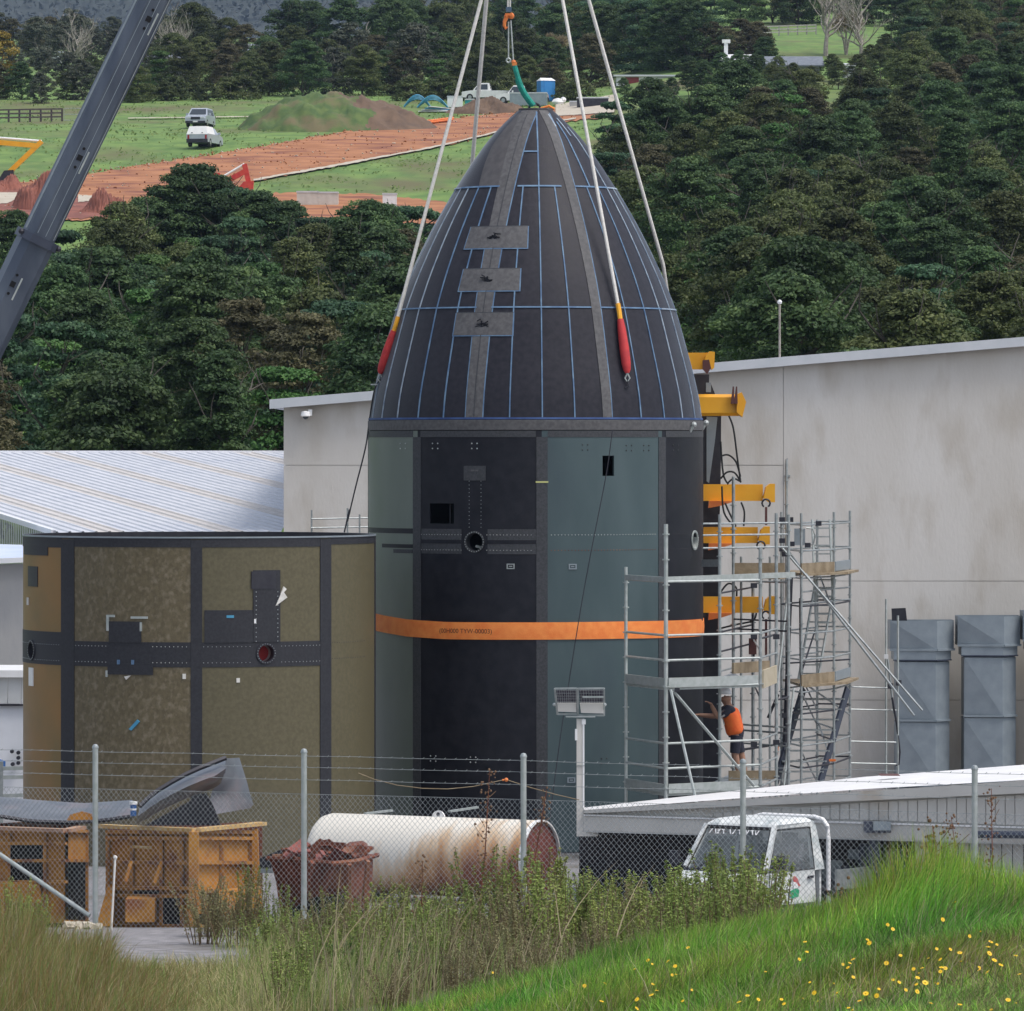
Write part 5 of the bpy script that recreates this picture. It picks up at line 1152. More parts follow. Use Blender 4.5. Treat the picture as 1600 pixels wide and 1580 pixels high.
# ================================================================ ventilation ducts against the hall
def duct(px, py_top, wpx, label, d=YW - 1.6, capx=0):
    k = F / d; x0 = (px - 800) / k; w = wpx / k; zt = E - (py_top - HY) / k
    t = thing('ventilation_duct', (x0 + w / 2, d + .6, 0), label, 'duct', 'ventilation ducts along the concrete wall')
    c = .22                                     # the box is seen a little from its right: front face and a canted right face
    def body(xa, xb, za, zb, nm, seg=True, dep=1.0, tri=True):
        xm = xa + (xb - xa) * .72; y = d; mid = (za + zb) / 2
        mb = MB()
        # front face cross-broken: a diagonal crease pushed out
        o = .05 if tri else 0
        mb.add([(xa, y, za), (xm, y - .12, za), (xm, y - .12, zb), (xa, y, zb), (xb, y + .32, za), (xb, y + .32, zb), (xb, y + dep, za), (xb, y + dep, zb), (xa, y + dep, za), (xa, y + dep, zb), ((xa + xm) / 2, y - .06 + o, mid)],
               [(0, 1, 10), (1, 2, 10), (2, 3, 10), (3, 0, 10), (1, 4, 5, 2), (4, 6, 7, 5), (6, 8, 9, 7), (8, 0, 3, 9), (0, 8, 6, 4, 1)] if not tri else
               [(0, 1, 3), (1, 2, 3), (1, 4, 5, 2), (4, 6, 7, 5), (6, 8, 9, 7), (8, 0, 3, 9)])
        if tri:                                 # crease offset: one triangle sits deeper
            v = list(mb.v); v[0] = (xa, y + .10, za); mb.v = v
        return part(nm, mb, M_duct, t)
    H1 = 2.75 * .9; zc = zt - .70
    body(x0, x0 + w, zc, zt, 'cap'); 
    part('cap_rim', MB().bar((x0 - .01, d + .02, zc), (x0 + w * .72, d - .14, zc), .05, .05).bar((x0 + w * .72, d - .14, zc), (x0 + w + .01, d + .31, zc), .05, .05), M_duct, t)
    n0, n1 = x0 + w * .055, x0 + w * .955; body(n0, n1, zc - .24, zc - .02, 'neck', tri=False)
    part('neck_flange', MB().bar((n0 - .01, d + .02, zc - .25), (n0 + (n1 - n0) * .72, d - .15, zc - .25), .05, .03).bar((n0 + (n1 - n0) * .72, d - .15, zc - .25), (n1, d + .3, zc - .25), .05, .03), M_boomd, t)
    b0, b1 = x0 + w * .10, x0 + w * .93; z = zc - .27; L = 1.42
    while z > .1:
        zb = max(.02, z - L); body(b0, b1, zb, z - .02, 'duct_section')
        part('flange', MB().bar((b0 - .02, d + .0, zb - .01), (b0 + (b1 - b0) * .72, d - .15, zb - .01), .05, .045).bar((b0 + (b1 - b0) * .72, d - .15, zb - .01), (b1 + .02, d + .3, zb - .01), .05, .045), M_duct, t); z = zb - .03
    part('inner_lining', MB().bb((x0 + .15, d + .45, zt - .3), (x0 + w - .3, d + .85, zt - .25)), M_black, t)
    return t
duct(1391, 970, 101, 'left grey sheet metal duct with a dark flap above its cap')
duct(1497, 963, 99, 'grey sheet metal duct at the right, taller cap without a dark flap')
duct(1599, 955, 100, 'grey-green duct just cut by the right edge of the photo')
fl = thing('dark_flap', P(1405, 965, YW - 1.0), 'small dark square panel sticking up behind the left duct cap', 'panel'); part('panel', MB().prism([P(1393, 951, YW - .9), P(1415, 950, YW - .9), P(1418, 975, YW - .9), P(1394, 975, YW - .9)], (0, .05, 0)), M_dark, fl)
# poles and long bracing tubes that reach towards the ducts
def T(px0, py0, D0, px1, py1, D1, r=.024, n=6): return MB().tube(P(px0, py0, D0), P(px1, py1, D1), r, n)

# ================================================================ yellow arms on the dark mast behind the cylinder
ma = thing('lifting_mast', P(1112, 800, 123), 'dark vertical mast with five yellow arms standing behind the right edge of the cylinder', 'mast')
DM = 122.6
part('column', MB().prism([P(1098, 585, DM), P(1108, 585, DM), P(1108, 600, DM), P(1111, 600, DM), P(1127, 640, DM), P(1126, 760, DM), P(1122, 900, DM), P(1122, 1240, DM), P(1085, 1240, DM), P(1085, 585, DM)], (0, .5, 0)), M_dark, ma)
part('gusset_plate', MB().prism([P(1104, 651, DM - .02), P(1121, 652, DM - .02), P(1117, 690, DM - .02), P(1108, 755, DM - .02), P(1104, 752, DM - .02)], (0, .015, 0)), M_duct, ma)
part('column_plate', MB().prism([P(1103, 598, DM - .02), P(1111, 598, DM - .02), P(1111, 613, DM - .02), P(1103, 613, DM - .02)], (0, .015, 0)), M_duct, ma)
M_yend = M_yellow
def arm(px1, y0, y1, shape, lab=None, D=DM - .9, hook=None, m=M_yellow):
    k = F / D; h = (y1 - y0) / k
    a = P(1075, (y0 + y1) / 2, D); b = P(px1, (y0 + y1) / 2, D)
    c = .28; oc = [(-1, -1 + c), (-1, 1 - c), (-1 + c, 1), (1 - c, 1), (1, 1 - c), (1, -1 + c), (1 - c, -1), (-1 + c, -1)]
    if shape == 'oct': sec = [(y * h * .5, z * h / 2) for y, z in oc]
    else: sec = [(-h * .4, -h / 2), (-h * .4, h / 2), (h * .4, h / 2), (h * .4, -h / 2)]
    n = len(sec); vs = [(x, D + .3 + y, a.z + z) for x in (a.x, b.x - .1) for y, z in sec]
    p_ = part('arm', MB().add(vs, [list(range(n)), list(range(n, 2 * n))[::-1]] + [(i, n + i, n + (i + 1) % n, (i + 1) % n) for i in range(n)]), m, ma)
    return p_, a, b, h
p_, a, b, h = arm(1163, 616, 650, 'oct'); part('end_plate', MB().prism([P(1152, 616, DM - .95), P(1159, 613, DM - .95), P(1166, 628, DM - .95), P(1160, 652, DM - .95), P(1151, 644, DM - .95)], (0, .6, 0)), M_yellow, p_, label=None)
for px in (1146, 1151): part('bracket', MB().prism([P(px - 4, 631, DM - 1.0), P(px + 1.6, 631, DM - 1.0), P(px + 1, 604, DM - 1.0), P(px - 1, 604, DM - 1.0)], (0, .12, 0)), mat('red_brown_%d' % px, (.10, .035, .03)), p_)
MATS['rb'] = MATS['red_brown_1146']
p_, a, b, h = arm(1114, 551, 577, 'box'); part('end_plate', MB().prism([P(1100, 566, DM - 1.0), P(1103, 556, DM - 1.0), P(1109, 549, DM - 1.0), P(1117, 550, DM - 1.0), P(1116, 575, DM - 1.0), P(1112, 578, DM - 1.0), P(1109, 570, DM - 1.0)], (0, .5, 0)), M_yellow, p_)
part('bracket', MB().prism([P(1098, 563, DM - 1.05), P(1108, 562, DM - 1.05), P(1111, 575, DM - 1.05), P(1105, 585, DM - 1.05), P(1098, 577, DM - 1.05)], (0, .1, 0)), MATS['rb'], p_)
for (px1, y0, y1) in [(1200, 757, 783), (1192, 824, 849), (1200, 933, 958)]:
    p_, a, b, h = arm(px1, y0, y1, 'box'); yc = (y0 + y1) / 2
    part('end_plate', MB().prism([P(px1 - 7, yc + 8, DM - 1.0), P(px1 - 3, y0 + 4, DM - 1.0), P(px1 + 3, y0 - 1, DM - 1.0), P(px1 + 11, y0 - 1, DM - 1.0), P(px1 + 11, y1 + 2, DM - 1.0), P(px1 + 1, y1 + 2, DM - 1.0)], (0, .45, 0)), M_yellow, p_)
    part('rib', MB().prism([P(1108, y1, DM - 1.0), P(1150, y1, DM - 1.0), P(1128, y1 + 7, DM - 1.0), P(1107, y1 + 11, DM - 1.0)], (0, .3, 0)), M_orange, p_)
    hc = P(px1 - 3, y1 + 2, DM - 1.15); part('hook', MB().path([hc + Vector((.085 * math.sin(u), 0, .085 * math.cos(u) - .02)) for u in np.linspace(-2.6, 2.6, 11)], .022, 6), M_dark, p_)
    part('hanger', MB().bar(hc + Vector((0, 0, -.1)), hc + Vector((0, 0, -.48 if y0 < 800 else -.9)), .05, .05), MATS['rb'], p_)
# hoses
ho = thing('hose_bundle', P(1140, 740, 121.5), 'loops of thin black hoses beside the mast above the yellow arms', 'hose')
for pts in [[(1139, 650), (1146, 670), (1152, 715), (1157, 752)], [(1126, 713), (1138, 711), (1150, 722), (1157, 745)], [(1126, 748), (1136, 738), (1148, 739), (1158, 754)], [(1136, 756), (1146, 748), (1156, 752)], [(1126, 690), (1130, 740), (1138, 757)], [(1128, 760), (1131, 800), (1146, 822)], [(1133, 786), (1139, 800), (1150, 823)], [(1158, 785), (1163, 800), (1162, 822)], [(1126, 925), (1138, 912), (1150, 918), (1151, 932)], [(1126, 982), (1150, 976), (1176, 970), (1182, 958)]]:
    part('hose', MB().path(smooth_pts([P(x, y, 121.4) for x, y in pts]), .022, 6), M_rubber, ho)
pull = thing('hanging_hoist', P(1176, 1010, 121.4), 'red-brown hand hoist hanging inside the scaffold above the middle deck', 'hoist')
part('body', MB().box(P(1176, 1010, 121.4), (.16, .12, .34)), MATS['rb'], pull); part('chain', MB().tube(P(1176, 960, 121.4), P(1176, 1003, 121.4), .02, 5).tube(P(1178, 1016, 121.4), P(1178, 1030, 121.4), .02, 5), M_dark, pull)

# ================================================================ scaffolding in front of the cylinder
sf = thing('scaffold', P(1110, 1245, 115), 'galvanised three-level scaffold wrapped round the right front of the dark cylinder', 'scaffold')
# plan positions of the standards: (photo px at its distance)
def foot(px, D): return Vector(((px - 800) / F * D, D, 0))
S = {'a': foot(978, 115.6), 'b': foot(1040.5, 113.4), 'c': foot(1188, 114.8), 'd': foot(1213, 117.5), 'e': foot(1124.5, 116.9), 'f': foot(1146, 120.6), 'g': foot(1232, 119.0), 'h': foot(1176.5, 122.0)}
def zat(py, D): return E - (py - HY) / F * D
SR = .034
tops = {'a': 886, 'b': 819, 'c': 856, 'd': 802, 'e': 804, 'f': 745, 'g': 804, 'h': 912}
def standard(k, parent, zt, m=M_galv, r=SR):
    p = S[k]; s_ = part('standard', MB().tube((p.x, p.y, .03), (p.x, p.y, zt), r, 8), m, parent); z = .5; mb = MB()
    while z < zt - .1: mb.lathe((p.x, p.y, z), [(r, -.012), (r + .03, -.012), (r + .03, .012), (r, .012)], 8); z += .5
    part('ledger_cup', mb, m, s_, kind='stuff'); return s_
for k in S: standard(k, sf, zat(tops[k], S[k].y), M_galvl if k in 'ab' else M_galv, .042 if k == 'b' else SR)
def ledger(a, b, z, parent=sf, r=.026, m=M_galvl): return part('ledger', MB().tube((a.x, a.y, z), (b.x, b.y, z), r, 6), m, parent)
ZB = zat(909, 113.4); ZD2 = zat(1072, 114); ZD1 = 1.40
for z in (ZB, zat(993, 113.4), zat(1032, 113.4), zat(1162, 113.4), zat(1201, 113.4), zat(1074, 113.4), zat(1236, 113.4)):
    ledger(S['a'], S['b'], z); ledger(S['b'], S['c'], z)
    if z < ZB - .5: ledger(S['c'], S['d'], z, m=M_galv, r=.022)
for z in (ZB + .04,): part('ledger', MB().bar((S['a'].x, S['a'].y, z), (S['b'].x, S['b'].y, z), .05, .10), M_galvl, sf); part('ledger', MB().bar((S['b'].x, S['b'].y, z), (S['g'].x, S['g'].y - 2.5, z + .03), .05, .11), M_galvl, sf)
for py in (818, 836, 856): ledger(foot(1098, 117.5), S['g'], zat(py, 118), r=.022, m=M_galv)
for z in (zat(925, 118), zat(983, 119), zat(1013, 119)): ledger(S['e'], S['h'], z, r=.02, m=M_dark)
for z in (zat(912, 118), zat(1137, 119), zat(1143, 119.8)): ledger(S['f'], S['g'], z, r=.024, m=M_galv)
ledger(S['f'], foot(1232, 124), zat(1172, 121), r=.028, m=M_dark)
ledger(S['c'], S['d'], zat(995, 116), r=.022, m=M_dark)
# decks
def deck(pts, z, parent=sf, h=.06, m=M_galvl, nm='deck_plank', n=3):
    # plank strips between two edges
    (a0, a1), (b0, b1) = pts
    for i in range(n):
        u0, u1 = i / n + .008, (i + 1) / n - .008; q = [a0.lerp(b0, u0), a1.lerp(b1, u0), a1.lerp(b1, u1), a0.lerp(b0, u1)]
        part(nm, MB().prism([(v.x, v.y, z - h) for v in q], (0, 0, h)), m, parent)
back_a = Vector((BX + 3.62 * math.sin(R(18)) + .1, BY - 3.7 * math.cos(R(18)), 0)); ia = S['a'] + Vector((.25, .95, 0)); ib = S['b'] + Vector((.35, 1.35, 0)); ic = S['c'] + Vector((-.2, 1.5, 0))
for z in (ZD1, ZD2):
    deck(((S['a'], S['b']), (ia, ib)), z); deck(((S['b'], S['c']), (ib, ic)), z + .004)
    deck(((ib, ic), (foot(1105, 117.0) + Vector((.15, .2, 0)), S['f'])), z + .01, m=M_duct)
for z, m in ((ZD1, M_galvl), (ZD2, M_galvl)):
    part('toe_board', MB().bar((S['a'].x, S['a'].y - .04, z + .09), (S['b'].x, S['b'].y - .04, z + .09), .03, .17), m, sf); part('toe_board', MB().bar((S['b'].x + .05, S['b'].y - .03, z + .09), (S['c'].x - .05, S['c'].y - .03, z + .09), .03, .19), m, sf)
part('end_board', MB().bar((S['c'].x + .05, S['c'].y, ZD2 + .10), (S['d'].x, S['d'].y, ZD2 + .10), .04, .36), mat('pale_board', (.42, .36, .25), (.5, .44, .33), 4), sf)
part('timber_board', MB().bar((S['c'].x - .45, S['c'].y + 2.6, ZD2 + .22), (S['d'].x - .1, S['d'].y + 1.2, ZD2 + .22), .05, .22), M_wood, sf)
part('timber_board', MB().bar((S['f'].x, S['f'].y, zat(888, 121)), (S['g'].x, S['g'].y + 1.6, zat(888, 121)), .05, .24), M_wood, sf); part('timber_board', MB().bar((S['f'].x, S['f'].y + .3, zat(902, 121)), (S['g'].x, S['g'].y + 1.6, zat(902, 121)), .9, .05), M_wood, sf)
part('timber_board', MB().bar((S['e'].x + .2, S['e'].y + .5, ZD1 + .12), (S['d'].x, S['d'].y, ZD1 + .12), .05, .2), M_wood, sf)
part('front_board', MB().bar((foot(1098, 118).x, 118, zat(880, 118)), (foot(1124, 117).x, 117, zat(880, 117)), .05, .15), M_galv, sf)
for a in [(1048, 1078, 113.2, 1090, 1262, 112.6), (1052, 1080, 113.3, 1178, 1228, 114.6)]: part('brace', T(*a, .03), M_galvl, sf)
part('clamp', MB().box(P(1058, 1078, 113.3), (.1, .1, .08)), M_dark, sf)
for px, py in [(1178, 1163), (1213, 1160), (1178, 995), (1213, 995), (1178, 915)]: part('clamp', MB().box(P(px, py, 116), (.13, .1, .1)), M_dark, sf)

# stair tower behind and to the right
tw = thing('stair_tower', P(1280, 1225, 124), 'scaffold stair tower with ladders and timber decks against the concrete wall', 'scaffold tower')
ST = {'p': foot(1229, 122.0), 'q': foot(1252, 121.2), 'r': foot(1303, 123.0), 's': foot(1328, 125.4), 't': foot(1277, 125.6), 'u': foot(1221, 123.0)}
for k, py in {'p': 718, 'q': 802, 'r': 800, 's': 798, 't': 812, 'u': 800}.items():
    p = ST[k]; zt = zat(py, p.y); s_ = part('standard', MB().tube((p.x, p.y, .03), (p.x, p.y, zt), .028, 7), M_galv, tw); mb = MB(); z = .5
    while z < zt: mb.lathe((p.x, p.y, z), [(.028, -.01), (.055, -.01), (.055, .01), (.028, .01)], 7); z += .5
    part('ledger_cup', mb, M_galv, s_, kind='stuff')
for py in (818, 858, 900, 943, 985, 1025, 1075, 1108, 1157, 1191, 1222):
    z = zat(py, 123.5); m = M_galv if py not in (943, 1108, 1191) else M_dark
    for a, b in (('q', 'r'), ('r', 's'), ('s', 't'), ('u', 't'), ('u', 'q')): ledger(ST[a], ST[b], z + (.0 if a != 's' else .02), tw, .020, m)
for py, m in ((893, M_wood), (1064, M_wood)):
    z = zat(py, 123.5); deck(((ST['q'] + Vector((.05, .05, 0)), ST['r'] + Vector((.3, .05, 0))), (ST['u'] + Vector((.1, 1.6, 0)), ST['t'] + Vector((.9, -.1, 0)))), z, tw, .05, M_wood, 'deck_board', 4)
    part('toe_board', MB().bar((ST['q'].x, ST['q'].y - .03, z + .1), (ST['r'].x, ST['r'].y - .03, z + .1), .03, .24), m, tw); part('toe_board', MB().bar((ST['r'].x + .03, ST['r'].y, z + .12), (ST['s'].x, ST['s'].y, z + .12), .03, .2), M_duct, tw)
def ladder(pa, pb, w, n, m, mr, nm, r=.03, flat=False, side=Vector((1, 0, 0))):
    s_ = side * w / 2; L = None
    for sg in (-1, 1):
        q = part('stringer', MB().bar(pa + s_ * sg, pb + s_ * sg, .05, .20) if flat else MB().tube(pa + s_ * sg, pb + s_ * sg, r, 6), m, nm); L = q
    for i in range(1, n): c = pa.lerp(pb, i / n); part('tread', MB().bar(c - s_, c + s_, .22 if flat else .04, .03), mr, nm)
# lower stair, dark stringers
ladder(P(1247, 1222, 122.5), P(1290, 1076, 123.6), .95, 9, M_boomd, M_galv, tw, flat=True)
ladder(P(1262, 1066, 124.4), P(1290, 905, 125), .42, 12, M_galvl, M_galv, tw)
ladder(P(1290, 1000, 124.0), P(1283, 812, 124.6), .38, 14, M_galvl, M_galv, tw)
for a in [(1222, 856, 121.0, 1441, 1110, 121.0), (1232, 862, 121.3, 1428, 1118, 122), ]: part('raker', T(*a, .027), M_galv, tw)
part('raker', T(1223, 1245, 120.5, 1240, 1075, 121.0, .027), M_galvl, tw); part('raker', T(1214, 1075, 120.6, 1233, 905, 121.0, .03), M_galvl, tw)
part('upright', T(1236, 900, 121.2, 1226, 1160, 121.4, .05), M_dark, tw); part('upright', T(1251, 935, 122, 1252, 1060, 122, .04), M_dark, tw)
part('strut', T(1200, 1122, 121.5, 1216, 1085, 121.5, .035), M_dark, tw)
for px, py in [(1222, 812), (1235, 812), (1222, 845), (1237, 850), (1222, 858), (1226, 866), (1279, 818), (1262, 852), (1226, 1118), (1226, 1090)]: part('clamp', MB().box(P(px, py, 121.3), (.12, .12, .10)), M_dark, tw)
part('mesh_gate', MB().prism([P(1241, 826, 123.9), P(1258, 826, 123.9), P(1258, 852, 123.9), P(1241, 852, 123.9)], (0, .02, 0)), M_duct, tw); part('gate_hoop', MB().path([P(1260, 825, 123.8), P(1270, 826, 123.8), P(1274, 838, 123.8), P(1270, 851, 123.8), P(1260, 852, 123.8)], .02, 6), M_galv, tw)
part('red_tag', MB().box(P(1300, 1188, 122.8), (.16, .02, .05)), M_orange, tw); part('orange_flag', MB().prism([P(1212, 1165, 120), P(1217, 1166, 120), P(1215, 1190, 120), P(1211, 1186, 120)], (0, .03, 0)), M_orange, tw)
rsc = random.Random(21)
for k in range(14):
    a, b = rsc.choice([('q', 't'), ('q', 's'), ('u', 's'), ('r', 't')]); z = rsc.uniform(1.2, 6.2); part('cross_tube', MB().tube((ST[a].x, ST[a].y, z), (ST[b].x, ST[b].y, z + rsc.choice([0, 0, .9, -.9])), .02, 6), rsc.choice([M_galv, M_dark, M_galv]), tw)
for k in range(9): a, b = rsc.choice([('e', 'h'), ('f', 'g'), ('d', 'g'), ('e', 'f'), ('c', 'h')]); z = rsc.uniform(1.6, 5.8); ledger(S[a], S[b], z, sf, .02, rsc.choice([M_galv, M_dark]))
for px in (1158, 1203): q = foot(px, 121.2); part('standard', MB().tube((q.x, q.y, .03), (q.x, q.y, zat(870, 121)), .026, 7), M_galv, sf)
# outrigger poles right of the tower
og = thing('scaffold_poles', P(1388, 1200, 126), 'two upright scaffold poles with thin tubes in front of the left duct', 'scaffold poles')
part('standard', T(1384.5, 936, 126, 1384.5, 1235, 126, .026), M_galvl, og); part('standard', T(1403, 962, 125.6, 1403, 1235, 125.6, .026), M_galvl, og); part('standard', T(1387, 1030, 125.8, 1397, 1115, 125.8, .028), M_galv, og); part('rope_drop', MB().path([P(x, y, 125.6) for x, y in [(1394, 1090), (1401, 1130), (1406, 1175), (1404, 1195), (1399, 1196)]], .025, 6), M_dark, og)
for py in (1074, 1109, 1159, 1193): part('tube', T(1328, py - .6, 125.5, 1400 if py != 1074 else 1386, py + 1, 125.9, .018), M_galv, og)
for px, py in ((1391, 1072), (1404, 1067)): part('clamp', MB().box(P(px, py, 125.6), (.12, .1, .12)), M_dark, og)
part('clamp', MB().box(P(1384.5, 1026, 125.9), (.09, .09, .09)), M_white, og)
# small scaffold left, behind the cylinder
s2_ = thing('scaffold_guardrail', P(530, 830, 128), 'thin scaffold guardrail standing between the brown ring and the cylinder', 'scaffold rail')
for px, py in ((487, 797), (543, 794), (562, 804)): part('standard', T(px, py, 128, px, 1150, 128, .022), M_galv, s2_)
for py in (811, 825): part('ledger', T(486, py, 127.9, 600, py - 2, 129, .02), M_galv, s2_)
part('brace', T(538, 832, 127.8, 546, 796, 127.8, .02), M_dark, s2_)

# ================================================================ the worker
def skin_body(name, joints, edges, root, mats, parent, sub=2):
    me = bpy.data.meshes.new(name); me.from_pydata([j[0] for j in joints], edges, []); o = bpy.data.objects.new(name, me); COL.objects.link(o)
    md = o.modifiers.new('s', 'SKIN'); md.use_smooth_shade = True
    for i, j in enumerate(joints): sv = me.skin_vertices[0].data[i]; sv.radius = (j[1], j[1] if len(j) < 3 else j[2]); sv.use_root = (i == root)
    o.modifiers.new('u', 'SUBSURF').levels = sub
    dg = bpy.context.evaluated_depsgraph_get(); dg.update(); res = bpy.data.meshes.new_from_object(o.evaluated_get(dg)); res.name = name; bpy.data.objects.remove(o)
    res.materials.clear()
    for m in mats: res.materials.append(m)
    res.polygons.foreach_set('use_smooth', [True] * len(res.polygons)); q = bpy.data.objects.new(name, res); COL.objects.link(q); q.parent = parent; return q
DP = 118.4; fz = ZD1 + .012
pp = Vector(((1150 - 800) / F * DP, DP, fz))
man = thing('person', pp, 'worker in white helmet and orange vest reaching towards the cylinder on the lower scaffold deck', 'person')
M_skin = mat('skin', (.32, .17, .11), (.38, .21, .14), 8, .6); M_navy = mat('navy_cloth', (.018, .02, .035), (.03, .032, .05), 12, .9, 0, .4, 40); M_vest = mat('hi_vis_orange', (.85, .12, .02), (.9, .2, .04), 8, .7, 0, .3, 30)
J = [((0, 0, .93), .19, .15), ((-.05, 0, 1.12), .18, .14), ((-.11, 0, 1.32), .20, .15), ((-.15, 0, 1.43), .13, .10), ((-.18, 0, 1.50), .075), ((-.20, 0, 1.57), .105, .09), ((-.22, 0, 1.70), .20, .17),
     ((-.16, -.19, 1.42), .062), ((-.38, -.25, 1.24), .06), ((-.48, -.20, 1.45), .048), ((-.50, -.18, 1.52), .04),          # right arm, raised (7-10)
     ((-.16, .19, 1.42), .062), ((-.42, .24, 1.26), .06), ((-.66, .20, 1.28), .048), ((-.74, .19, 1.29), .04),                # left arm, reaching (11-14)
     ((.0, -.10, .86), .095), ((-.03, -.12, .50), .085), ((.06, -.12, .10), .06), ((.02, -.12, .05), .045), ((-.12, -.12, .04), .04),
     ((.02, .10, .86), .095), ((.10, .12, .50), .085), ((.20, .12, .11), .06), ((.16, .12, .05), .045), ((.02, .12, .04), .04)]
Ed = [(0, 1), (1, 2), (2, 3), (3, 4), (4, 5), (5, 6), (3, 7), (7, 8), (8, 9), (9, 10), (3, 11), (11, 12), (12, 13), (13, 14), (0, 15), (15, 16), (16, 17), (17, 18), (18, 19), (0, 20), (20, 21), (21, 22), (22, 23), (23, 24)]
hp = []
def hand(base, d, up, n0):
    s_ = d.cross(up).normalized(); js = []; es = []
    return [(base + d * .05 + s_ * .0, .03)]
for (bi, d, upv) in ((10, Vector((-.8, 0, .5)).normalized(), Vector((0, 0, 1))), (14, Vector((-1, 0, .1)).normalized(), Vector((0, 0, 1)))):
    b_ = Vector(J[bi][0]); s_ = d.cross(upv).normalized(); k0 = len(J); J.append((tuple(b_ + d * .06), .036, .02)); Ed.append((bi, k0))
    for fi, off in enumerate((-.034, -.012, .012, .034)):
        L = (.065, .075, .07, .055)[fi]; k = len(J); J.append((tuple(b_ + d * .10 + s_ * off), .011)); J.append((tuple(b_ + d * (.10 + L * .55) + s_ * off * 1.15 - upv * .008), .010)); J.append((tuple(b_ + d * (.10 + L) + s_ * off * 1.15 - upv * .03), .009)); Ed += [(k0, k), (k, k + 1), (k + 1, k + 2)]
    k = len(J); J.append((tuple(b_ + d * .03 + s_ * -.045), .013)); J.append((tuple(b_ + d * .08 + s_ * -.07 - upv * .01), .011)); Ed += [(bi, k), (k, k + 1)]
body = skin_body('body', [(j[0], *j[1:]) for j in J], Ed, 0, [M_skin], man)
shirtJ = [(J[i][0], J[i][1] + .03, (J[i][2] if len(J[i]) > 2 else J[i][1]) + .03) for i in (0, 1, 2, 3)] + [((-.16, -.19, 1.42), .11, .11), ((-.33, -.24, 1.29), .10, .10), ((-.16, .19, 1.42), .11, .11), ((-.36, .23, 1.31), .10, .10)]
skin_body('shirt', shirtJ, [(0, 1), (1, 2), (2, 3), (3, 4), (4, 5), (3, 6), (6, 7)], 0, [M_navy], man)
vJ = [((0, 0, .86), .22, .19), ((-.03, 0, 1.0), .25, .21), ((-.06, 0, 1.15), .245, .205), ((-.11, 0, 1.32), .27, .215), ((-.15, 0, 1.45), .20, .17)]
skin_body('vest', vJ, [(0, 1), (1, 2), (2, 3), (3, 4)], 0, [M_vest], man)
part('shorts', MB().path([(-.02, 0, 1.06), (0, 0, .98), (0, 0, .84)], [.15, .175, .155], 14).path([(0, -.10, .88), (-.015, -.115, .68), (-.03, -.12, .52)], [.115, .11, .10], 12).path([(.02, .10, .88), (.06, .115, .68), (.095, .12, .52)], [.115, .11, .10], 12), M_navy, man, world=False)
for y, x in ((-.12, .03), (.12, .17)): skin_body('boot', [((x + .03, y, .16), .055, .055), ((x, y, .06), .058, .055), ((x - .14, y, .045), .05, .042)], [(0, 1), (1, 2)], 1, [M_rubber], man)
part('helmet', MB().lathe((-.225, 0, 1.74), [(.155, -.012), (.132, 0), (.125, .055), (.09, .10), (.03, .122), (.002, .124)], 20).box((-.35, 0, 1.735), (.10, .16, .012)), M_white, man, world=False)
part('beard', MB().ball((-.285, 0, 1.615), .05, 10, sc_=(.8, 1.0, 1.0)), mat('hair', (.12, .09, .06)), man, world=False)
part('nose', MB().ball((-.325, 0, 1.68), .017, 6), M_skin, man, world=False)
for y in (-.03, .03): part('eye', MB().ball((-.312, y, 1.70), .010, 6), M_dark, man, world=False)
for y in (-.078, .078): part('ear', MB().ball((-.225, y, 1.68), .022, 6, sc_=(.8, .5, 1.2)), M_skin, man, world=False)
for sgn in (-1, 1): part('reflective_stripe', MB().path([Vector((-.19 - .05 * 0, sgn * .08, 1.5)), Vector((-.30, sgn * .09, 1.34)), Vector((-.235, sgn * .09, 1.1))], .012, 5), mat('silver_stripe_%d' % sgn, (.6, .6, .55)), man, world=False)

# ================================================================ light pole and the low building at the right front
lp_ = thing('floodlight_pole', P(907, 1290, 96), 'white square pole with a caged twin floodlight standing left of the low white roof', 'lamp post')
DL = 96.0
part('pole', MB().bb(P(901, 1302, DL), P(912.5, 1123, DL + .12)), M_cream, lp_); part('pole_highlight_strip', MB().bb(P(910.5, 1262, DL - .01), P(913, 1123, DL + .13)), M_white, lp_)
part('top_plate', MB().bb(P(884, 1121, DL - .05), P(930, 1118.5, DL + .15)), M_galvl, lp_); part('bracket', MB().bb(P(909, 1132, DL - .02), P(915, 1124, DL + .1)), M_white, lp_); part('junction_box', MB().bb(P(898.5, 1157, DL - .03), P(902, 1139, DL + .1)), M_white, lp_)
part('base_foot', MB().bb(P(901, 1307, DL - .02), P(934, 1299, DL + .14)), M_cream, lp_); part('band', MB().bb(P(900.6, 1196.5, DL - .02), P(913, 1195, DL + .13)), M_galv, lp_)
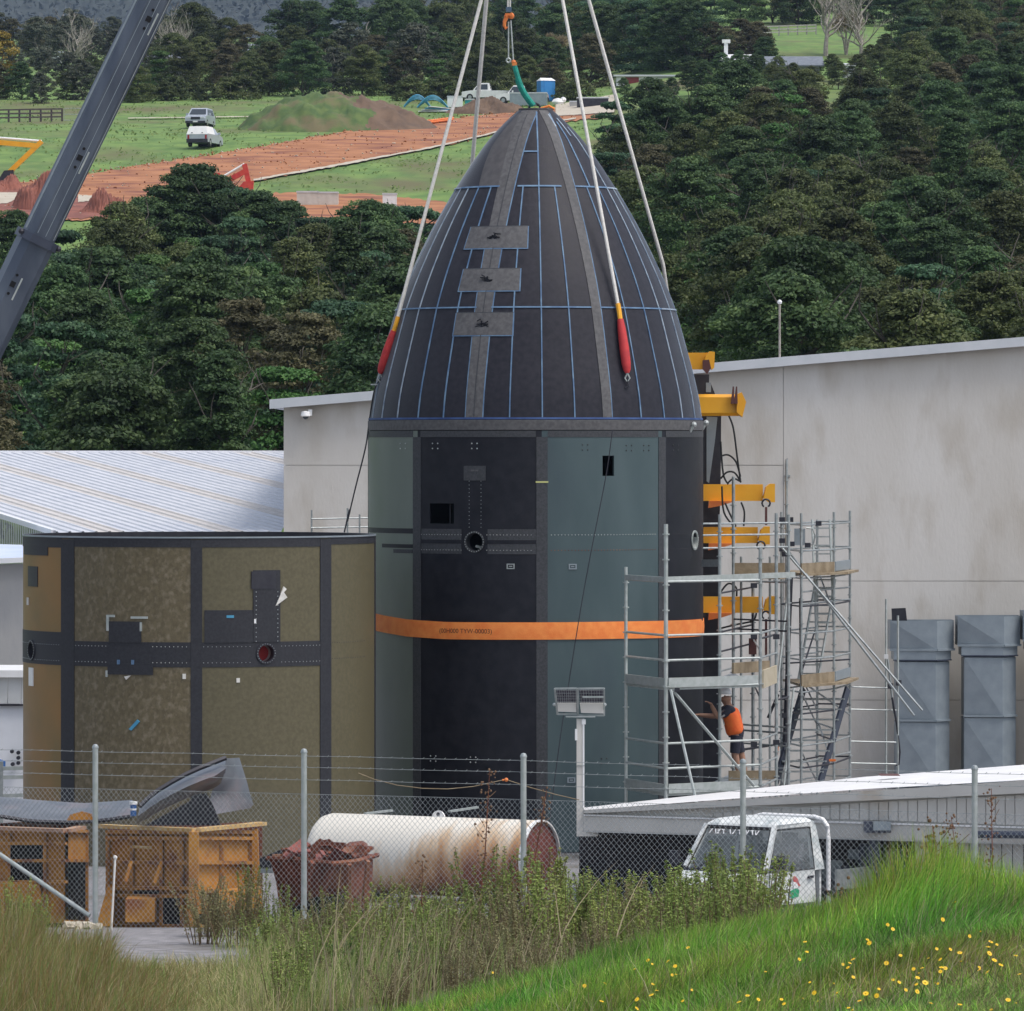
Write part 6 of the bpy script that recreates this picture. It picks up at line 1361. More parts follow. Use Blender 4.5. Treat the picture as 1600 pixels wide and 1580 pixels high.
for (x0, x1) in ((867, 901.5), (903, 944)):
    ylo = 1116 if x0 < 900 else 1118
    fr = MB(); pts = [P(x0, 1076, DL - .2), P(x1, 1075.5, DL - .2), P(x1 if x1 > 910 else x1 + 1, ylo, DL + .05), P(x0 + (4 if x0 < 900 else 0), ylo, DL + .05)]
    for i in range(4): fr.bar(pts[i], pts[(i + 1) % 4], .03, .03)
    f_ = part('lamp_frame', fr, M_galv, lp_); part('lamp_box', MB().prism([P(x0 + 3, 1099, DL - .02), P(x1 - 1, 1099, DL - .02), P(x1 - 1, ylo - 3, DL - .02), P(x0 + 5, ylo - 4, DL - .02)], (0, .18, 0)), M_cream, f_)
    part('lamp_glass', MB().prism([P(x0 + 2, 1078, DL - .1), P(x1 - 1, 1078, DL - .1), P(x1 - 1, 1098, DL), P(x0 + 4, 1098, DL)], (0, .05, 0)), mat('lamp_glass_%d' % x0, (.05, .045, .07), (.09, .08, .11), 12, .3), f_)
    mb = MB()
    for k in range(9): u = (k + .5) / 9; mb.bar(P(x0 + 2 + (x1 - x0 - 3) * u, 1078, DL - .13), P(x0 + 4 + (x1 - x0 - 5) * u, 1098, DL - .03), .005, .005)
    for k in range(5): y = 1079 + k * 4.4; mb.bar(P(x0 + 2, y, DL - .13 + .1 * k / 5), P(x1 - 1, y, DL - .13 + .1 * k / 5), .005, .005)
    part('wire_guard', mb, M_galv, f_, kind='stuff')
part('lamp_bar', MB().bar(P(910, 1089, DL - .14), P(943, 1089, DL - .14), .03, .03), M_galvl, lp_); part('side_knob', MB().ball(P(945, 1101, DL - .1), .03, 6).ball(P(866, 1101, DL - .1), .03, 6), M_galv, lp_)

sh = thing('low_shed', P(1300, 1290, 95), 'low cream building with a white roof edge rising to the right behind the white ute', 'building')
# the long side runs away to the right and closer: front face line in plan
DA, DB = 96.0, 88.0
def fl_(px):            # distance of the facade at a photo column
    k = (px - 800) / F; XA = (912 - 800) / F * DA; XB = (2100 - 800) / F * DB
    t = (k * DA - XA) / ((XB - XA) - k * (DB - DA)); return DA + t * (DB - DA)
def q_(px, py, dd=0): D = float(fl_(px)) + dd; return P(px, py, D)
def facep(nm, top, bot, m, dd=0, th=.08, px0=912, px1=1900, n=1):
    for i in range(n):
        a = px0 + (px1 - px0) * i / n; b = px0 + (px1 - px0) * (i + 1) / n
        part(nm, MB().prism([q_(a, interp(a, bot), dd), q_(b, interp(b, bot), dd), q_(b, interp(b, top), dd), q_(a, interp(a, top), dd)], (0, th, 0)), m, sh)
roof_hi = [(912, 1262), (1200, 1230), (1350, 1214), (1600, 1195), (1900, 1172)]; roof_lo = [(912, 1266), (1200, 1244), (1350, 1233), (1600, 1219), (1900, 1200)]
fas_lo = [(912, 1271), (1100, 1274), (1200, 1267), (1350, 1256), (1600, 1244), (1900, 1226)]
rf = MB(); pxs = [912, 1056, 1200, 1350, 1475, 1600, 1900]
for i in range(len(pxs) - 1):
    a, b = pxs[i], pxs[i + 1]; pf = [q_(a, interp(a, roof_lo), -.1), q_(b, interp(b, roof_lo), -.1)]
    pb = [P(b, interp(b, roof_hi), float(fl_(b)) + 9), P(a, interp(a, roof_hi), float(fl_(a)) + 9)]
    part('roof_sheet', MB().add(pf + pb, [(0, 1, 2, 3)]), M_cream2, sh)
facep('fascia', roof_lo, fas_lo, M_cream, -.12, .10, 913, 1900, 1)
rf2 = [(912, 1272), (1100, 1276), (1200, 1278), (1350, 1281), (1600, 1290), (1900, 1300)]
# cladding sheets with ribs
k = 0; px = 1100.0
while px < 1890:
    stp = 15.2; a, b = px, px + stp - 1.2
    part('cladding_panel', MB().prism([q_(a, interp(a, rf2), .02), q_(b, interp(b, rf2), .02), q_(b, interp(b, fas_lo) - 2, .02), q_(a, interp(a, fas_lo) - 2, .02)], (0, .03, 0)), M_cream, sh); px += stp
facep('cladding_backing', [(p, y - 2) for p, y in fas_lo], rf2, M_cream, .05, .03, 912, 1900, 1)
beam_hi = [(p, y + .5) for p, y in rf2]; beam_lo = [(912, 1298), (1100, 1302), (1350, 1308), (1480, 1313), (1900, 1326)]
facep('gutter_beam', beam_hi, [(p, y + 3) for p, y in rf2], M_cream2, -.06, .06); facep('beam', [(p, y + 3.6) for p, y in rf2], beam_lo, M_cream, -.02, .12)
facep('soffit_edge', beam_lo, [(p, y + 2.2) for p, y in beam_lo], M_wallcor, .0, .10)
px = 1430.0
while px < 1890:
    a, b = px, px + 15.6; part('lower_panel', MB().prism([q_(a, 1420, .35), q_(b, 1420, .35), q_(b, 1309, .35), q_(a, 1309, .35)], (0, .03, 0)), M_cream, sh); px += 17
part('canopy_shade', MB().prism([q_(905, 1440, 5), q_(1900, 1440, 5), q_(1900, 1290, 5), q_(905, 1290, 5)], (0, .1, 0)), M_dark, sh)  # near-black sheet stands for the shade under the canopy
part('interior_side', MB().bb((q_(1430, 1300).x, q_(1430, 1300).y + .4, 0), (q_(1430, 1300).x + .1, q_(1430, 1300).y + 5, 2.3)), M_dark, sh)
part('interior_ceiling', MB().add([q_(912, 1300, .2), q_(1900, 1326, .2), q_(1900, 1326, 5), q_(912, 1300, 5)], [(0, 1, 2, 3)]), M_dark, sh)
part('support_post', MB().bb(q_(1358, 1440, .1), q_(1375, 1300, .3)).bb(q_(1349, 1300, -.1), q_(1392, 1284, -.02)), M_boomd, sh)
part('post_cap', MB().bb(q_(1364, 1297, -.2), q_(1392, 1284, -.11)), M_duct, sh)
ta = thing('tray_equipment', q_(1340, 1370, -2.5), 'dark equipment and boxes behind the white ute tray under the canopy', 'equipment')
for k in range(9): qq = q_(1325 + k * 12, 1365 - (k * 37 % 29), .5 + .3 * (k % 3)); part('box', MB().box(qq, (.25 + .1 * (k % 3), .3, .22 + .08 * (k % 4)), Euler((0, .1 * (k % 3), .3 * k))), [M_boomd, M_dark, M_duct][k % 3], ta)
part('roof_offcut', MB().bb(P(1376, 1212.5, 98), P(1403, 1209, 98.6)), MATS['rb'], sh)
part('dark_pipe', MB().tube(q_(1528, 1304, -.25), q_(1800, 1306, -.25), .06, 8), M_boomd, sh)
part('plinth', MB().bb(q_(1500, 1366, .1), q_(1575, 1361, .2)), M_white, sh)

# ================================================================ steel bins, scrap, tank, ute behind the fence
def gz(x, y): return H(x, y)
def face_plates(t, A, B, ys, xs, opened, m, rib=.05, flare=0, nm='plate'):
    """A, B: (px, D) of the two vertical edges; xs in 0..1 along, ys photo rows; cells in opened stay open"""
    def pt(u, y, off=0): px = A[0] + (B[0] - A[0]) * u; D = A[1] + (B[1] - A[1]) * u; return P(px, y, D + off)
    for i in range(len(xs) - 1):
        for j in range(len(ys) - 1):
            if (i, j) in opened: continue
            a, b, c, d = pt(xs[i], ys[j + 1]), pt(xs[i + 1], ys[j + 1]), pt(xs[i + 1], ys[j]), pt(xs[i], ys[j]); part(nm, MB().prism([a, b, c, d], (0, .02, 0)), m, t)
    for u in xs: part('upright_rib', MB().bar(pt(u, ys[0], -.06), pt(u, ys[-1], -.06), rib * 1.2, rib * .8), M_edge, t)
    for y in ys: part('rail', MB().bar(pt(0, y, -.10), pt(1, y, -.10), rib * 1.3, rib * .8), M_edge, t)
def bin_floor(t, pts, z, m): part('interior_shade', MB().add(pts, [list(range(len(pts)))]), m, t)
b1 = thing('steel_skip', P(285, 1450, 80), 'ochre painted ribbed steel skip with open slots under the bent grey sheet', 'skip')
face_plates(b1, (168, 80.6), (303, 79.0), [1300, 1310, 1348, 1388, 1400, 1447], [0, .28, .62, .86, 1], {(2, 4), (1, 3)}, M_ochre, .06)
face_plates(b1, (303, 79.0), (400, 81.2), [1300, 1310, 1348, 1392, 1425, 1447], [0, .45, .92, 1], {(0, 4)}, M_ochre, .06)
part('corner_post', MB().bb(P(295, 1448, 78.80), P(311, 1299, 78.96)), M_ochre, b1)
part('end_post', MB().prism([P(396, 1448, 80.9), P(408, 1448, 80.9), P(402, 1296, 80.9), (P(393, 1296, 80.9))], (0, .25, 0)), M_ochre, b1)
part('top_rim', MB().bar(P(160, 1291, 80.6), P(306, 1297, 78.9), .14, .05).bar(P(306, 1297, 78.9), P(410, 1287, 81.3), .14, .05), mat('worn_ochre', (.48, .28, .08), (.58, .42, .2), 9, .8), b1)
part('interior_shade', MB().add([P(175, 1302, 81.2), P(303, 1304, 79.6), P(395, 1302, 81.6), P(395, 1450, 81.6), P(303, 1450, 79.6), P(175, 1450, 81.2)], [(0, 1, 4, 5), (1, 2, 3, 4)]), M_dark, b1)  # dark sheets paint the shade seen through the open slots
part('base_box', MB().bb(P(196, 1441, 79.2), P(246, 1400, 79.8)), M_ochre, b1); part('base_box', MB().prism([P(342, 1428, 79.5), P(409, 1420, 79.9), P(407, 1388, 79.9), P(342, 1393, 79.5)], (0, .4, 0)), M_ochre, b1)
for u0, u1 in (((205, 1346), (196, 1378)), ((253, 1346), (241, 1380))): part('angle_brace', MB().bar(P(*u0, 79.3), P(*u1, 79.2), .03, .04), M_ochre, b1)
part('skirt', MB().prism([P(168, 1385, 80.4), P(180, 1385, 80.3), P(176, 1447, 79.7), P(150, 1447, 79.9)], (0, .3, 0)), M_ochre, b1)
part('slot_bar', MB().bar(P(208, 1323, 79.9), P(236, 1325, 79.7), .04, .03), MATS['worn_ochre'], b1)
rb_ = part('back_wall', MB().prism([P(250, 1290, 83), P(410, 1284, 83), P(410, 1440, 83), P(170, 1440, 83), P(170, 1292, 83)], (0, .03, 0)), M_rust, b1)
b2 = thing('steel_skip', P(60, 1450, 81), 'ochre steel skip with a large dark opening at the left edge', 'skip')
face_plates(b2, (-60, 81.4), (104, 80.0), [1299, 1318, 1345, 1378, 1440], [0, .45, .79, 1], {(1, 1), (1, 2)}, M_ochre)
face_plates(b2, (104, 80.0), (136, 81.2), [1299, 1345, 1440], [0, 1], {(0, 1)}, M_ochre)
part('top_rim', MB().bar(P(-62, 1292, 81.4), P(104, 1298, 79.9), .14, .05).bar(P(104, 1298, 79.9), P(128, 1293, 81.2), .14, .05), mat('rusty_ochre', (.36, .2, .13), (.45, .28, .18), 5, .8), b2)
part('interior_shade', MB().add([P(-60, 1302, 82.2), P(104, 1304, 80.8), P(136, 1304, 81.6), P(136, 1450, 81.6), P(104, 1450, 80.8), P(-60, 1450, 82.2)], [(0, 1, 4, 5), (1, 2, 3, 4)]), M_black, b2)  # black sheets give the large opening its shade by colour
part('rust_lip', MB().prism([P(0, 1287, 82.2), P(60, 1283, 82.2), P(120, 1280, 82.2), P(126, 1297, 82.2), P(0, 1297, 82.2)], (0, .1, 0)), M_rust, b2)
part('lower_plate', MB().prism([P(0, 1378, 80.6), P(62, 1382, 80.2), P(66, 1412, 80.2), P(0, 1408, 80.6)], (0, .1, 0)), M_ochre, b2)
b3 = thing('rusty_skip', P(505, 1450, 80), 'small heavily rusted tapered skip full of scrap in front of the white tank', 'skip')
ya, yb = 1343, 1440
sk = [[(421, 1341, 81.0), (485, 1344, 79.6), (548, 1348, 79.4), (583, 1338, 80.6)], [(432, 1380, 81.0), (487, 1385, 79.75), (546, 1390, 79.6), (582, 1380, 80.6)], [(446, 1425, 81.1), (490, 1402, 80.0), (536, 1398, 79.9), (574, 1430, 80.7)]]
for i in range(3):
    for j in range(2): part('plate', MB().prism([P(*sk[j + 1][i]), P(*sk[j + 1][i + 1]), P(*sk[j][i + 1]), P(*sk[j][i])], (0, .04, 0)), M_rust, b3)
for (x0, y0), (x1, y1) in [((488, 1347), (476, 1392)), ((520, 1350), (500, 1400)), ((546, 1350), (546, 1405)), ((575, 1345), (568, 1420))]: part('rib', MB().bar(P(x0, y0, 79.4), P(x1, y1, 79.6), .05, .09), M_rust, b3)
part('top_rim', MB().path([P(418, 1341, 81), P(470, 1344, 79.7), P(520, 1349, 79.3), P(556, 1346, 79.5), P(590, 1336, 80.6)], .035, 6), M_rust, b3)
part('leg', MB().prism([P(536, 1392, 79.7), P(548, 1392, 79.7), P(562, 1445, 79.7), P(548, 1445, 79.7)], (0, .2, 0)).prism([P(440, 1400, 80.8), P(452, 1400, 80.8), P(452, 1446, 80.8), P(440, 1446, 80.8)], (0, .2, 0)), M_rust, b3)
part('interior_shade', MB().prism([P(440, 1350, 81.6), P(575, 1350, 81.6), P(565, 1446, 81.6), P(450, 1446, 81.6)], (0, .1, 0)), M_black, b3)  # shade inside the skip, painted as a black sheet
part('back_plate', MB().prism([P(425, 1335, 82), P(580, 1335, 82), P(575, 1440, 82), P(440, 1440, 82)], (0, .05, 0)), M_rust, b3)
sc_ = thing('scrap_heap', P(520, 1335, 80.4), 'pile of rusty scrap plates heaped in the small rusted skip', 'scrap'); rg = random.Random(4)
for pts in [[(485, 1322), (500, 1310), (505, 1313), (514, 1311), (520, 1316), (540, 1317), (541, 1330), (548, 1345), (485, 1345)], [(435, 1340), (448, 1325), (478, 1322), (490, 1345)], [(520, 1338), (545, 1322), (566, 1320), (573, 1325), (574, 1340), (540, 1349), (515, 1347)], [(450, 1334), (480, 1326), (470, 1340)]]:
    part('plate', MB().prism([P(x, y, 80.3 + rg.uniform(-.3, .5)) for x, y in pts[:1]] and [P(x, y, 80.6) for x, y in pts], (0, rg.uniform(.15, .5), rg.uniform(-.05, .05))), M_rust, sc_)
for k in range(26): a = P(rg.uniform(445, 570), rg.uniform(1322, 1344), 80.2 + rg.uniform(-.3, .5)); part('shard', MB().box(a, (rg.uniform(.05, .35), rg.uniform(.05, .2), rg.uniform(.01, .05)), Euler((rg.uniform(-.6, .6), rg.uniform(-.6, .6), rg.uniform(0, 3)))), M_rust if k % 4 else M_rustdisc, sc_)
tb = thing('dark_plate', P(440, 1338, 82), 'dark plate and pale bar lying between the ochre and rusty skips', 'plate')
part('plate', MB().prism([P(398, 1345, 82.6), P(440, 1327, 82.6), P(475, 1318, 82.6), P(480, 1330, 82.6), P(425, 1348, 82.6), P(424, 1358, 82.6), P(400, 1358, 82.6)], (0, .05, 0)), M_dark, tb); part('bar', MB().bar(P(402, 1361, 82.3), P(427, 1361, 82.3), .06, .06), M_duct, tb)

bs = thing('bent_sheet', P(300, 1290, 80.5), 'large bent grey metal sheet tipped up on top of the ochre skip', 'scrap sheet')
up = [(218, 1262), (230, 1250), (245, 1238), (268, 1224), (290, 1212), (312, 1202), (333, 1194), (353, 1186)]; lo = [(212, 1289), (232, 1278), (252, 1266), (275, 1255), (298, 1245), (320, 1237), (340, 1230), (352, 1216)]
mb = MB(); vs = []; n = len(up); m_ = 6
for i in range(n):
    for j in range(m_ + 1):
        v = j / m_; D = 79.2 + 1.1 * (1 - math.sin(PI * (.15 + .7 * v))) ; vs.append(P(up[i][0] + (lo[i][0] - up[i][0]) * v, up[i][1] + (lo[i][1] - up[i][1]) * v, D + i * .08))
mb.add(vs, [(i * (m_ + 1) + j, (i + 1) * (m_ + 1) + j, (i + 1) * (m_ + 1) + j + 1, i * (m_ + 1) + j + 1) for i in range(n - 1) for j in range(m_)], 0, True); part('trough', mb, M_sheet, bs)
part('dark_edge', MB().path([P(x, y - 2.0, 79.4 + i * .07) for i, (x, y) in enumerate(up)], .035, 5), M_dark, bs)
def cplate(px): return 79.85 + (px - 320) * .012
g1 = [(353, 1185), (350, 1212), (338, 1228), (322, 1237)]; g2_ = [(374, 1184), (386, 1222), (396, 1256), (339, 1272)]; mb = MB(); vs = []
rowsL = [(353, 1185), (351, 1205), (345, 1224), (332, 1234), (328, 1248), (339, 1272)]; rowsR = [(374, 1184), (380, 1203), (386, 1222), (390, 1238), (396, 1256), (391, 1263)]
for (xa, ya_), (xb, yb_2) in zip(rowsL, rowsR):
    for j in range(4): u = j / 3; vs.append(P(xa + (xb - xa) * u, ya_ + (yb_2 - ya_) * u, 79.9 + .45 * u))
mb.add(vs, [(i * 4 + j, i * 4 + 4 + j, i * 4 + 5 + j, i * 4 + 1 + j) for i in range(5) for j in range(3)], 0, True); part('side_plate', mb, M_sheet, bs)
part('inner_shade', MB().prism([P(226, 1290, 81.2), P(322, 1238, 81.2), P(335, 1262, 81.2), P(345, 1290, 81.2)], (0, .03, 0)), M_dark, bs)  # shade inside the bend, put in as a dark-coloured plate
gs2 = thing('curved_plate', P(80, 1280, 81.3), 'long shallow curved grey plate lying across the left skip', 'scrap sheet')
tp = [(-70, 1243), (0, 1245), (70, 1251), (130, 1255), (208, 1250)]; bt = [(-70, 1268), (0, 1274), (50, 1282), (110, 1284), (160, 1281), (206, 1274)]
mb = MB(); vs = []; xs_ = np.linspace(-70, 207, 16)
for x in xs_:
    for j in range(5): v = j / 4; vs.append(P(x, interp(x, tp) * (1 - v) + interp(x, bt) * v, 82.2 - 1.5 * v + .5 * v * v))
mb.add(vs, [(i * 5 + j, i * 5 + 5 + j, i * 5 + 6 + j, i * 5 + 1 + j) for i in range(15) for j in range(4)], 0, True); part('plate', mb, M_sheet, gs2); part('lower_edge', MB().path([P(x, interp(x, bt) + 1.5, 81.15) for x in xs_], .03, 5), M_dark, gs2)
part('ochre_patch', MB().prism([P(104, 1282, 80.9), P(110, 1273, 80.9), P(128, 1268, 80.9), (P(143, 1272, 80.9)), P(146, 1281, 80.9)], (0, .03, 0)), M_ochre, gs2)
pc_ = thing('paint_can', P(209, 1276, 79.6), 'small blue and white can standing at the foot of the bent sheet', 'can')
part('body', MB().lathe(P(208.5, 1275, 79.4), [(.04, 0), (.042, .16)], 12, cap=True), MATS['blue_plastic'], pc_); part('lid', MB().lathe(P(208.5, 1257, 79.4), [(.055, 0), (.055, .04)], 12, cap=True), M_white, pc_); part('white_band', MB().lathe(P(208.5, 1266, 79.4), [(.045, 0), (.045, .025)], 12), M_white, pc_)

# white rusty tank
def tankmat():
    m = bpy.data.materials.new('white_rusty_tank'); m.use_nodes = True; n = m.node_tree.nodes; l = m.node_tree.links; p = n['Principled BSDF']; p.inputs['Roughness'].default_value = .5
    tc = n.new('ShaderNodeTexCoord'); mp = n.new('ShaderNodeMapping'); mp.inputs['Scale'].default_value = (2.2, .5, .55); l.new(tc.outputs['Object'], mp.inputs[0])
    t = n.new('ShaderNodeTexNoise'); t.inputs['Scale'].default_value = 1.3; t.inputs['Detail'].default_value = 9; t.inputs['Roughness'].default_value = .65; l.new(mp.outputs[0], t.inputs[0])
    sp = n.new('ShaderNodeSeparateXYZ'); l.new(tc.outputs['Object'], sp.inputs[0])
    # rust gathers low on the shell and towards its open end (x): a worn stain, fixed to the tank
    a = n.new('ShaderNodeMath'); a.operation = 'MULTIPLY_ADD'; a.inputs[1].default_value = -.52; a.inputs[2].default_value = .42; l.new(sp.outputs[2], a.inputs[0])
    b = n.new('ShaderNodeMath'); b.operation = 'MULTIPLY_ADD'; b.inputs[1].default_value = .17; l.new(sp.outputs[0], b.inputs[0]); l.new(a.outputs[0], b.inputs[2])
    c = n.new('ShaderNodeMath'); c.operation = 'ADD'; l.new(b.outputs[0], c.inputs[0]); l.new(t.outputs[0], c.inputs[1])
    r = n.new('ShaderNodeValToRGB'); e = r.color_ramp.elements; e[0].position = .58; e[0].color = (.76, .72, .64, 1); e[1].position = 1.35 / 1.0 if False else .99; e[1].color = (.23, .075, .04, 1)
    x = r.color_ramp.elements.new(.72); x.color = (.62, .47, .32, 1); x = r.color_ramp.elements.new(.83); x.color = (.48, .27, .13, 1)
    s_ = n.new('ShaderNodeMath'); s_.operation = 'MULTIPLY'; s_.inputs[1].default_value = .78; l.new(c.outputs[0], s_.inputs[0]); l.new(s_.outputs[0], r.inputs[0]); l.new(r.outputs[0], p.inputs['Base Color']); return m
TR = .69; ca, cb_ = P(521, 1335, 101.5), P(845, 1341, 99.5); ax = (cb_ - ca).normalized()
tk = thing('rusty_tank', (ca + cb_) / 2, 'white cylindrical steel tank streaked with rust lying behind the fence', 'tank', None, math.atan2(ax.y, ax.x))
L = (cb_ - ca).length; axz = math.asin(ax.z)
part('shell', MB().lathe((-L / 2, 0, 0), [(TR - .12, -.22), (TR - .04, -.14), (TR, 0), (TR, L)], 48, axis=(1, 0, 0)), tankmat(), tk, world=False)
part('end_disc', MB().lathe((L / 2 - .03, 0, 0), [(.01, 0), (TR - .012, 0)], 48, axis=(1, 0, 0)), M_rustdisc, tk, world=False)
part('end_rim', MB().lathe((L / 2, 0, 0), [(TR - .02, -.04), (TR - .02, .02), (TR + .008, .02), (TR + .008, -.06)], 48, axis=(1, 0, 0)), M_cream2, tk, world=False)
part('far_end', MB().lathe((-L / 2 - .22, 0, 0), [(.01, 0), (TR - .12, 0)], 32, axis=(1, 0, 0)), M_cream2, tk, world=False)
part('lifting_lug', MB().prism([(.05 + .13 * math.cos(u) * (1.0), -.015, TR - .02 + .13 * max(-.2, math.sin(u))) for u in np.linspace(-.3, PI + .3, 12)], (0, .03, 0)), M_cream2, tk, world=False)
part('lug_hole', MB().lathe((.05, -.017, TR + .045), [(.035, -.002), (.035, .04)], 12, axis=(0, 1, 0), cap=True), M_dark, tk, world=False)
for x in (-1.3, 1.3): part('saddle', MB().bb((x - .1, -.6, -TR - .15), (x + .1, .6, -TR + .1)), M_dark, tk, world=False)
for a in [(570, 1271.5, 612, 1266.5), (702, 1268, 746, 1261.5)]:
    t = thing('pale_bar', P(a[0], a[1], 103), 'pale metal bar resting behind the white tank, ' + ('left of the lifting lug' if a[0] < 650 else 'right of the lifting lug'), 'bar'); part('bar', MB().bar(P(a[0], a[1], 103), P(a[2], a[3], 103.4), .08, .035), M_galvl, t); part('prop', MB().bar(P(a[0] + 8, a[1], 103.1), P(a[0] + 8, 1400, 103.1), .04, .04), M_dark, t)

# white ute behind the fence
UD = 91.0; ua = R(36); f_ = Vector((-math.sin(ua), -math.cos(ua), 0)); l_ = Vector((math.cos(ua), -math.sin(ua), 0)); urz = math.atan2(f_.y, f_.x)
corner = P(1214, 1290, UD); loc = corner - f_ * .22 - l_ * .66; uz = corner.z - 1.80
ut = thing('work_ute', (loc.x, loc.y, uz), 'battered white cab-forward ute with a rear tube frame parked behind the fence', 'ute', None, urz)
M_utew = mat('ute_white', (.60, .62, .61), (.74, .76, .75), 4, .45, c3=(.40, .45, .46), sc3=5, t3=(.5, .68))
M_glassc = bpy.data.materials.new('clear_glass'); M_glassc.use_nodes = True; _p = M_glassc.node_tree.nodes['Principled BSDF']; _p.inputs['Base Color'].default_value = (.40, .47, .50, 1); _p.inputs['Transmission Weight'].default_value = .8; _p.inputs['Roughness'].default_value = .12; _p.inputs['Alpha'].default_value = .55; _p.inputs['IOR'].default_value = 1.2
M_int = mat('cab_interior', (.10, .10, .12), (.14, .14, .16), 5)
U = lambda nm, mb, m, par=None, **k: part(nm, mb, m, par or ut, world=False, **k)
U('roof', MB().add([(.24, -.64, 1.80), (.24, .64, 1.80), (-.85, .66, 1.81), (-.85, -.66, 1.81), (.12, -.54, 1.87), (.12, .54, 1.87), (-.75, .56, 1.875), (-.75, -.56, 1.875), (.28, -.62, 1.74), (.28, .62, 1.74), (-.88, .66, 1.74), (-.88, -.66, 1.74)],
    [(4, 5, 6, 7), (0, 1, 5, 4), (1, 2, 6, 5), (2, 3, 7, 6), (3, 0, 4, 7), (8, 9, 1, 0), (9, 10, 2, 1), (10, 11, 3, 2), (11, 8, 0, 3), (11, 10, 9, 8)], 0), M_utew)
for s in (-1, 1):
    U('windscreen_pillar', MB().bar((.26, s * .64, 1.77), (.68, s * .76, 1.12), .07, .08), M_utew)
    U('rear_pillar', MB().add([(-.72, s * .66, 1.76), (-.90, s * .66, 1.76), (-.98, s * .78, 1.05), (-.66, s * .78, 1.05), (-.72, s * .60, 1.76), (-.90, s * .60, 1.76), (-.98, s * .72, 1.05), (-.66, s * .72, 1.05)], [(0, 1, 2, 3), (7, 6, 5, 4), (0, 4, 5, 1), (1, 5, 6, 2), (2, 6, 7, 3), (3, 7, 4, 0)]), M_utew)
    d_ = U('door', MB().add([(.60, s * .785, 1.06), (-.68, s * .785, 1.06), (-.70, s * .80, .55), (.62, s * .80, .55), (.60, s * .74, 1.06), (-.68, s * .74, 1.06), (-.70, s * .76, .55), (.62, s * .76, .55)], [(0, 1, 2, 3), (7, 6, 5, 4), (0, 4, 5, 1), (1, 5, 6, 2), (2, 6, 7, 3), (3, 7, 4, 0)]), M_utew)
    U('window_glass', MB().add([(.24, s * .655, 1.72), (-.70, s * .665, 1.72), (-.66, s * .77, 1.08), (.58, s * .765, 1.08)], [(0, 1, 2, 3)]), M_glassc, d_)
    U('handle', MB().bb((-.6, s * .80, .93), (-.45, s * .82, .97)), M_dark, d_)
    U('mirror', MB().bar((.62, s * .80, 1.12), (.66, s * .98, 1.25), .03, .03).bb((.62, s * .92, 1.14), (.70, s * 1.08, 1.36)), M_dark)
    for xw in (.45, -2.2):
        w = U('wheel', MB().lathe((xw, s * .70, .31), [(.01, -.1), (.26, -.1), (.31, -.07), (.31, .07), (.26, .1), (.01, .1)], 22, axis=(0, 1, 0)), M_rubber); U('rim', MB().lathe((xw, s * .805, .31), [(.01, 0), (.17, 0), (.18, -.03)], 16, axis=(0, s, 0)), M_galv, w)
    U('headlight', MB().lathe((1.02, s * .58, .62), [(.10, 0), (.10, .03), (.01, .045)], 14, axis=(1, 0, 0)), M_galvl); U('indicator', MB().bb((1.0, s * .68, .44), (1.05, s * .8, .52)), M_orange)
U('body', MB().prism([(1.0, -.78, .30), (1.02, -.78, .85), (.72, -.78, 1.08), (-.95, -.78, 1.05), (-.95, -.78, .30)], (0, 1.56, 0)).bb((-1.0, -.76, .3), (-.9, .76, 1.78)) if False else MB().prism([(1.0, -.775, .30), (1.02, -.775, .85), (.74, -.775, 1.07), (.62, -.775, 1.07), (.62, -.775, .30)], (0, 1.55, 0)), M_utew)
U('windscreen', MB().add([(.30, -.58, 1.73), (.30, .58, 1.73), (.71, .70, 1.10), (.71, -.70, 1.10)], [(0, 1, 2, 3)]), M_glassc)
U('windscreen_frame', MB().bar((.27, -.62, 1.745), (.27, .62, 1.745), .05, .05).bar((.72, -.76, 1.085), (.72, .76, 1.085), .05, .05), M_dark)
mb = MB(); 
for k, y in enumerate([-.50, -.44, -.39, -.35, -.29, -.16, -.06, .02, .14, .20, .26, .32, .39]):
    sl = .035 if k % 3 else -.03; z0, z1 = 1.715, 1.645
    x0 = .315 + (1.73 - z0) * .65; x1 = .315 + (1.73 - z1) * .65; mb.add([(x0 + .012, y, z0), (x0 + .012, y + .022, z0), (x1 + .012, y + .022 + sl, z1), (x1 + .012, y + sl, z1)], [(0, 1, 2, 3)])
    if k in (4, 7, 10): mb.add([(x0 + .012, y - .02, z0), (x0 + .012, y + .04, z0), (x0 + .022, y + .04, z0 - .014), (x0 + .022, y - .02, z0 - .014)], [(0, 1, 2, 3)])
U('sunstrip_lettering', mb, M_white)
U('wiper', MB().bar((.74, .1, 1.11), (.55, .35, 1.38), .015, .02).bar((.74, -.5, 1.11), (.55, -.2, 1.38), .015, .02), M_dark)
U('dashboard', MB().bb((.35, -.72, .95), (.62, .72, 1.10)), M_int); U('steering_wheel', MB().path([(.28 + .1 * math.sin(u), .34 + .19 * math.cos(u), 1.12 + .17 * math.sin(u)) for u in np.linspace(0, 2 * PI, 17)], .015, 6), M_dark)
for y in (-.34, .34): st_ = U('seat', MB().bb((-.55, y - .25, .6), (-.05, y + .25, .85)).box((-.58, y, 1.15), (.14, .48, .62), Euler((0, -.12, 0))), M_int); U('headrest', MB().box((-.64, y, 1.54), (.09, .26, .18)), M_int, st_)
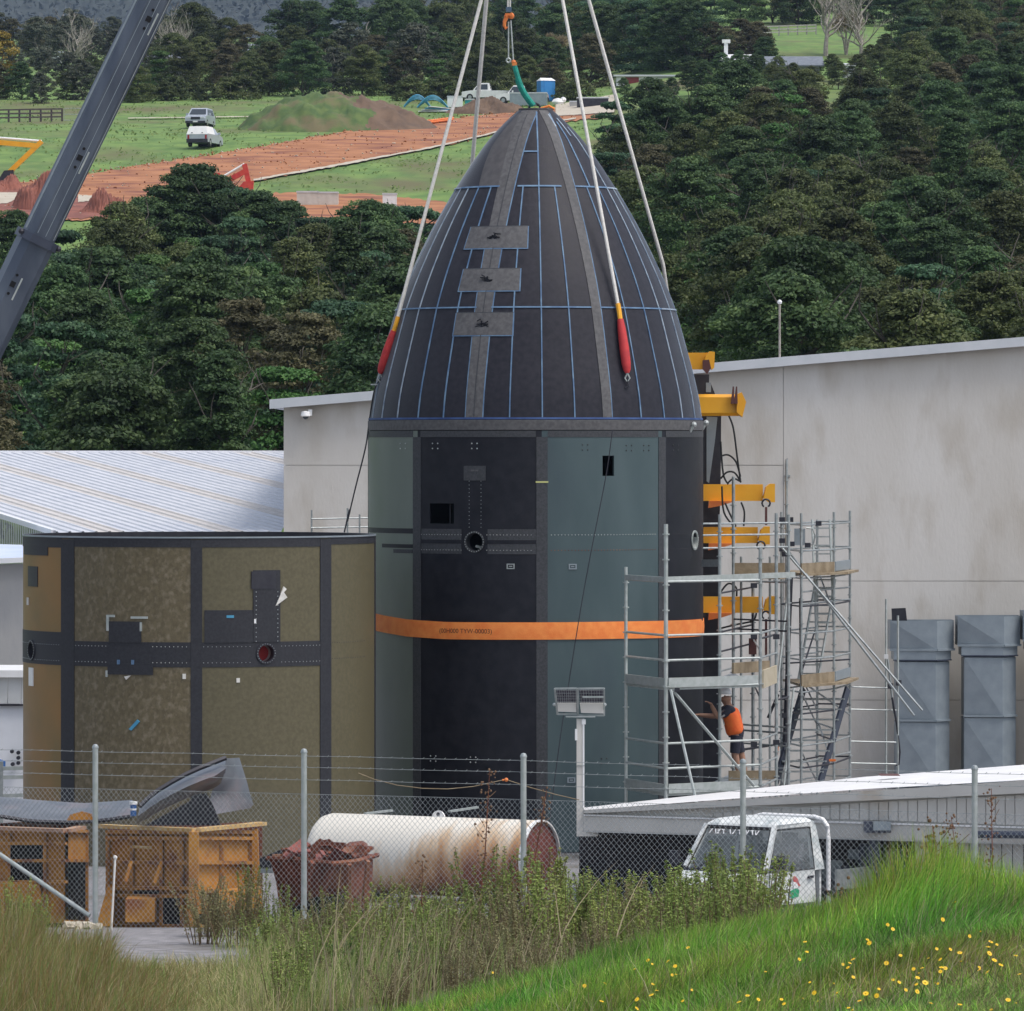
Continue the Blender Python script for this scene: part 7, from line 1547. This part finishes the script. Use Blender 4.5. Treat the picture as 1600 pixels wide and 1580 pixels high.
U('rear_panel', MB().bb((-.97, -.72, .35), (-.92, .72, 1.12)), M_utew); U('rear_window', MB().add([(-.93, -.66, 1.12), (-.93, .66, 1.12), (-.88, .6, 1.7), (-.88, -.6, 1.7)], [(0, 1, 2, 3)]), M_glassc); U('rear_window_bar', MB().bar((-.92, 0, 1.1), (-.88, 0, 1.72), .03, .03).bar((-.925, -.7, 1.12), (-.925, .7, 1.12), .03, .04), M_utew)
U('floor', MB().bb((-.95, -.74, .3), (.62, .74, .45)), M_dark)
U('front_lettering', MB().add([(1.03, y, .70 + dz) for y, dz in [(-.3, 0), (-.22, 0), (-.22, .09), (-.3, .09), (-.12, 0), (-.05, 0), (-.05, .09), (-.12, .09), (.05, 0), (.13, 0), (.13, .09), (.05, .09), (.22, 0), (.3, 0), (.3, .09), (.22, .09)]], [(0, 1, 2, 3), (4, 5, 6, 7), (8, 9, 10, 11), (12, 13, 14, 15)]), M_white)
U('grille', MB().bb((1.0, -.45, .55), (1.04, .45, .68)), M_dark); U('bumper', MB().bb((1.0, -.8, .28), (1.1, .8, .42)), M_dark)
hoop = [(-1.12, .76, .5), (-1.12, .76, 1.55), (-1.12, .74, 1.72), (-1.12, .66, 1.82), (-1.12, .5, 1.86), (-1.12, -.5, 1.86), (-1.12, -.66, 1.82), (-1.12, -.74, 1.72), (-1.12, -.76, 1.55), (-1.12, -.76, .5)]
U('tube_frame', MB().path(hoop, .038, 10), M_white)
U('tray', MB().bb((-3.0, -.85, .62), (-1.05, .85, .70)), M_dark)
for s in (-1, 1): U('tray_side', MB().bb((-3.0, s * .85 - .02, .70), (-1.2, s * .85 + .02, 1.02)), M_galv)
U('tailgate', MB().bb((-3.02, -.85, .70), (-2.98, .85, 1.02)), M_galv)
for s in (-1, 1):
    fr_ = [(.26, s * .664, 1.725), (-.71, s * .674, 1.725), (-.67, s * .785, 1.075), (.60, s * .78, 1.075), (.26, s * .664, 1.725)]
    U('window_seal', MB().path(fr_, .012, 5, cap=False), M_rubber); U('door_gap', MB().path([(.61, s * .79, 1.05), (.66, s * .802, .8), (.62, s * .806, .5)], .007, 4).path([(-.685, s * .785, 1.05), (-.705, s * .806, .52)], .007, 4), M_rubber)
U('windscreen_seal', MB().path([(.31, -.60, 1.735), (.31, .60, 1.735), (.725, .715, 1.095), (.725, -.715, 1.095), (.31, -.60, 1.735)], .014, 5, cap=False), M_rubber)
U('sill_strip', MB().bb((-.98, -.8, .28), (.98, .8, .34)), M_dark)  # dark strip along the bottom of the cab
# painted patches on the door (colours only)
for nm, m, pts in [('red_patch', mat('patch_red', (.5, .10, .10)), [(-.02, .97), (-.08, .99), (-.15, .95), (-.24, .82), (-.20, .82), (-.12, .88), (-.04, .91)]), ('white_patch', M_white, [(-.02, .90), (-.14, .89), (-.18, .80), (-.05, .78)]), ('green_patch', mat('patch_green', (.02, .30, .14)), [(.05, .76), (-.10, .80), (-.20, .76), (-.18, .66), (.02, .64)]), ('blue_patch', mat('patch_blue', (.05, .18, .25)), [(.12, .74), (.06, .76), (.04, .66), (.10, .65)])]:
    U(nm, MB().prism([(x, .79 + (1.06 - z) * .03 + .004, z) for x, z in pts], (0, .004, 0)), m)

# ================================================================ chain-link fence
def fD(px): return 75.04 / (1 + .525 * (px - 800) / F)
def FP(px, z): D = fD(px); return Vector(((px - 800) / F * D, D, z))
fence = thing('chain_link_fence', FP(149, H(*FP(149, 0).xy)), 'galvanised chain link fence with three barbed wires running across the whole yard', 'fence')
posts = [(-190, 1160), (149, 1166), (475, 1173), (818, 1180), (1161, 1189), (1523, 1199), (1890, 1208)]
for px, py in posts:
    D = fD(px); p = P(px, py, D); zb = H(p.x, p.y)
    q = part('post', MB().tube((p.x, p.y, zb - .3), (p.x, p.y, p.z - .02), .038, 12), M_galvl, fence); part('post_cap', MB().lathe((p.x, p.y, p.z - .03), [(.045, 0), (.045, .02), (.03, .05), (.001, .06)], 12), M_galv, q)
def ptop(px): return float(np.interp(px, [a for a, b in posts], [P(a, b, fD(a)).z for a, b in posts]))
A_, B_ = FP(-190, 0), FP(1890, 0); fl_len = (B_ - A_).length; fd = (B_ - A_).normalized(); fn = Vector((fd.y, -fd.x, 0))
pitch = .078; ztm, zbm = lambda s: ptop(-190 + 2080 * s / fl_len) - .58, lambda s: H(A_.x + fd.x * s, A_.y + fd.y * s) + .02
mesh_v = []; mesh_f = []
def wire(s0, z0, s1, z1, off, w=.0026):
    a = A_ + fd * s0 + fn * off; b = A_ + fd * s1 + fn * off; o = len(mesh_v)
    d = Vector((fd.x * (s1 - s0), fd.y * (s1 - s0), z1 - z0)).normalized(); u = d.cross(fn)
    for c, z in ((a, z0), (b, z1)):
        for k in range(3): t = 2 * PI * k / 3; e = u * math.cos(t) * w + fn * math.sin(t) * w; mesh_v.append((c.x + e.x, c.y + e.y, z + e.z))
    for k in range(3): mesh_f.append((o + k, o + (k + 1) % 3, o + 3 + (k + 1) % 3, o + 3 + k))
hh = 1.95; s = -hh
while s < fl_len + .0:
    for dr in (1, -1):
        s0, s1 = (s, s + hh * .95) if dr == 1 else (s + hh * .95, s); segs = 7
        for i in range(segs):
            u0, u1 = i / segs, (i + 1) / segs; a0 = s0 + (s1 - s0) * u0; a1 = s0 + (s1 - s0) * u1
            if min(a0, a1) < 0 or max(a0, a1) > fl_len: continue
            zt0, zb0_ = ztm(a0), zbm(a0); z0_ = zt0 - hh * u0; z1_ = ztm(a1) - hh * u1
            wire(a0, z0_, a1, z1_, .003 * dr)
    s += pitch
cm_ = bpy.data.meshes.new('chain_mesh'); IF = RM[fence.name].inverted(); cm_.from_pydata([tuple(IF @ Vector(v)) for v in mesh_v], [], mesh_f); cm_.materials.append(M_galv)
part('chain_mesh', cm_, None, fence, world=False, kind='stuff')
for dz in (.02, .17, .335):
    pts = [Vector((A_.x + fd.x * s, A_.y + fd.y * s, ptop(-190 + 2080 * s / fl_len) - .05 - dz * 1.0 - .03 * math.sin(PI * ((s * 40 % 100) / 100)) * .3)) for s in np.linspace(0, fl_len, 40)]
    mb = MB().path(pts, .0032, 4)
    for s in np.arange(.1, fl_len, .16): q = A_ + fd * s; z = ptop(-190 + 2080 * s / fl_len) - .05 - dz; mb.bar(q + Vector((-.012, 0, z - .012)), q + Vector((.012, 0, z + .012)), .006, .006)
    part('barbed_wire', mb, M_galv, fence)
part('tension_wire', MB().path([Vector((A_.x + fd.x * s, A_.y + fd.y * s, ztm(s))) for s in np.linspace(0, fl_len, 30)], .003, 4), M_galv, fence)
p0, p1 = FP(139, 0), P(-60, 1294, fD(-60)); part('brace', MB().tube(P(140, 1431, fD(140) + .02), P(-60, 1294, fD(-60)), .030, 10), M_galvl, fence)
sg = thing('cord', P(700, 1233, 76.5), 'sagging tan cord with an orange insulator behind the fence wires', 'cord')
part('line', MB().path([P(x, y, 76) for x, y in [(560, 1208), (585, 1218), (620, 1227), (660, 1232), (700, 1233), (740, 1229), (790, 1218), (830, 1231), (870, 1242), (905, 1250)]], .006, 5), M_wood, sg); part('insulator', MB().ball(P(791, 1218.5, 75.9), .028, 8).ball(P(786, 1219, 75.9), .015, 6), M_orange, sg)
sp_ = thing('thin_stake', P(175, 1470, 77), 'thin leaning pale stake in front of the ochre skip', 'stake'); part('rod', MB().tube(P(173, 1472, 76.5), P(180, 1341, 76.6), .016, 6), M_rope, sp_); part('tip', MB().ball(P(180, 1340, 76.6), .03, 6), M_rope, sp_)
wh = thing('rubble_strip', P(140, 1456, 77.5), 'pale broken concrete at the foot of the fence post', 'rubble')
rg = random.Random(8)
for k in range(14): q = P(rg.uniform(105, 160), 1456 + rg.uniform(-2, 2), 77.2); q.z = H(q.x, q.y) + .03; part('lump', MB().box(q, (rg.uniform(.06, .2), rg.uniform(.05, .15), rg.uniform(.04, .09)), Euler((rg.random(), rg.random() * .4, rg.random() * 3))), M_palegravel, wh)

# ================================================================ vegetation in front
def ribbons(roots, hgt, wid, bend, col, seg=3, rg=None):
    n = len(roots); k = seg; V = np.zeros((n, 2 * k + 1, 3)); ang = rg.uniform(0, PI, n); side = np.stack([np.cos(ang), np.sin(ang), np.zeros(n)], -1)
    for i in range(k + 1):
        t = i / k; c = roots + np.stack([bend[:, 0] * t ** 1.8, bend[:, 1] * t ** 1.8, hgt * (t - .22 * t * t * np.minimum(1, np.hypot(bend[:, 0], bend[:, 1]) / (hgt + 1e-6)))], -1); w = wid * (1 - t) ** .6
        if i < k: V[:, 2 * i] = c - side * w[:, None] / 2; V[:, 2 * i + 1] = c + side * w[:, None] / 2
        else: V[:, 2 * k] = c
    base = (np.arange(n) * (2 * k + 1))[:, None]; q = []
    for i in range(k - 1): q.append(base + np.array([2 * i, 2 * i + 1, 2 * i + 3, 2 * i + 2]))
    quads = np.concatenate(q); tris = base + np.array([2 * k - 2, 2 * k - 1, 2 * k]); C = np.repeat(np.concatenate([col, np.ones((n, 1))], 1), 2 * k + 1, 0)
    return V.reshape(-1, 3), quads, tris, C
def ribbon_mesh(name, parts_):
    Vs, Q, Tn, C, o = [], [], [], [], 0
    for v, q, t, c in parts_: Vs.append(v); Q.append(q + o); Tn.append(t + o); C.append(c); o += len(v)
    V = np.concatenate(Vs); Q = np.concatenate(Q); Tn = np.concatenate(Tn); C = np.concatenate(C)
    me = bpy.data.meshes.new(name); me.vertices.add(len(V)); me.vertices.foreach_set('co', V.astype(np.float32).ravel())
    li = np.concatenate([Q.ravel(), Tn.ravel()]).astype(np.int32); me.loops.add(len(li)); me.loops.foreach_set('vertex_index', li)
    ls = np.concatenate([np.arange(len(Q)) * 4, len(Q) * 4 + np.arange(len(Tn)) * 3]).astype(np.int32); me.polygons.add(len(ls)); me.polygons.foreach_set('loop_start', ls)
    a = me.attributes.new('col', 'FLOAT_COLOR', 'POINT'); a.data.foreach_set('color', C.astype(np.float32).ravel()); me.materials.append(G_blade); me.update(calc_edges=True); return me
def heights(xy):
    x, y = xy[:, 0], xy[:, 1]; i = np.clip(np.searchsorted(XS, x) - 1, 0, len(XS) - 2); j = np.clip(np.searchsorted(YS, y) - 1, 0, len(YS) - 2)
    a = (x - XS[i]) / (XS[i + 1] - XS[i]); b = (y - YS[j]) / (YS[j + 1] - YS[j])
    return HG[i, j] * (1 - a) * (1 - b) + HG[i + 1, j] * a * (1 - b) + HG[i, j + 1] * (1 - a) * b + HG[i + 1, j + 1] * a * b
def wob(x, y, s, ph): return np.sin(x * s + ph) * np.cos(y * s * 1.3 + ph * 2) + .5 * np.sin(x * s * 2.7 - y * s * 1.9 + ph * 3)
def scatter(n, px0, px1, d0, d1, rg):
    D = rg.uniform(d0, d1, n); px = rg.uniform(px0, px1, n); return px, np.stack([(px - 800) / F * D, D], -1)
def mixcol(cs, ws, n, rg, j=.18):
    cs = np.array(cs); idx = rg.choice(len(cs), n, p=np.array(ws) / sum(ws)); return np.clip(cs[idx] * (1 + rg.normal(0, j, (n, 1))), .003, 1)
rg = np.random.default_rng(5)
GREENS = [(.19, .37, .045), (.25, .45, .06), (.10, .24, .035), (.34, .45, .09), (.38, .38, .13)]
bank = []
px, xy = scatter(150000, 430, 1720, 36.5, 53, rg)
w = np.clip((px - 470) / 160 + rg.normal(0, .2, len(px)), 0, 1); keep = rg.random(len(px)) < w; px, xy = px[keep], xy[keep]; n = len(px)
lush = np.clip(.5 + .45 * wob(xy[:, 0], xy[:, 1], 1.1, 1.0), 0, 1)
crestness = np.exp(-((xy[:, 1] - 45.5) / 2.2) ** 2); peak = np.exp(-((px - 1440) / 95) ** 2)
hg = (.16 + .14 * lush + .10 * crestness * (px > 900) + .34 * crestness * peak) * rg.uniform(.6, 1.3, n)
drop = np.clip((px - 1150) / 400, 0, 1) * np.clip((43.5 - xy[:, 1]) / 4, 0, 1)                 # lower right: shorter, paler
hg *= (1 - .35 * drop)
roots = np.concatenate([xy, heights(xy)[:, None] - .02], 1)
lean = np.stack([.5 * hg * (.35 + .6 * wob(xy[:, 0], xy[:, 1], 1.7, 2.0)) + rg.normal(0, .085, n), rg.normal(-.02, .10, n)], -1)
col = mixcol(GREENS, [4, 4, 3, 2, 1], n, rg); dryc = mixcol([(.30, .24, .12), (.24, .22, .10), (.20, .24, .07)], [1, 1, 2], n, rg); pd = np.clip(.10 + .5 * drop + .16 * wob(xy[:, 0], xy[:, 1], 1.3, 5), 0, .75)
dm = rg.random(n) < pd; col[dm] = dryc[dm]
pt_ = wob(xy[:, 0], xy[:, 1], 2.1, 9.0) + .7 * wob(xy[:, 0], xy[:, 1], .7, 3.3); col *= np.clip(1 + .26 * pt_, .5, 1.5)[:, None]; col[:, 0] *= np.clip(1 + .22 * wob(xy[:, 0], xy[:, 1], .9, 11), .6, 1.5)
bank.append(ribbons(roots, hg, rg.uniform(.006, .013, n), lean, col, 3, rg))
px, xy = scatter(2600, 560, 1700, 38, 46, rg); kp = wob(xy[:, 0], xy[:, 1], 1.1, 8) > .1; px, xy = px[kp], xy[kp]; n = len(px)
bank.append(ribbons(np.concatenate([xy, heights(xy)[:, None]], 1), rg.uniform(.25, .55, n), rg.uniform(.003, .006, n), np.stack([rg.normal(.06, .14, n), rg.normal(0, .1, n)], -1), mixcol([(.40, .33, .20), (.48, .42, .28), (.30, .22, .12)], [3, 2, 1], n, rg), 4, rg))
stuff('bank_grass', ribbon_mesh('bank_grass', bank), 'bright green wind-blown grass covering the near bank', 'grass')
# dry and rush grass at the left front
lg = []
px, xy = scatter(30000, -60, 330, 57.5, 70.5, rg); d = xy[:, 1]; kp = (rg.random(len(px)) < np.clip((330 - px) / 130, 0.05, 1)) & ~((px > 175) & (d > 66.5)); px, xy = px[kp], xy[kp]; n = len(px)
cl = wob(xy[:, 0], xy[:, 1], 2.4, 3.3); hg = np.clip(.42 + .22 * cl, .15, .85) * rg.uniform(.6, 1.25, n) * np.clip(1.25 - px / 420, .5, 1.2)
lg.append(ribbons(np.concatenate([xy, heights(xy)[:, None]], 1), hg, rg.uniform(.006, .012, n), np.stack([rg.normal(.10, .13, n), rg.normal(0, .1, n)], -1), mixcol([(.26, .18, .07), (.33, .25, .11), (.22, .25, .07), (.46, .38, .22), (.18, .28, .07)], [4, 3, 4, 2, 2], n, rg), 4, rg))
px, xy = scatter(20000, 130, 620, 58, 68.5, rg); n = len(px)
lg.append(ribbons(np.concatenate([xy, heights(xy)[:, None]], 1), rg.uniform(.08, .28, n), rg.uniform(.006, .012, n), rg.normal(0, .13, (n, 2)), mixcol([(.44, .38, .19), (.34, .31, .13), (.22, .27, .08), (.5, .44, .26)], [3, 3, 4, 1], n, rg), 3, rg))
px, xy = scatter(12000, 330, 660, 58, 73, rg); kp = rg.random(len(px)) < np.clip((px - 340) / 120 + .25 * wob(xy[:, 0], xy[:, 1], 1.7, 4), 0, 1); px, xy = px[kp], xy[kp]; n = len(px)
lg.append(ribbons(np.concatenate([xy, heights(xy)[:, None]], 1), rg.uniform(.15, .5, n), rg.uniform(.006, .012, n), rg.normal(0.04, .12, (n, 2)), mixcol([(.44, .38, .21), (.19, .28, .07), (.30, .34, .12)], [3, 3, 3], n, rg), 3, rg))
stuff('rough_grass', ribbon_mesh('rough_grass', lg), 'brown and straw-coloured rough grass at the lower left', 'grass')
# tall dry stalks between the fence and the bank
sg_ = []
px, xy = scatter(7500, 400, 1040, 56, 72, rg); n = len(px); cl = wob(xy[:, 0], xy[:, 1], 1.5, 6.1); kp = (cl > .1) & (rg.random(n) < np.clip((px - 410) / 120, 0, 1)); px, xy = px[kp], xy[kp]; n = len(px)
z = heights(xy); hmax = np.clip(interp(0, [(0, 1)]) * (1.05 - .0 * px), .3, 1.1)
hg = rg.uniform(.35, .95, n) * (.75 + .25 * (px < 700)); sg_.append(ribbons(np.concatenate([xy, z[:, None]], 1), hg, rg.uniform(.006, .011, n), np.stack([rg.normal(.10, .14, n), rg.normal(0, .1, n)], -1), mixcol([(.46, .38, .24), (.54, .46, .31), (.30, .25, .14), (.21, .30, .08), (.28, .35, .12)], [3.5, 2, 1.5, 3, 3], n, rg), 4, rg))
px, xy = scatter(40, 430, 980, 56, 66, rg); n = len(px)
sg_.append(ribbons(np.concatenate([xy, heights(xy)[:, None]], 1), rg.uniform(1.0, 1.5, n), rg.uniform(.012, .02, n), np.stack([rg.normal(.45, .25, n), rg.normal(0, .2, n)], -1), mixcol([(.45, .37, .24), (.38, .30, .18)], [1, 1], n, rg), 5, rg))
stuff('dry_stalks', ribbon_mesh('dry_stalks', sg_), 'tall dry tan stalks between the fence and the green bank', 'grass')
# weed bushes
def weed_mesh(seed, m, h=1.1, stems=20, spread=.5, leaf=.021, per=120):
    r_ = np.random.default_rng(seed); C = []; N = []; S = []; T = []; mb = MB()
    for i in range(stems):
        a = r_.uniform(0, 2 * PI); R0 = r_.uniform(.1, 1) * spread; hh_ = h * r_.uniform(.55, 1.05); b0 = np.array([math.cos(a) * R0 * .4, math.sin(a) * R0 * .4, 0]); tip = np.array([math.cos(a) * R0 + r_.uniform(-.1, .1), math.sin(a) * R0, hh_]); mid = (b0 + tip) / 2 + np.array([r_.uniform(-.06, .06), r_.uniform(-.06, .06), hh_ * .06])
        mb.path([Vector(b0 - np.array([0, 0, .1])), Vector(mid), Vector(tip)], [.009, .007, .003], 4)
        u = r_.uniform(.12, 1.0, per) ** .8; c = (1 - u[:, None]) ** 2 * b0 + 2 * (u * (1 - u))[:, None] * mid + (u ** 2)[:, None] * tip; d = r_.normal(size=(per, 3)); d /= np.linalg.norm(d, axis=1, keepdims=True)
        c = c + d * (.10 * (1.15 - u))[:, None]; nn = d * .6 + np.array([0, 0, .8]) + r_.normal(size=(per, 3)) * .3; nn /= np.linalg.norm(nn, axis=1, keepdims=True)
        C.append(c); N.append(nn); S.append(r_.uniform(.6, 1.4, per) * leaf); T.append(np.clip(.45 + r_.normal(0, .2, per) + .15 * u, 0, 1))
    V, Tn = leaf_arrays(np.concatenate(C), np.concatenate(N), np.concatenate(S), np.concatenate(T), r_, .45)
    return quads_mesh('foliage', V, Tn, m), mb.mesh('stem', mat('weed_stem_%d' % seed, (.16, .11, .06)))
WEEDS = [weed_mesh(1, L_weed), weed_mesh(2, L_weed, 1.25, 15, .4), weed_mesh(3, L_weedb, 1.0, 20, .55, .018), weed_mesh(4, L_weed, .8, 20, .55), weed_mesh(5, L_weedb, .8, 20, .5, .017), weed_mesh(6, L_bright, .6, 18, .45, .024)]
def weed(px, D, s, k, label, grp='weed bushes along the fence', sz=None):
    x = (px - 800) / F * D; z = H(x, D); o = bpy.data.objects.new('weed_bush', None); COL.objects.link(o); o.location = (x, D, z - .03); o.rotation_euler = (0, 0, random.uniform(0, 6.28)); o.scale = (s, s, sz or s)
    for nm, me in zip(('foliage', 'stem'), WEEDS[k]): q = bpy.data.objects.new(nm, me); COL.objects.link(q); q.parent = o
    o['label'] = label; o['category'] = 'plant'; o['group'] = grp
def wlab(px, k, D):
    c = ['leafy green weed', 'tall leafy green weed', 'brownish twiggy weed', 'low green weed', 'low brownish weed', 'small bright green weed'][k]
    w_ = 'by the left skip' if px < 150 else 'before the ochre skip' if px < 410 else 'at the rusty skip' if px < 560 else 'below the tank\'s left end' if px < 700 else 'below the tank\'s middle' if px < 800 else 'below the tank\'s rusty end' if px < 900 else 'under the light pole' if px < 990 else 'left of the ute' if px < 1070 else 'before the ute windscreen' if px < 1180 else 'before the ute door' if px < 1300 else 'by the dark post'
    return c + ' ' + w_ + (', near row' if D < 66 else ', fence row')
rw = random.Random(12)
for (a, b, n, d0, d1, s0, s1, ks) in [(-20, 70, 5, 73, 76, .55, .8, [0, 3]), (310, 400, 5, 72, 75, .6, 1.0, [1, 2, 2]), (405, 470, 4, 70, 74, .6, .8, [0, 3]), (470, 600, 9, 66, 74, .7, 1.0, [2, 4, 3, 0]), (590, 760, 13, 62, 73, .7, 1.05, [0, 2, 4, 3]), (600, 880, 10, 66, 73, .6, .95, [0, 1, 3, 2]), (760, 900, 12, 60, 72, .85, 1.2, [0, 2, 4, 1]), (440, 700, 10, 59, 66, .5, .9, [5, 3, 0]), (880, 1010, 12, 57, 72, .7, 1.0, [0, 1, 2]),
                              (1000, 1075, 9, 58, 71, .75, 1.05, [0, 1, 2]), (1080, 1190, 8, 56, 70, .65, .95, [1, 0, 2]), (1125, 1180, 4, 67, 71, 1.1, 1.25, [1, 1, 0]), (1060, 1110, 4, 66, 71, .85, 1.0, [0, 2]), (1180, 1240, 4, 56, 66, .55, .75, [0, 2]), (1075, 1195, 9, 60, 68, .9, 1.15, [0, 1, 0]), (600, 1000, 12, 54, 60, .5, .8, [2, 4, 2])]:
    for i in range(n): px = a + (b - a) * (i + rw.random()) / n; D = rw.uniform(d0, d1); k = rw.choice(ks); weed(px, D, rw.uniform(s0, s1), k, wlab(px, k, D))
# dead seed heads
def seedhead(px, D, ytop, lean, label, seed, arms=5):
    x = (px - 800) / F * D; z = H(x, D); t = thing('dead_dock_stalk', (x, D, z), label, 'plant', 'dead dock stalks at the fence'); r_ = random.Random(seed); top = P(px + lean, ytop, D)
    pts = [Vector((x, D, z)), Vector((x, D, z)).lerp(top, .5) + Vector((.03, 0, 0)), top]; part('stem', MB().path(pts, [.010, .008, .004], 5), M_rust, t); mb = MB()
    for k in range(70):
        u = .45 + .55 * r_.random(); q = Vector((x, D, z)).lerp(top, u) + Vector((r_.gauss(0, .045), r_.gauss(0, .04), r_.gauss(0, .05))); mb.ball(q, r_.uniform(.008, .018), 4)
    for k in range(arms): u = .5 + .4 * r_.random(); q = Vector((x, D, z)).lerp(top, u); mb.path([q, q + Vector((r_.uniform(-.15, .2), r_.uniform(-.1, .1), r_.uniform(.08, .2)))], .004, 4)
    part('seed_heads', mb, mat('seed_%d' % seed, (.14, .075, .04), (.22, .13, .07), 20), t, kind='stuff')
for a in [(743, 73.5, 1205, 22, 'dead brown dock stalk standing in front of the white tank', 1), (806, 73, 1235, 48, 'dead dock stalk leaning right beside the third fence post', 2), (1508, 70, 1275, -22, 'thin dark twig left of the right fence post', 3), (1545, 70, 1232, 4, 'thin dark twig with few leaves right of the right fence post', 4), (650, 68, 1345, 10, 'short dead stalk below the white tank', 5), (1290, 52, 1395, 30, 'tan grass plume before the ute door', 6), (1465, 46, 1290, -8, 'thin twig above the crest of the green bank', 7)]: seedhead(*a)

# yellow flowers in the bank
def flower_mesh(seed):
    r_ = random.Random(seed); h = MB(); n = 12
    for k in range(n):
        a = 2 * PI * k / n; d = Vector((math.cos(a), math.sin(a), .12)); s_ = Vector((-math.sin(a), math.cos(a), 0)) * .0065; c = Vector((0, 0, 0))
        h.add([c - s_ * .5, c + d * .016 - s_, c + d * .028, c + d * .016 + s_, c + s_ * .5], [(0, 1, 2, 3, 4)])
    h.ball((0, 0, .003), .008, 6); return h
M_petal = mat('yellow_petal', (.80, .48, .01), (.85, .56, .02), 20, .6); M_stemg = mat('flower_stem', (.08, .14, .03))
fm = flower_mesh(1).mesh('flower_head', M_petal); sm = MB().path([(0, 0, -.45), (.01, 0, -.2), (0, 0, 0)], .003, 4).mesh('stem', M_stemg)
FL = [(1492, 1410, 1.5), (1355, 1412, 1.2), (1335, 1421, 1.1), (1368, 1427, 1.2), (1473, 1437, 1.2), (1387, 1445, 1.1), (1395, 1452, 1.0), (1098, 1442, 1.2), (1075, 1481, 1.15), (1044, 1502, 1.2), (757, 1486, .9), (778, 1494, 1), (704, 1512, 1.1), (756, 1512, 1.1), (770, 1520, .8), (674, 1551, .7), (940, 1565, 1.2), (995, 1576, 1.1), (1018, 1555, 1.1), (1020, 1538, 1.0), (1026, 1548, .9), (945, 1537, 1), (1081, 1547, .9), (1185, 1562, 1.3), (1155, 1566, 1.2), (1168, 1556, 1), (1278, 1565, 1.1), (1308, 1552, 1.1), (1370, 1556, 1.2), (1343, 1564, 1.1), (1407, 1493, 1), (1441, 1513, 1.3), (1434, 1528, 1.1), (1436, 1521, 1.1), (1405, 1535, 1), (1477, 1513, 1.1), (1471, 1512, 1), (1548, 1472, 1.3), (1544, 1480, 1.1), (1532, 1456, 1.1), (1515, 1463, 1), (1317, 1507, .9), (1325, 1512, .9), (1546, 1490, 1.2)]
rf_ = random.Random(3)
for k in range(44): FL.append((rf_.uniform(1250, 1600), rf_.uniform(1465, 1579), rf_.uniform(.8, 1.2)))
for k in range(14): FL.append((rf_.uniform(900, 1400), rf_.uniform(1490, 1579), rf_.uniform(.7, 1.1)))
for i, (px, py, s) in enumerate(FL):
    D = 36.8; hit = None
    while D < 60:
        p = P(px, py, D)
        if H(p.x, p.y) + .24 >= p.z: hit = p; break
        D += .1
    if hit is None: continue
    o = bpy.data.objects.new('yellow_flower', None); COL.objects.link(o); o.location = hit; o.rotation_euler = (rf_.uniform(-.2, 1.1), rf_.uniform(-.8, .8), 0); s *= rf_.uniform(.45, .75); o.scale = (s, s, s)
    for me in (fm, sm): q = bpy.data.objects.new(me.name.split('.')[0], me); COL.objects.link(q); q.parent = o
    where = 'on the crest of the bank' if py < 1450 else (('upper ' if py < 1520 else 'lower ') + ('left' if px < 1455 else 'middle' if px < 1525 else 'right') + ' part of the right flower patch') if px > 1380 else ('low on the bank below the ute' if px < 1240 else ('high' if py < 1520 else 'low') + ' on the bank below the dark post') if px > 1100 else 'at the left end of the green bank' if px < 820 else ('left of centre' if px < 975 else 'right of centre') + ' on the green bank'
    o['label'] = ('larger ' if s > 1.15 else 'small ') + 'yellow flower ' + ('in the ' if 'part of' in where else '') + where; o['category'] = 'flower'; o['group'] = 'yellow flowers in the grass bank'

# hillside air
M_hz = bpy.data.materials.new('haze'); M_hz.use_nodes = True; n = M_hz.node_tree.nodes; n.remove(n['Principled BSDF']); pv = n.new('ShaderNodeVolumePrincipled'); pv.inputs['Density'].default_value = .00006; pv.inputs['Color'].default_value = (.55, .72, 1, 1); pv.inputs['Anisotropy'].default_value = .2
M_hz.node_tree.links.new(pv.outputs[0], n['Material Output'].inputs['Volume'])
hz = stuff('haze', MB().bb((-2900, -80, -32), (2900, 3900, 460)).mesh('haze', M_hz))

# give things that share a wording their order from the left, where there are few enough to count
ORD = ['', 'second', 'third', 'fourth', 'fifth', 'sixth', 'seventh', 'eighth', 'ninth', 'tenth', 'eleventh', 'twelfth', 'thirteenth', 'fourteenth', 'fifteenth', 'sixteenth']
bylab = {}
for o in COL.objects:
    if o.parent is None and 'label' in o and 'category' in o and o.type in ('EMPTY', 'MESH'): bylab.setdefault(o['label'], []).append(o)
for lab, os_ in bylab.items():
    if len(os_) < 2 or len(os_) > 16: continue
    os_.sort(key=lambda o: o.location.x / max(1, o.location.y))
    for i, o in enumerate(os_): o['label'] = lab + (', leftmost' if i == 0 else ', rightmost' if i == len(os_) - 1 else ', %s from left' % ORD[i])
for o in COL.objects:
    if o.name.startswith('f.') or o.name == 'f': o.name = 'post_and_rail_fence'
